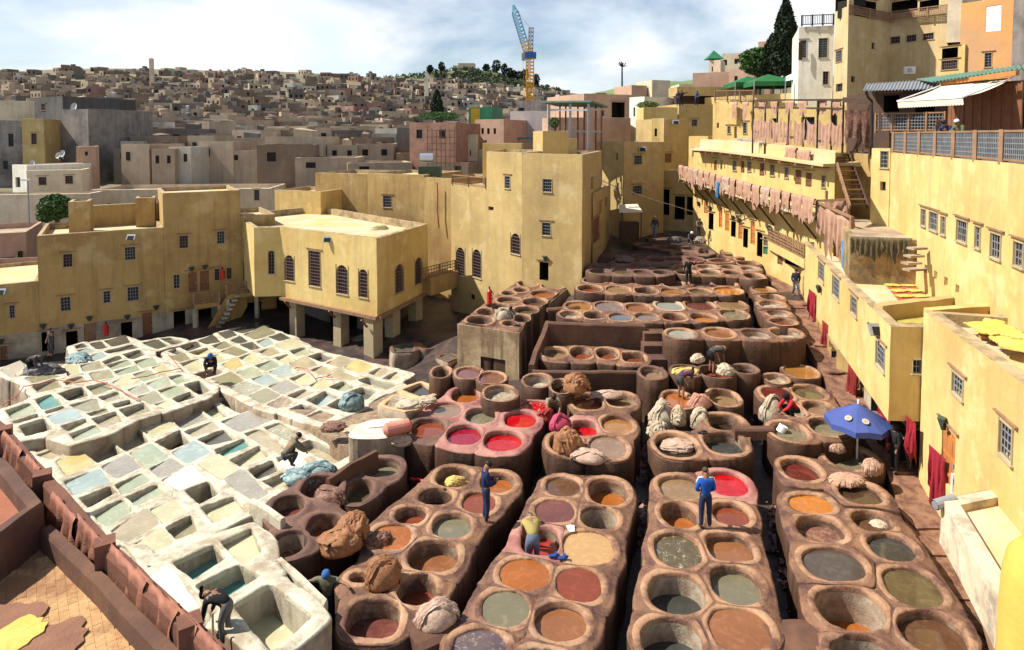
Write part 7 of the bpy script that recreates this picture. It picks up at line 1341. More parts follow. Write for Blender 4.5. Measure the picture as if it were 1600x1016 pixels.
PL = [('big shaggy orange brown hide heap on the shaded brown block', 533, 852, .15, 1.3, 1.0, .6, HOR_, 1, .5, 'crumple', 60), ('upper lobe of the shaggy heap, leaning right', 553, 830, .25, .95, .9, .65, HOR_, 2, .2, 'crumple', 40),
 ('round orange brown hide heap beside the rust vat', 598, 905, .05, .95, .85, .75, HOR_, 3, .3, 'roll', 60), ('folded plum brown hides in the upper shaded vat', 517, 778, .05, 1.15, .8, .5, HBR, 4, -.4, 'roll', 0),
 ('loose cream skins on the hairy lime ledge, nearest the white slab', 560, 672, .2, 1.1, .8, .3, HWH, 51, .3, 'crumple', 0), ('loose brown skins on the hairy lime ledge, left part', 520, 668, .1, 1.0, .7, .3, HBR, 52, .1, 'crumple', 0), ('pale pink hides between white slab and the rust vat', 628, 690, .2, .8, .7, .35, HPK, 53, .2, 'crumple', 0),
 ('pale pink twisted hide heap on the bottom slab', 682, 968, .0, 1.0, .85, .6, HPK, 5, .4, 'roll', 0), ('dark crumpled hide lump between two orange brown heaps', 590, 850, -.1, .8, .5, .45, HBR, 6, .3, 'crumple', 0),
 ('golden yellow hide lump in the tan vat', 712, 755, -.3, .7, .5, .35, HYL if False else mat('golden hide', ((.62, .45, .15), (.5, .34, .1)), 2, .8, .4), 7, .2, 'crumple', 0),
 ('tall orange brown bundle at the front of the folded hide block', 887, 702, .3, 1.0, 1.0, .95, HOR_, 8, 1.2, 'crumple', 50), ('folded pale tan hide stack on the block edge', 921, 715, .3, 1.3, .8, .42, HPK, 9, -.2, 'roll', 0),
 ('magenta pink hide bundle beside the kneeling worker', 874, 668, .3, .85, .8, .7, HCR if False else mat('magenta hide', ((.5, .07, .13), (.36, .04, .09)), 2, .8, .5), 10, .6, 'roll', 0), ('dull red cloth over the kneeling workers knees', 853, 655, .15, .75, .6, .55, HRR, 11, .2, 'crumple', 0),
 ('round brown hide bale on the tall pair of vats', 899, 608, .7, 1.1, 1.0, .85, HOR_, 12, .3, 'crumple', 0), ('striped pale pink hides strewn over the rust vat rim', 950, 617, .32, 1.4, .6, .3, HPK, 13, -.1, 'roll', 0),
 ('large white and tan hide bundle, left of the white ones', 1035, 668, -.6, 1.3, 1.2, 1.35, HWH, 14, .6, 'roll', 0), ('white cloth bundle nearest the crumpled hide vat', 1027, 685, -.6, .95, .8, .9, HWH, 15, .4, 'crumple', 0),
 ('small woolly beige sheepskin between white bundles', 1061, 660, -.1, .62, .6, .8, mat('beige wool', ((.48, .38, .26), (.38, .29, .2)), 3, .95, .9, 24), 16, .2, 'crumple', 30), ('smooth white hide bundle beside the dark vat', 1093, 665, -.1, .75, .75, .95, HWH, 17, .1, 'roll', 0),
 ('crumpled cream and peach hides filling the dark vat', 1060, 697, .0, 1.3, 1.0, .3, HPK, 18, .2, 'crumple', 0), ('wrinkled pink hide heap beside the bending worker', 1093, 632, .4, .95, .8, .6, mat('raw pink hide', ((.5, .24, .17), (.36, .16, .11)), 2.5, .6, .8, 14, stain=(.58, .34, .26), stain_amt=.4, sscale=2.5), 19, .3, 'roll', 0),
 ('golden hides spread on the dark vat behind the workers', 1072, 580, .9, 1.15, .7, .25, MATS['golden hide'], 20, .1, 'crumple', 0), ('white and green sack beside the bare armed worker', 1090, 563, 1.3, .7, .5, .4, HWH, 21, .5, 'crumple', 0), ('white hides hanging from the dark rust vat', 1133, 582, .9, .8, .55, .5, HWH, 22, -.4, 'crumple', 0),
 ('tall wrapped cream hide bundle beside the person in red', 1207, 655, -.1, 1.05, .9, 1.25, HWH, 23, .2, 'roll', 0), ('strands of pink hides fanned over the near vat rim', 1322, 750, .1, 1.15, .75, .35, mat('stringy pink hide', ((.5, .3, .2), (.34, .19, .13)), 3, .7, .9, 20, stain=(.65, .45, .34), stain_amt=.5, sscale=3), 24, .2, 'fringe', 90),
 ('stringy brown hide hanging over the grey vat, left', 1308, 702, .05, .55, .4, .45, MATS['stringy pink hide'], 25, .1, 'fringe', 50), ('stringy pink hides heaped at the path side of the vat', 1362, 735, .1, .7, .55, .7, MATS['stringy pink hide'], 26, .8, 'fringe', 70),
 ('pale crumpled hide floating in the brown vat', 1377, 822, -.35, .75, .5, .25, HWH, 27, .3, 'crumple', 0), ('wet black hide heap on the far left white pits', 68, 588, -1.6, 2.2, 1.3, .85, HBK, 28, .1, 'crumple', 80),
 ('cream hides under the crouching left worker', 38, 590, -1.6, .8, .7, .6, HWH, 29, .1, 'crumple', 0), ('blue grey hide row on the far left shaded pits', 122, 563, -1.8, 2.0, 1.1, .5, HBL, 30, -.7, 'crumple', 40), ('teal blue hide roll hanging in the upper right pits', 550, 635, -.7, 1.1, .9, .8, HBL, 31, .4, 'roll', 30),
 ('blue grey wet hides piled before the crouching worker', 495, 738, .0, 1.3, .85, .45, HBL, 32, .3, 'roll', 20), ('second blue grey hide pile toward the shaded vats', 465, 748, .0, 1.1, .8, .45, HBL, 33, -.3, 'roll', 20), ('hair covered white hides in the orange rimmed tub', 641, 632, .7, 1.2, .8, .25, HWH, 34, 0, 'crumple', 0), ('pale scraps heaped in the far tub', 668, 625, .6, .8, .6, .25, HWH, 35, 0, 'crumple', 0),
 ('striped white hides over the workers back on the tall block', 787, 498, 1.15, 1.05, .75, .8, HWH, 36, .2, 'roll', 20), ('pale yellow hides on the arched window house roof', 591, 358, 3.98, 1.5, 1.0, .5, mat('pale yellow hide', ((.68, .62, .35), (.55, .48, .26)), 2, .8, .4), 37, .3, 'crumple', 0), ('grey rags against the roof parapet', 596, 347, 3.98, .9, .5, .4, mat('grey rags', ((.35, .33, .32), (.25, .24, .24)), 2, .9, .4), 38, 0, 'crumple', 0),
 ('grey white hide ruffle on the dark round vat', 665, 552, -3.4, 1.7, 1.3, .7, mat('grey ruffled hide', ((.33, .32, .3), (.2, .19, .18)), 2, .8, .7), 39, 0, 'fringe', 60), ('pale sacks under the arched window house', 568, 545, -4.2, 2.0, 1.4, 1.3, mat('dusty sacking', ((.22, .2, .16), (.15, .14, .12)), 2, .9, .4), 40, 0, 'crumple', 0),
 ('grey wet hide hump among the far shaded vats', 975, 406, 2.6, 1.4, .9, .4, mat('dull wet hide', ((.2, .13, .11), (.12, .08, .07)), 2, .6, .6), 41, 0, 'crumple', 20), ('black bundle on the far tan platform', 1054, 378, 3.1, 1.1, .7, .55, HBK, 42, 0, 'crumple', 0), ('pale bundle on the far tan platform', 1094, 379, 3.1, 1.0, .7, .6, mat('dun bundle', ((.3, .25, .2), (.22, .18, .14)), 2, .8, .5), 43, 0, 'crumple', 0),
 ('white plastic sheet heap by the orange doors', 1140, 362, 3.2, 1.6, .7, .8, HWH, 44, .4, 'roll', 0), ('white sack leaning beside the red brown door on the path', 1313, 570, -.1, .8, .6, 1.4, HWH, 45, 0, 'crumple', 0),
 ('wet brown hair scraps below the scarlet block', 655, 715, -.9, .6, .6, .9, HBR, 48, 0, 'fringe', 60)]
for lab, px, py, z, w, d, h, m, sd, rz, mode, fr in PL:
    c = P(px, py, z); pile(lab, (c.x, c.y, z-.08), w, d, h, m, sd, rz, mode, parent_fringe=int(fr*.4))
flat_hide('tan hide spread at the bottom of the rust vat with foam', P(1283, 832, -.38), .55, HBR, 250)
# pipes and hoses
def hose(label, pts, m, r=.025, cat='hose', name='hose'):
    q = MB(); out = []
    for (a, b) in zip(pts, pts[1:]):
        for k in range(5): out.append(Vector(a).lerp(Vector(b), k/5)+Vector((0, 0, .015*math.sin(k*2+a[0]*7))))
    out.append(Vector(pts[-1])); q.tube(out, r, 6); return tag(q.build(name, m, smooth=True), label, cat)
ORH = mat('orange red hose', ((.5, .11, .05), (.45, .09, .04)), 2, .5, 0)
pl1 = (0.3+0.1227*18+.37, -0.1227, 0)
hose('long orange red hose snaking over the upper left white pits', [PP(x, y, pl1) for x, y in ((5, 632), (28, 618), (37, 604), (60, 600), (90, 594), (120, 598), (145, 594), (165, 599), (185, 607), (200, 617), (220, 626))], ORH)
hose('orange hose over the pits beside the blue hooded worker', [PP(x, y, pl1) for x, y in ((205, 592), (230, 588), (250, 582), (282, 576), (270, 562), (262, 552))], ORH)
pl2 = (0.3+0.1227*18+.24, -0.1227, 0)
hose('looped red hose on the upper right white pits', [PP(x, y, pl2) for x, y in ((460, 576), (466, 574), (480, 577), (489, 588), (492, 592), (505, 589), (520, 590))], ORH)
hose('red pipe lying in the dark lane beside the scarlet block', [P(640, 748, -.6), P(655, 750, -.6), P(665, 753, -.6)], RED, .05, 'pipe', 'pipe')
for lab, pts in (('thin pale cable sagging from the floodlight to the gallery', [(888, 255, 47), (850, 285, 48), (800, 297, 50), (765, 297, 52)]), ('thin cable sagging across the yard to the lit doors', [(910, 268, 46.5), (960, 291, 49), (1020, 312, 51), (1090, 333, 53)]), ('thin cable stretched below the gallery', [(1150, 336, 47), (1200, 337, 44), (1242, 335, 41)])):
    hose(lab, [PD(*p) for p in pts], HWH, .03, 'cable', 'cable')
# floodlights, extinguishers, signs
for lab, px, py, d in (('floodlight on the front of the arched window house', 512, 374, 45.0), ('floodlight on the corner house over the vats', 886, 253, 46.2), ('floodlight on the square tower house', 1004, 233, 55.6), ('floodlight on the tall block behind the tower house', 1056, 191, 61.7), ('floodlight on the long shaded house', 205, 371, 46.7), ('floodlight at the left edge wall', 2, 456, 43.2), ('grey green floodlight on the sunlit wing', 1372, 515, 23.0)):
    r = empty('floodlight', PD(px, py, d), 0, lab, 'floodlight'); c = PD(px, py, d); q = MB(); q.box(c, (.62, .14, .42), rot=Matrix.Rotation(-.5, 3, 'X')); q.build('housing', MTL, r); q = MB(); q.box((c.x, c.y-.08, c.z-.03), (.48, .04, .3), rot=Matrix.Rotation(-.5, 3, 'X')); q.build('glass', GLS, r); q = MB(); q.bar(c, (c.x-.1, c.y+.5, c.z+.1), .05); q.build('bracket', BLK, r)
for lab, px, py, d in (('red fire extinguisher on the corner house wall by shaded vats', 882, 405, 46.2), ('red fire extinguisher at the foot of tall pale fronted block', 765, 462, 37.5), ('red fire extinguisher between upper windows of tallest yellow part', 349, 428, 50.6), ('faint red fire extinguisher on long shaded house', 168, 514, 45.9)):
    c = PD(px, py, d); r = empty('fire_extinguisher', c, 0, lab, 'fire extinguisher'); q = MB(); q.tube([(c.x, c.y-.15, c.z-.45), (c.x, c.y-.15, c.z+.3), (c.x, c.y-.15, c.z+.42)], [.15, .15, .05], 10); q.build('cylinder', RED, r); q = MB(); q.box((c.x, c.y-.15, c.z+.5), (.08, .08, .14)); q.tube([(c.x+.03, c.y-.2, c.z+.45), (c.x+.22, c.y-.22, c.z+.2), (c.x+.18, c.y-.22, c.z-.2)], .025, 5); q.build('valve_and_hose', BLK, r)
c = PD(1492, 757, 18.9); r = empty('meter_box', c, 0, 'slim white meter box on the near wing wall', 'meter box'); q = MB(); q.box(c, (.18, .12, .62), -.27); q.build('case', WHT, r); q = MB(); q.box((c.x-.04, c.y-.08, c.z+.1), (.1, .05, .16), -.27); q.build('display', BLK, r)
# balcony and stair at the left
r = empty('stair_landing', (*lb(340), -1.9), 0, 'yellow stair with two railed landings on the left houses', 'stair')
def lz(px, off, z): p = lb(px); return Vector((p[0]+off*.53, p[1]-off*.85, z))
for x0, x1, z in ((296, 335, -1.55), (347, 392, -1.1)):
    q = MB(); a, b, c, d = lz(x0, 0.02, z), lz(x1, .02, z), lz(x1, 1.3, z), lz(x0, 1.3, z); q.add([a, b, c, d]+[p-Vector((0, 0, .35)) for p in (a, b, c, d)], [(0, 3, 2, 1), (4, 5, 6, 7), (2, 3, 7, 6), (0, 4, 7, 3), (1, 2, 6, 5)]); q.build('landing', YW, r)
    q = MB(); n = 9
    for i in range(n+1): p = c.lerp(d, i/n); q.bar(p, p+Vector((0, 0, .85)), .05 if 0 < i < n else .18)
    for h in (.12, .35, .6, .85): q.bar(c+Vector((0, 0, h)), d+Vector((0, 0, h)), .06)
    q.build('railing', WOL, r)
    for p in (c, d): q = MB(); q.bar(p+Vector((0, .1, -.3)), (p.x, p.y+.1, -4.3), .3); q.build('pillar', GRS, r)
a, b = lz(347, 1.25, -1.1), lz(302, 2.2, -4.1); q = MB(); w_ = Vector((.6, .9, 0))
q.add([a, b, b+w_*1.6, a+w_*1.6]+[p-Vector((0, 0, 1.3)) for p in (a, b, b+w_*1.6, a+w_*1.6)], [(0, 1, 2, 3), (7, 6, 5, 4), (0, 4, 5, 1), (3, 2, 6, 7), (0, 3, 7, 4)]); q.build('flight', YW, r)
for i in range(10): p = a.lerp(b, (i+.5)/10); q = MB(); q.box(p+w_*.8+Vector((0, 0, .03)), (.4, 1.5, .14), .55); q.build('step', GRS, r)
# parasol
c = P(1339, 700, .05); top = PD(1341, 630, c.y+.2); r = empty('parasol', (c.x, c.y, ground_z(c.x, c.y)), 0, 'large blue parasol with round cream emblems beside the path', 'parasol')
UB = mat('blue parasol cloth', ((.06, .09, .30), (.045, .07, .22)), 1, .8, .1); n = 8; R_ = 1.12; q = MB(); vs = [top]
for k in range(n):
    t = (k+.3)/n*2*math.pi; vs.append((top.x+R_*math.cos(t), top.y+R_*math.sin(t), top.z-.66))
for k in range(n):
    t = (k+.8)/n*2*math.pi; vs.append((top.x+R_*.925*math.cos(t), top.y+R_*.925*math.sin(t), top.z-.62))
for k in range(n):
    a, b, m_ = 1+k, 1+(k+1) % n, 1+n+k; q.add([vs[0], vs[a], vs[m_], vs[b]], [(0, 1, 2), (0, 2, 3)])
    va, vb, vm = Vector(vs[a]), Vector(vs[b]), Vector(vs[m_]); dn = Vector((0, 0, -.2)); q.add([va, vm, vb, vb+dn, vm+dn*1.0, va+dn], [(0, 5, 4, 1), (1, 4, 3, 2)])
q.build('canopy', UB, r)
for k in (1, 4, 5, 7):
    t = (k+.8)/n*2*math.pi; rr = .62; cc = Vector((top.x+R_*rr*math.cos(t), top.y+R_*rr*math.sin(t), top.z-.40)); e1 = Vector((-math.sin(t), math.cos(t), 0)); e2 = Vector((math.cos(t), math.sin(t), -.55)).normalized(); nn2 = e1.cross(e2); nn2 = nn2 if nn2.z > 0 else -nn2
    q = MB(); cc = cc+nn2*.045; q.add([cc+e1*.12*math.cos(s*.524)+e2*.12*math.sin(s*.524) for s in range(12)], [tuple(range(12))]); em = q.build('emblem', mat('cream print', ((.5, .42, .36), (.45, .38, .32)), 2, .8, 0), r)
    q = MB(); cc = cc+nn2*.006
    for s in range(10):
        a0 = s*.628; p0 = cc+e1*.09*math.cos(a0)+e2*.09*math.sin(a0); q.add([cc, p0, cc+e1*.06*math.cos(a0+.3)+e2*.06*math.sin(a0+.3)], [(0, 1, 2)])
    q.build('emblem_print', mat('orange print', ((.6, .3, .18), (.55, .26, .15)), 2, .8, 0), em)
q = MB(); q.tube([(top.x, top.y, top.z+.12), (top.x, top.y, ground_z(top.x, top.y)-.1)], .035, 8); q.build('pole', WHT, r)
for k in range(n): t = (k+.3)/n*2*math.pi; q = MB(); q.bar((top.x, top.y, top.z-.06), (top.x+R_*math.cos(t)*.98, top.y+R_*math.sin(t)*.98, top.z-.70), .025); q.build('rib', MTL, r)
# small things
q = MB(); c = P(1223, 674, .12); q.tube([(c.x-.1, c.y, .1), (c.x+.04, c.y, .34)], .16, 14, cap=False); q.tube([(c.x-.1, c.y, .1), (c.x-.08, c.y, .14)], .15, 14); tag(q.build('bucket', WHT), 'white bucket floating in the grey green vat', 'bucket')
q = MB(); c = P(892, 824, .02)
q.add([(c.x-.14, c.y+.06, .03), (c.x+.12, c.y+.1, .03), (c.x+.1, c.y-.2, .03), (c.x-.06, c.y-.22, .02), (c.x, c.y, .1), (c.x+.1, c.y, .08)], [(0, 3, 4), (4, 3, 2, 5), (5, 2, 1), (0, 4, 5, 1)]); tag(q.build('cloth', WHT), 'small white cloth on the rim of the cream vat', 'cloth')
def sandal(label, px, py, rz, m, z=.03):
    c = P(px, py, z); r = empty('sandal', c, rz, label, 'sandal'); q = MB(); q.prism([(c.x+math.cos(rz)*x-math.sin(rz)*y, c.y+math.sin(rz)*x+math.cos(rz)*y) for x, y in ((-.15, -.04), (-.05, -.06), (.1, -.055), (.16, 0), (.1, .06), (-.05, .045), (-.15, .04))], z, z+.035); q.build('sole', m, r); q = MB(); q.bar((c.x+math.cos(rz)*.06+math.sin(rz)*.06, c.y+math.sin(rz)*.06-math.cos(rz)*.06, z+.07), (c.x+math.cos(rz)*.06-math.sin(rz)*.06, c.y+math.sin(rz)*.06+math.cos(rz)*.06, z+.07), .05, .03); q.build('strap', m, r)
BLS = mat('blue rubber', ((.02, .06, .25), (.015, .045, .2)), 2, .5, 0)
sandal('left blue sandal on the rim by the cream vat', 866, 869, .2, BLS); sandal('right blue sandal on the rim by the cream vat', 880, 872, .3, BLS)
sandal('left black sandal on the block with crumpled hides', 1096, 676, .3, BLK, .31); sandal('right black sandal on the block with crumpled hides', 1101, 677, .5, BLK, .31)
sandal('left black sandal on the tall pale fronted block', 806, 509, .5, BLK, 1.2); sandal('right black sandal on the tall pale fronted block', 810, 509, .1, BLK, 1.2)
# market stall at the far end
c = PD(983, 350, 53.5); r = empty('stall', (c.x, c.y, 2.6), 0, 'small shaded stall with cream awning at the far tower', 'stall'); q = MB(); q.box((c.x, c.y, 3.4), (1.5, 1.0, 1.5)); q.build('counter', WOK, r); q = MB(); q.add([(c.x-1.0, c.y-1.1, 5.05), (c.x+.95, c.y-1.1, 5.1), (c.x+.8, c.y+.6, 5.6), (c.x-.8, c.y+.6, 5.55)], [(0, 1, 2, 3)]); q.build('awning', AW, r)
for s in (-.8, .8): q = MB(); q.bar((c.x+s, c.y-1, 2.4), (c.x+s, c.y-1, 5.1), .07); q.build('post', WOK, r)
# ================================================================== people
PEND = []
def skel(pose, **k):
    """joint positions; x right, y forward (facing), z up; metres for a 1.72 m person"""
    J = dict(pel=(0, 0, .94), wai=(0, 0, 1.08), che=(0, .01, 1.30), nec=(0, 0, 1.47), hd0=(0, .02, 1.55), hd1=(0, .03, 1.65),
        shL=(-.18, 0, 1.42), elL=(-.24, .0, 1.15), wrL=(-.25, .1, .92), haL=(-.25, .14, .84), shR=(.18, 0, 1.42), elR=(.24, .0, 1.15), wrR=(.25, .1, .92), haR=(.25, .14, .84),
        hiL=(-.095, 0, .90), knL=(-.11, .03, .50), anL=(-.12, -.02, .09), toL=(-.13, .14, .04), hiR=(.095, 0, .90), knR=(.11, .03, .50), anR=(.12, -.02, .09), toR=(.13, .14, .04))
    U = lambda **a: J.update(a)
    if pose == 'phone': U(elR=(.22, .06, 1.14), wrR=(.12, .28, 1.18), haR=(.08, .33, 1.2), elL=(-.22, .05, 1.15), wrL=(-.08, .27, 1.14), haL=(-.03, .32, 1.17), hd1=(0, .09, 1.63))
    if pose == 'hands_front': U(elL=(-.25, .02, 1.15), wrL=(-.14, .2, 1.0), haL=(-.06, .24, .98), elR=(.25, .02, 1.15), wrR=(.14, .2, 1.0), haR=(.06, .24, .98), hd1=(0, .07, 1.64))
    if pose == 'walk': U(knL=(-.10, .2, .52), anL=(-.11, .2, .12), toL=(-.11, .36, .07), knR=(.10, .02, .5), anR=(.10, -.28, .14), toR=(.10, -.14, .04), wrL=(-.24, -.14, .93), haL=(-.24, -.16, .85), wrR=(.24, .2, .95), haR=(.24, .25, .88))
    if pose == 'wave': U(elR=(.36, .05, 1.28), wrR=(.45, .1, 1.5), haR=(.47, .1, 1.6))
    if pose == 'face': U(elL=(-.3, .12, 1.28), wrL=(-.16, .2, 1.42), haL=(-.1, .18, 1.48))
    if pose == 'bend': U(pel=(0, -.1, .88), wai=(0, .02, .98), che=(0, .24, 1.06), nec=(0, .42, 1.07), hd0=(0, .5, 1.06), hd1=(0, .59, 1.02), shL=(-.18, .37, 1.05), elL=(-.2, .42, .76), wrL=(-.16, .5, .52), haL=(-.14, .52, .44), shR=(.18, .37, 1.05), elR=(.2, .42, .76), wrR=(.16, .5, .52), haR=(.14, .52, .44), hiL=(-.1, -.1, .85), hiR=(.1, -.1, .85))
    if pose == 'lean': U(wai=(0, .06, 1.08), che=(0, .18, 1.26), nec=(0, .26, 1.4), hd0=(0, .32, 1.47), hd1=(0, .36, 1.57), shL=(-.18, .24, 1.36), shR=(.18, .24, 1.36), elL=(-.24, .34, 1.12), wrL=(-.12, .52, 1.05), haL=(-.05, .55, 1.05), elR=(.24, .34, 1.12), wrR=(.12, .52, 1.05), haR=(.05, .55, 1.05))
    if pose == 'crouch': U(pel=(0, -.18, .38), wai=(0, -.08, .50), che=(0, .08, .68), nec=(0, .2, .80), hd0=(0, .25, .87), hd1=(0, .32, .94), shL=(-.18, .15, .77), elL=(-.24, .34, .58), wrL=(-.14, .5, .42), haL=(-.1, .54, .36), shR=(.18, .15, .77), elR=(.24, .34, .58), wrR=(.14, .5, .42), haR=(.1, .54, .36),
            hiL=(-.1, -.16, .36), knL=(-.22, .22, .48), anL=(-.15, .02, .10), toL=(-.16, .17, .04), hiR=(.1, -.16, .36), knR=(.22, .22, .48), anR=(.15, .02, .10), toR=(.16, .17, .04))
    if pose == 'spread': U(shL=(-.2, 0, 1.44), elL=(-.46, .1, 1.42), wrL=(-.66, .3, 1.5), haL=(-.7, .38, 1.52), shR=(.2, 0, 1.44), elR=(.46, .1, 1.42), wrR=(.66, .3, 1.5), haR=(.7, .38, 1.52), hd1=(0, .08, 1.62))
    if pose == 'point': U(elL=(-.42, .2, 1.42), wrL=(-.62, .36, 1.46), haL=(-.7, .42, 1.47))
    return J
RAD = dict(pel=(.135, .115), wai=(.125, .10), che=(.15, .115), nec=(.058, .058), hd0=(.085, .09), hd1=(.088, .10), sh=(.068, .068), el=(.045, .045), wr=(.03, .034), ha=(.036, .02), hi=(.09, .09), kn=(.06, .062), an=(.04, .045), to=(.045, .03))
EDG = [('pel', 'wai'), ('wai', 'che'), ('che', 'nec'), ('nec', 'hd0'), ('hd0', 'hd1')]+[(a+s, b+s) if a != 'X' else None for s in 'LR' for a, b in (('sh', 'el'), ('el', 'wr'), ('wr', 'ha'), ('hi', 'kn'), ('kn', 'an'), ('an', 'to'))]+[('che', 'shL'), ('che', 'shR'), ('pel', 'hiL'), ('pel', 'hiR')]
SHIRT = [('pel', 'wai'), ('wai', 'che'), ('che', 'nec'), ('che', 'shL'), ('che', 'shR'), ('shL', 'elL'), ('shR', 'elR')]; SLV = [('elL', 'wrL'), ('elR', 'wrR')]
TROU = [('wai', 'pel'), ('pel', 'hiL'), ('pel', 'hiR'), ('hiL', 'knL'), ('hiR', 'knR')]; LONG = [('knL', 'anL'), ('knR', 'anR')]
SHOE = [('anL', 'toL'), ('anR', 'toR')]
def r_of(j): return RAD[j] if j in RAD else RAD[j[:2]]
def skin_obj(name, J, edges, grow, m, parent, fingers=False, shorten=None):
    me = bpy.data.meshes.new(name); ids = {}; vs = []
    def vid(j):
        if j not in ids: ids[j] = len(vs); vs.append(J[j])
        return ids[j]
    E = [(vid(a), vid(b)) for a, b in edges]; rad = {ids[j]: tuple(r+grow for r in r_of(j)) for j in ids}
    if shorten:
        for j, (k, f) in shorten.items():
            if j in ids: vs[ids[j]] = tuple(Vector(J[k]).lerp(Vector(J[j]), f))
    if fingers:
        for s, sg in (('L', 1), ('R', -1)):
            w, h = Vector(J['wr'+s]), Vector(J['ha'+s]); d = (h-w).normalized(); side = d.cross(Vector((0, 0, 1))); side = side.normalized() if side.length > .1 else Vector((1, 0, 0)); cu = d.cross(side)*.35
            for i, (o, L_) in enumerate(((-.03, .06), (-.01, .075), (.01, .07), (.03, .055))):
                b = len(vs); vs.append(tuple(h+side*o)); vs.append(tuple(h+side*o*1.15+(d+cu*.4)*L_*.6)); vs.append(tuple(h+side*o*1.15+(d*.8+cu*1.2)*L_*1.05)); E += [(ids['ha'+s], b), (b, b+1), (b+1, b+2)]; rad[b] = (.012, .012); rad[b+1] = (.010, .010); rad[b+2] = (.008, .008)
            b = len(vs); p = w.lerp(h, .55); vs.append(tuple(p+side*.04*sg)); vs.append(tuple(p+side*.06*sg+d*.045)); E += [(ids['wr'+s], b), (b, b+1)]; rad[b] = (.014, .014); rad[b+1] = (.010, .010)
    me.from_pydata(vs, E, []); me.materials.append(m); o = bpy.data.objects.new(name, me); COL.objects.link(o)
    md = o.modifiers.new('s', 'SKIN'); sv = me.skin_vertices[0].data
    for i, v in enumerate(sv): v.radius = rad.get(i, (.02, .02)); v.use_root = (i == 0)
    sd = o.modifiers.new('d', 'SUBSURF'); sd.levels = 1 if not fingers else 1; sd.render_levels = sd.levels; o.parent = parent; PEND.append(o); return o
def solid(name, m, parent, mb): return mb.build(name, m, parent, smooth=True)
SKN = mat('brown skin', ((.26, .13, .075), (.22, .11, .065)), 3, .6, 0); HRD = mat('black hair', ((.012, .01, .009), (.02, .016, .014)), 4, .6, .3)
def cloth(n, c): return mat(n, (c, tuple(v*.8 for v in c)), 3, .9, .2, 20)
def person(label, pos, face, pose, shirt, trousers, head='hair', headm=None, sleeves=True, longt=True, scale=1.0, shoes=None, barefeet=False, group=None, extra=None):
    """face: heading in degrees, 0 looks away from the camera (+Y), 90 looks left"""
    J = skel(pose); r = bpy.data.objects.new('person', None); COL.objects.link(r); r.location = pos; r.rotation_euler = (0, 0, math.radians(face)); r.scale = (scale,)*3; tag(r, label, 'person', group)
    skin_obj('body', J, EDG, 0, SKN, r, fingers=True)
    skin_obj('shirt', J, SHIRT+(SLV if sleeves else []), .022, shirt, r, shorten=None if sleeves else {'elL': ('shL', .75), 'elR': ('shR', .75)})
    skin_obj('trousers', J, TROU+(LONG if longt else []), .02, trousers, r, shorten=None if longt else {'knL': ('hiL', .85), 'knR': ('hiR', .85)})
    if not barefeet: skin_obj('shoes', J, SHOE, .014, shoes or BLK, r)
    h0, h1 = Vector(J['hd0']), Vector(J['hd1']); up = (h1-h0).normalized(); fw = Vector((0, 1, 0)); fw = (fw-up*fw.dot(up)); fw = fw.normalized() if fw.length > .2 else Vector((0, 0, -1)); rt = fw.cross(up); c = h1+up*.0
    def blob(c, a, b, d, n=10, k=8, cut=-1):
        q = MB(); vs = []
        for j in range(k+1):
            ph = math.pi*j/k
            for i in range(n): th = 2*math.pi*i/n; z = max(math.cos(ph), cut); s = math.sin(ph) if z > cut else math.sqrt(max(0, 1-cut*cut))*math.sin(ph); vs.append(c+rt*(a*s*math.cos(th))+fw*(b*s*math.sin(th))+up*(d*z))
        q.add(vs, [(j*n+i, (j+1)*n+i, (j+1)*n+(i+1) % n, j*n+(i+1) % n) for j in range(k) for i in range(n)]); return q
    def addm(name, q, m):
        me = bpy.data.meshes.new(name); me.from_pydata([tuple(v) for v in q.v], [], q.f); me.materials.append(m); me.polygons.foreach_set('use_smooth', [True]*len(me.polygons)); o = bpy.data.objects.new(name, me); COL.objects.link(o); o.parent = r; return o
    # nose, ears, eyes
    q = MB(); b = h0.lerp(h1, .45)+fw*.095; q.add([b+up*.03, b-rt*.016-up*.015, b+rt*.016-up*.015, b+fw*.03-up*.012], [(0, 1, 3), (0, 3, 2), (1, 2, 3)])
    addm('nose', q, SKN)
    for s in (-1, 1):
        q = MB(); q.box(h0.lerp(h1, .4)+rt*s*.088, (.02, .03, .06)); addm('ear', q, SKN)
        q = MB(); q.box(h0.lerp(h1, .72)+rt*s*.035+fw*.09, (.022, .012, .012)); addm('eye', q, HRD)
    if head == 'hair': addm('hair', blob(c-fw*.012+up*.005, .098, .112, .10, cut=-.25), headm or HRD)
    elif head == 'cap':
        q = blob(c+up*.012, .104, .118, .10, cut=-.1); v = len(q.v); q.add([c+fw*.10-rt*.07+up*.02, c+fw*.10+rt*.07+up*.02, c+fw*.2+rt*.05, c+fw*.2-rt*.05], [(0, 1, 2, 3), (3, 2, 1, 0)]); addm('cap', q, headm or WHT)
    elif head == 'hood': addm('hood', blob(c-up*.03-fw*.02, .125, .135, .16, cut=-.8), headm)
    elif head == 'hat': addm('hat', blob(c+up*.02, .12, .13, .10, cut=0), headm)
    if extra == 'stripe':
        for s in (-1, 1): q = MB(); a = Vector(J['shL' if s < 0 else 'shR']); e = Vector(J['elL' if s < 0 else 'elR']); m_ = a.lerp(e, .5); q.bar(Vector((s*.06, -.02, 1.5)), a+Vector((s*.03, 0, .075)), .035, .03); q.bar(a+Vector((s*.03, 0, .075)), m_+Vector((s*.06, 0, .03)), .035, .03); addm('sleeve_stripe', q, WHT)
    if extra == 'anklestripe':
        q = MB()
        for s in 'LR': q.box(Vector(J['an'+s])+Vector((0, 0, .1)), (.14, .15, .035))
        addm('ankle_stripe', q, WHT)
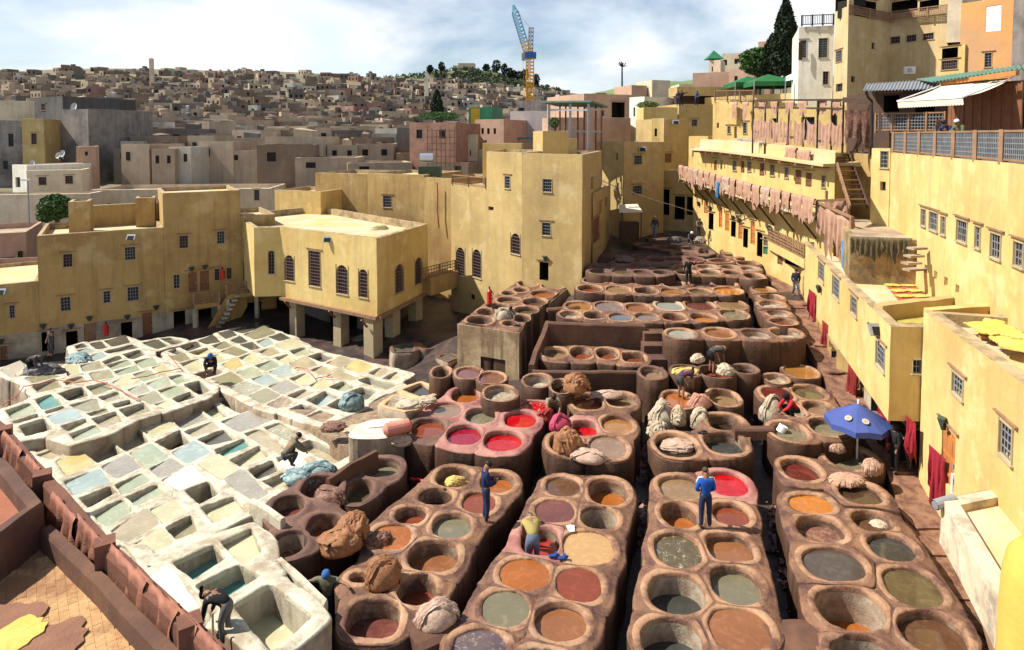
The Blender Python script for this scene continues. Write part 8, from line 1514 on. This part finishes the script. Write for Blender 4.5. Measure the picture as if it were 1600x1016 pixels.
    if extra == 'phone': q = MB(); q.box(Vector(J['haR'])+Vector((-.02, .06, .03)), (.14, .07, .015)); addm('phone', q, BLK)
    return r
navy = cloth('navy cloth', (.015, .025, .09)); blue = cloth('royal blue cloth', (.015, .09, .42)); dnv = cloth('dark blue trousers', (.02, .03, .075)); olv = cloth('olive yellow cloth', (.34, .28, .09)); jean = cloth('blue grey jeans', (.12, .15, .22)); blkc = cloth('black cloth', (.012, .012, .014)); gryc = cloth('grey cloth', (.16, .155, .15)); dgr = cloth('dark grey cloth', (.05, .052, .055)); brn = cloth('brown cloth', (.15, .09, .05)); grn = cloth('green khaki cloth', (.10, .12, .06)); redc = cloth('red cloth', (.45, .02, .03)); purp = cloth('plum cloth', (.07, .03, .07)); tanc = cloth('tan cloth', (.3, .24, .16)); bl2 = cloth('mid blue cloth', (.04, .12, .35)); whc = cloth('white cloth', (.7, .7, .68)); camo = cloth('mottled khaki cloth', (.16, .15, .10))
def at(px, py, z): p = P(px, py, z); return (p.x, p.y, z)
person('man in royal blue jacket with white shoulder stripes, standing with his back turned', at(1102, 826, .01), 0, 'hands_front', blue, dnv, headm=cloth('cropped hair', (.06, .045, .035)), extra='stripe', scale=1.02)
person('man in navy tracksuit looking at his phone beside the orange vat', at(759, 816, .01), -75, 'phone', navy, dnv, shoes=RED, extra='phone', scale=1.06)
person('grey haired man in olive yellow shirt bending over the pale red vat', (P(832, 853, 0).x, P(832, 853, 0).y, -.7), 5, 'bend', olv, jean, headm=gryc, sleeves=False, scale=1.12)
person('man in black waving beside the far row of vats', at(1076, 446, 2.1), -10, 'wave', blkc, blkc)
person('man in dark blue walking alone along the right path', at(1243, 464, 1.55), 175, 'walk', dnv, jean)
person('man in grey and cap walking on the far tan platform', at(1023, 372, 3.35), 150, 'walk', dgr, jean, head='cap', headm=tanc)
person('man in grey jacket sitting behind the far platform', at(1091, 372, 3.0), 180, 'lean', gryc, dgr); person('tall man in grey behind the seated grey jacket man', at(1100, 366, 3.0), 165, 'stand', gryc, dgr, scale=1.08); person('man in blue jeans at the right of the far group', at(1107, 366, 3.0), 200, 'stand', dgr, bl2)
person('person in blue holding a white cloth by the orange doors', at(1162, 387, 2.75), 200, 'face', bl2, dnv, head='hood', headm=whc)
person('person in red crouching at the far right vats, left one', at(1134, 384, 2.7), 160, 'crouch', redc, blkc, scale=.95); person('person in red crouching at the far right vats, right one', at(1149, 387, 2.7), 120, 'crouch', redc, blkc, scale=.9); person('person with white cap crouching by the pale bundle', at(1079, 382, 3.0), 180, 'crouch', dgr, dgr, head='hat', headm=whc)
person('bald man bending over the dark vat with white hides', at(1112, 584, .5), -70, 'bend', dgr, blkc, headm=tanc, sleeves=False, longt=False, barefeet=True, scale=1.1)
person('man in plum shirt and shorts bending in the orange vat', at(1064, 624, .25), -60, 'bend', purp, dgr, sleeves=False, longt=False, barefeet=True, head='cap', headm=blkc, scale=1.05)
person('kneeling worker in brown shirt holding dull red cloth', at(862, 655, -.2), 190, 'crouch', tanc, brn, sleeves=False, scale=1.15)
person('person in red jacket crouching in the dry vat', at(1238, 656, .05), 100, 'crouch', redc, blkc, head='hood', headm=blkc, scale=1.05)
person('person in black standing in the shade under the wing', at(1398, 738, -.45), 90, 'stand', blkc, blkc, head='hood', headm=blkc); person('second dark figure under the overhang of the wing', at(1418, 728, -.35), 60, 'stand', blkc, dgr, head='hood', headm=blkc)
person('man in khaki jacket and white cap leaning on the terrace railing', (XY(1485, 27.3)[0]+.35, 27.1, 10.42), 110, 'lean', grn, dgr, head='cap', headm=WHT); person('man in navy shirt and dark cap leaning on the terrace railing', (XY(1464, 28.6)[0]+.35, 28.4, 10.42), 120, 'lean', navy, dnv, head='cap', headm=blkc, sleeves=False)
person('person at the right end of the terrace leaning over the rail', (XY(1596, 20.6)[0]+.45, 20.4, 10.4), 100, 'lean', camo, dgr)
person('man in orange hat behind the two leaning men', (XY(1459, 31)[0]+.2, 31, 10.4), 100, 'stand', brn, dgr, head='hat', headm=WOR)
person('man in grey shirt bent over the mossy roof wall', (P(1533, 478, 4.6).x, P(1533, 478, 4.6).y, 4.15), 80, 'bend', gryc, dgr, scale=.95)
person('man in dark vest standing on the far left white pits', at(80, 556, -1.75), 160, 'face', dgr, dgr, sleeves=False, scale=.98)
person('hooded dark worker bending over black hides at the left', at(48, 588, -1.5), -90, 'bend', dgr, blkc, head='hood', headm=dgr)
person('worker in blue hood crouching on the white pits', at(330, 585, -1.0), 200, 'crouch', blkc, blkc, head='hood', headm=bl2, scale=1.15)
person('worker in khaki crouching over white lime with a brush', at(452, 728, .05), -60, 'crouch', camo, dgr, scale=1.05)
person('dark capped worker bent double at the bottom left wall', at(352, 1000, .5), 75, 'bend', blkc, gryc, head='cap', headm=blkc, scale=.9)
person('man in blue cap with spread arms standing in the dark lane', at(512, 985, -1.35), 178, 'spread', camo, dnv, head='hat', headm=bl2, sleeves=False, scale=.95)
person('figure in black pointing from the shaded back terrace', (*XY(1064, 70.5)[:2], ztop(163, 72)-.3), 170, 'point', blkc, blkc); person('person in blue on the shaded back terrace', (*XY(1087, 70.8)[:2], ztop(163, 72)-.3), 180, 'lean', bl2, dnv); person('person in navy beside the pointing figure', (*XY(1059, 70.9)[:2], ztop(163, 72)-.3), 160, 'lean', navy, dnv)
person('worker under striped hides on the tall pale fronted block', at(795, 505, .85), 200, 'crouch', gryc, gryc, scale=1.0)
for k, px in enumerate((1088, 1095, 1101)): person('small figure at the near end of the gallery terrace, %s from the left' % ORD[k], PD(px, 268, 56.5), 180, 'crouch', (dnv, bl2, blkc)[k], dgr)
q = MB(); c = P(332, 958, 1.3); q.tube([c, (c.x+.1, c.y-.2, .2)], .025, 6); tag(q.build('stick', mat('bamboo', ((.5, .42, .2), (.45, .36, .17)), 3, .6, 0)), 'thin bamboo stick held by the bent worker at the bottom left', 'stick')
bpy.context.view_layer.update(); dg = bpy.context.evaluated_depsgraph_get()
done = []
for o in PEND: done.append((o, bpy.data.meshes.new_from_object(o.evaluated_get(dg))))
for o, me in done:
    o.modifiers.clear(); me.name = o.name; o.data = me; me.polygons.foreach_set('use_smooth', [True]*len(me.polygons))
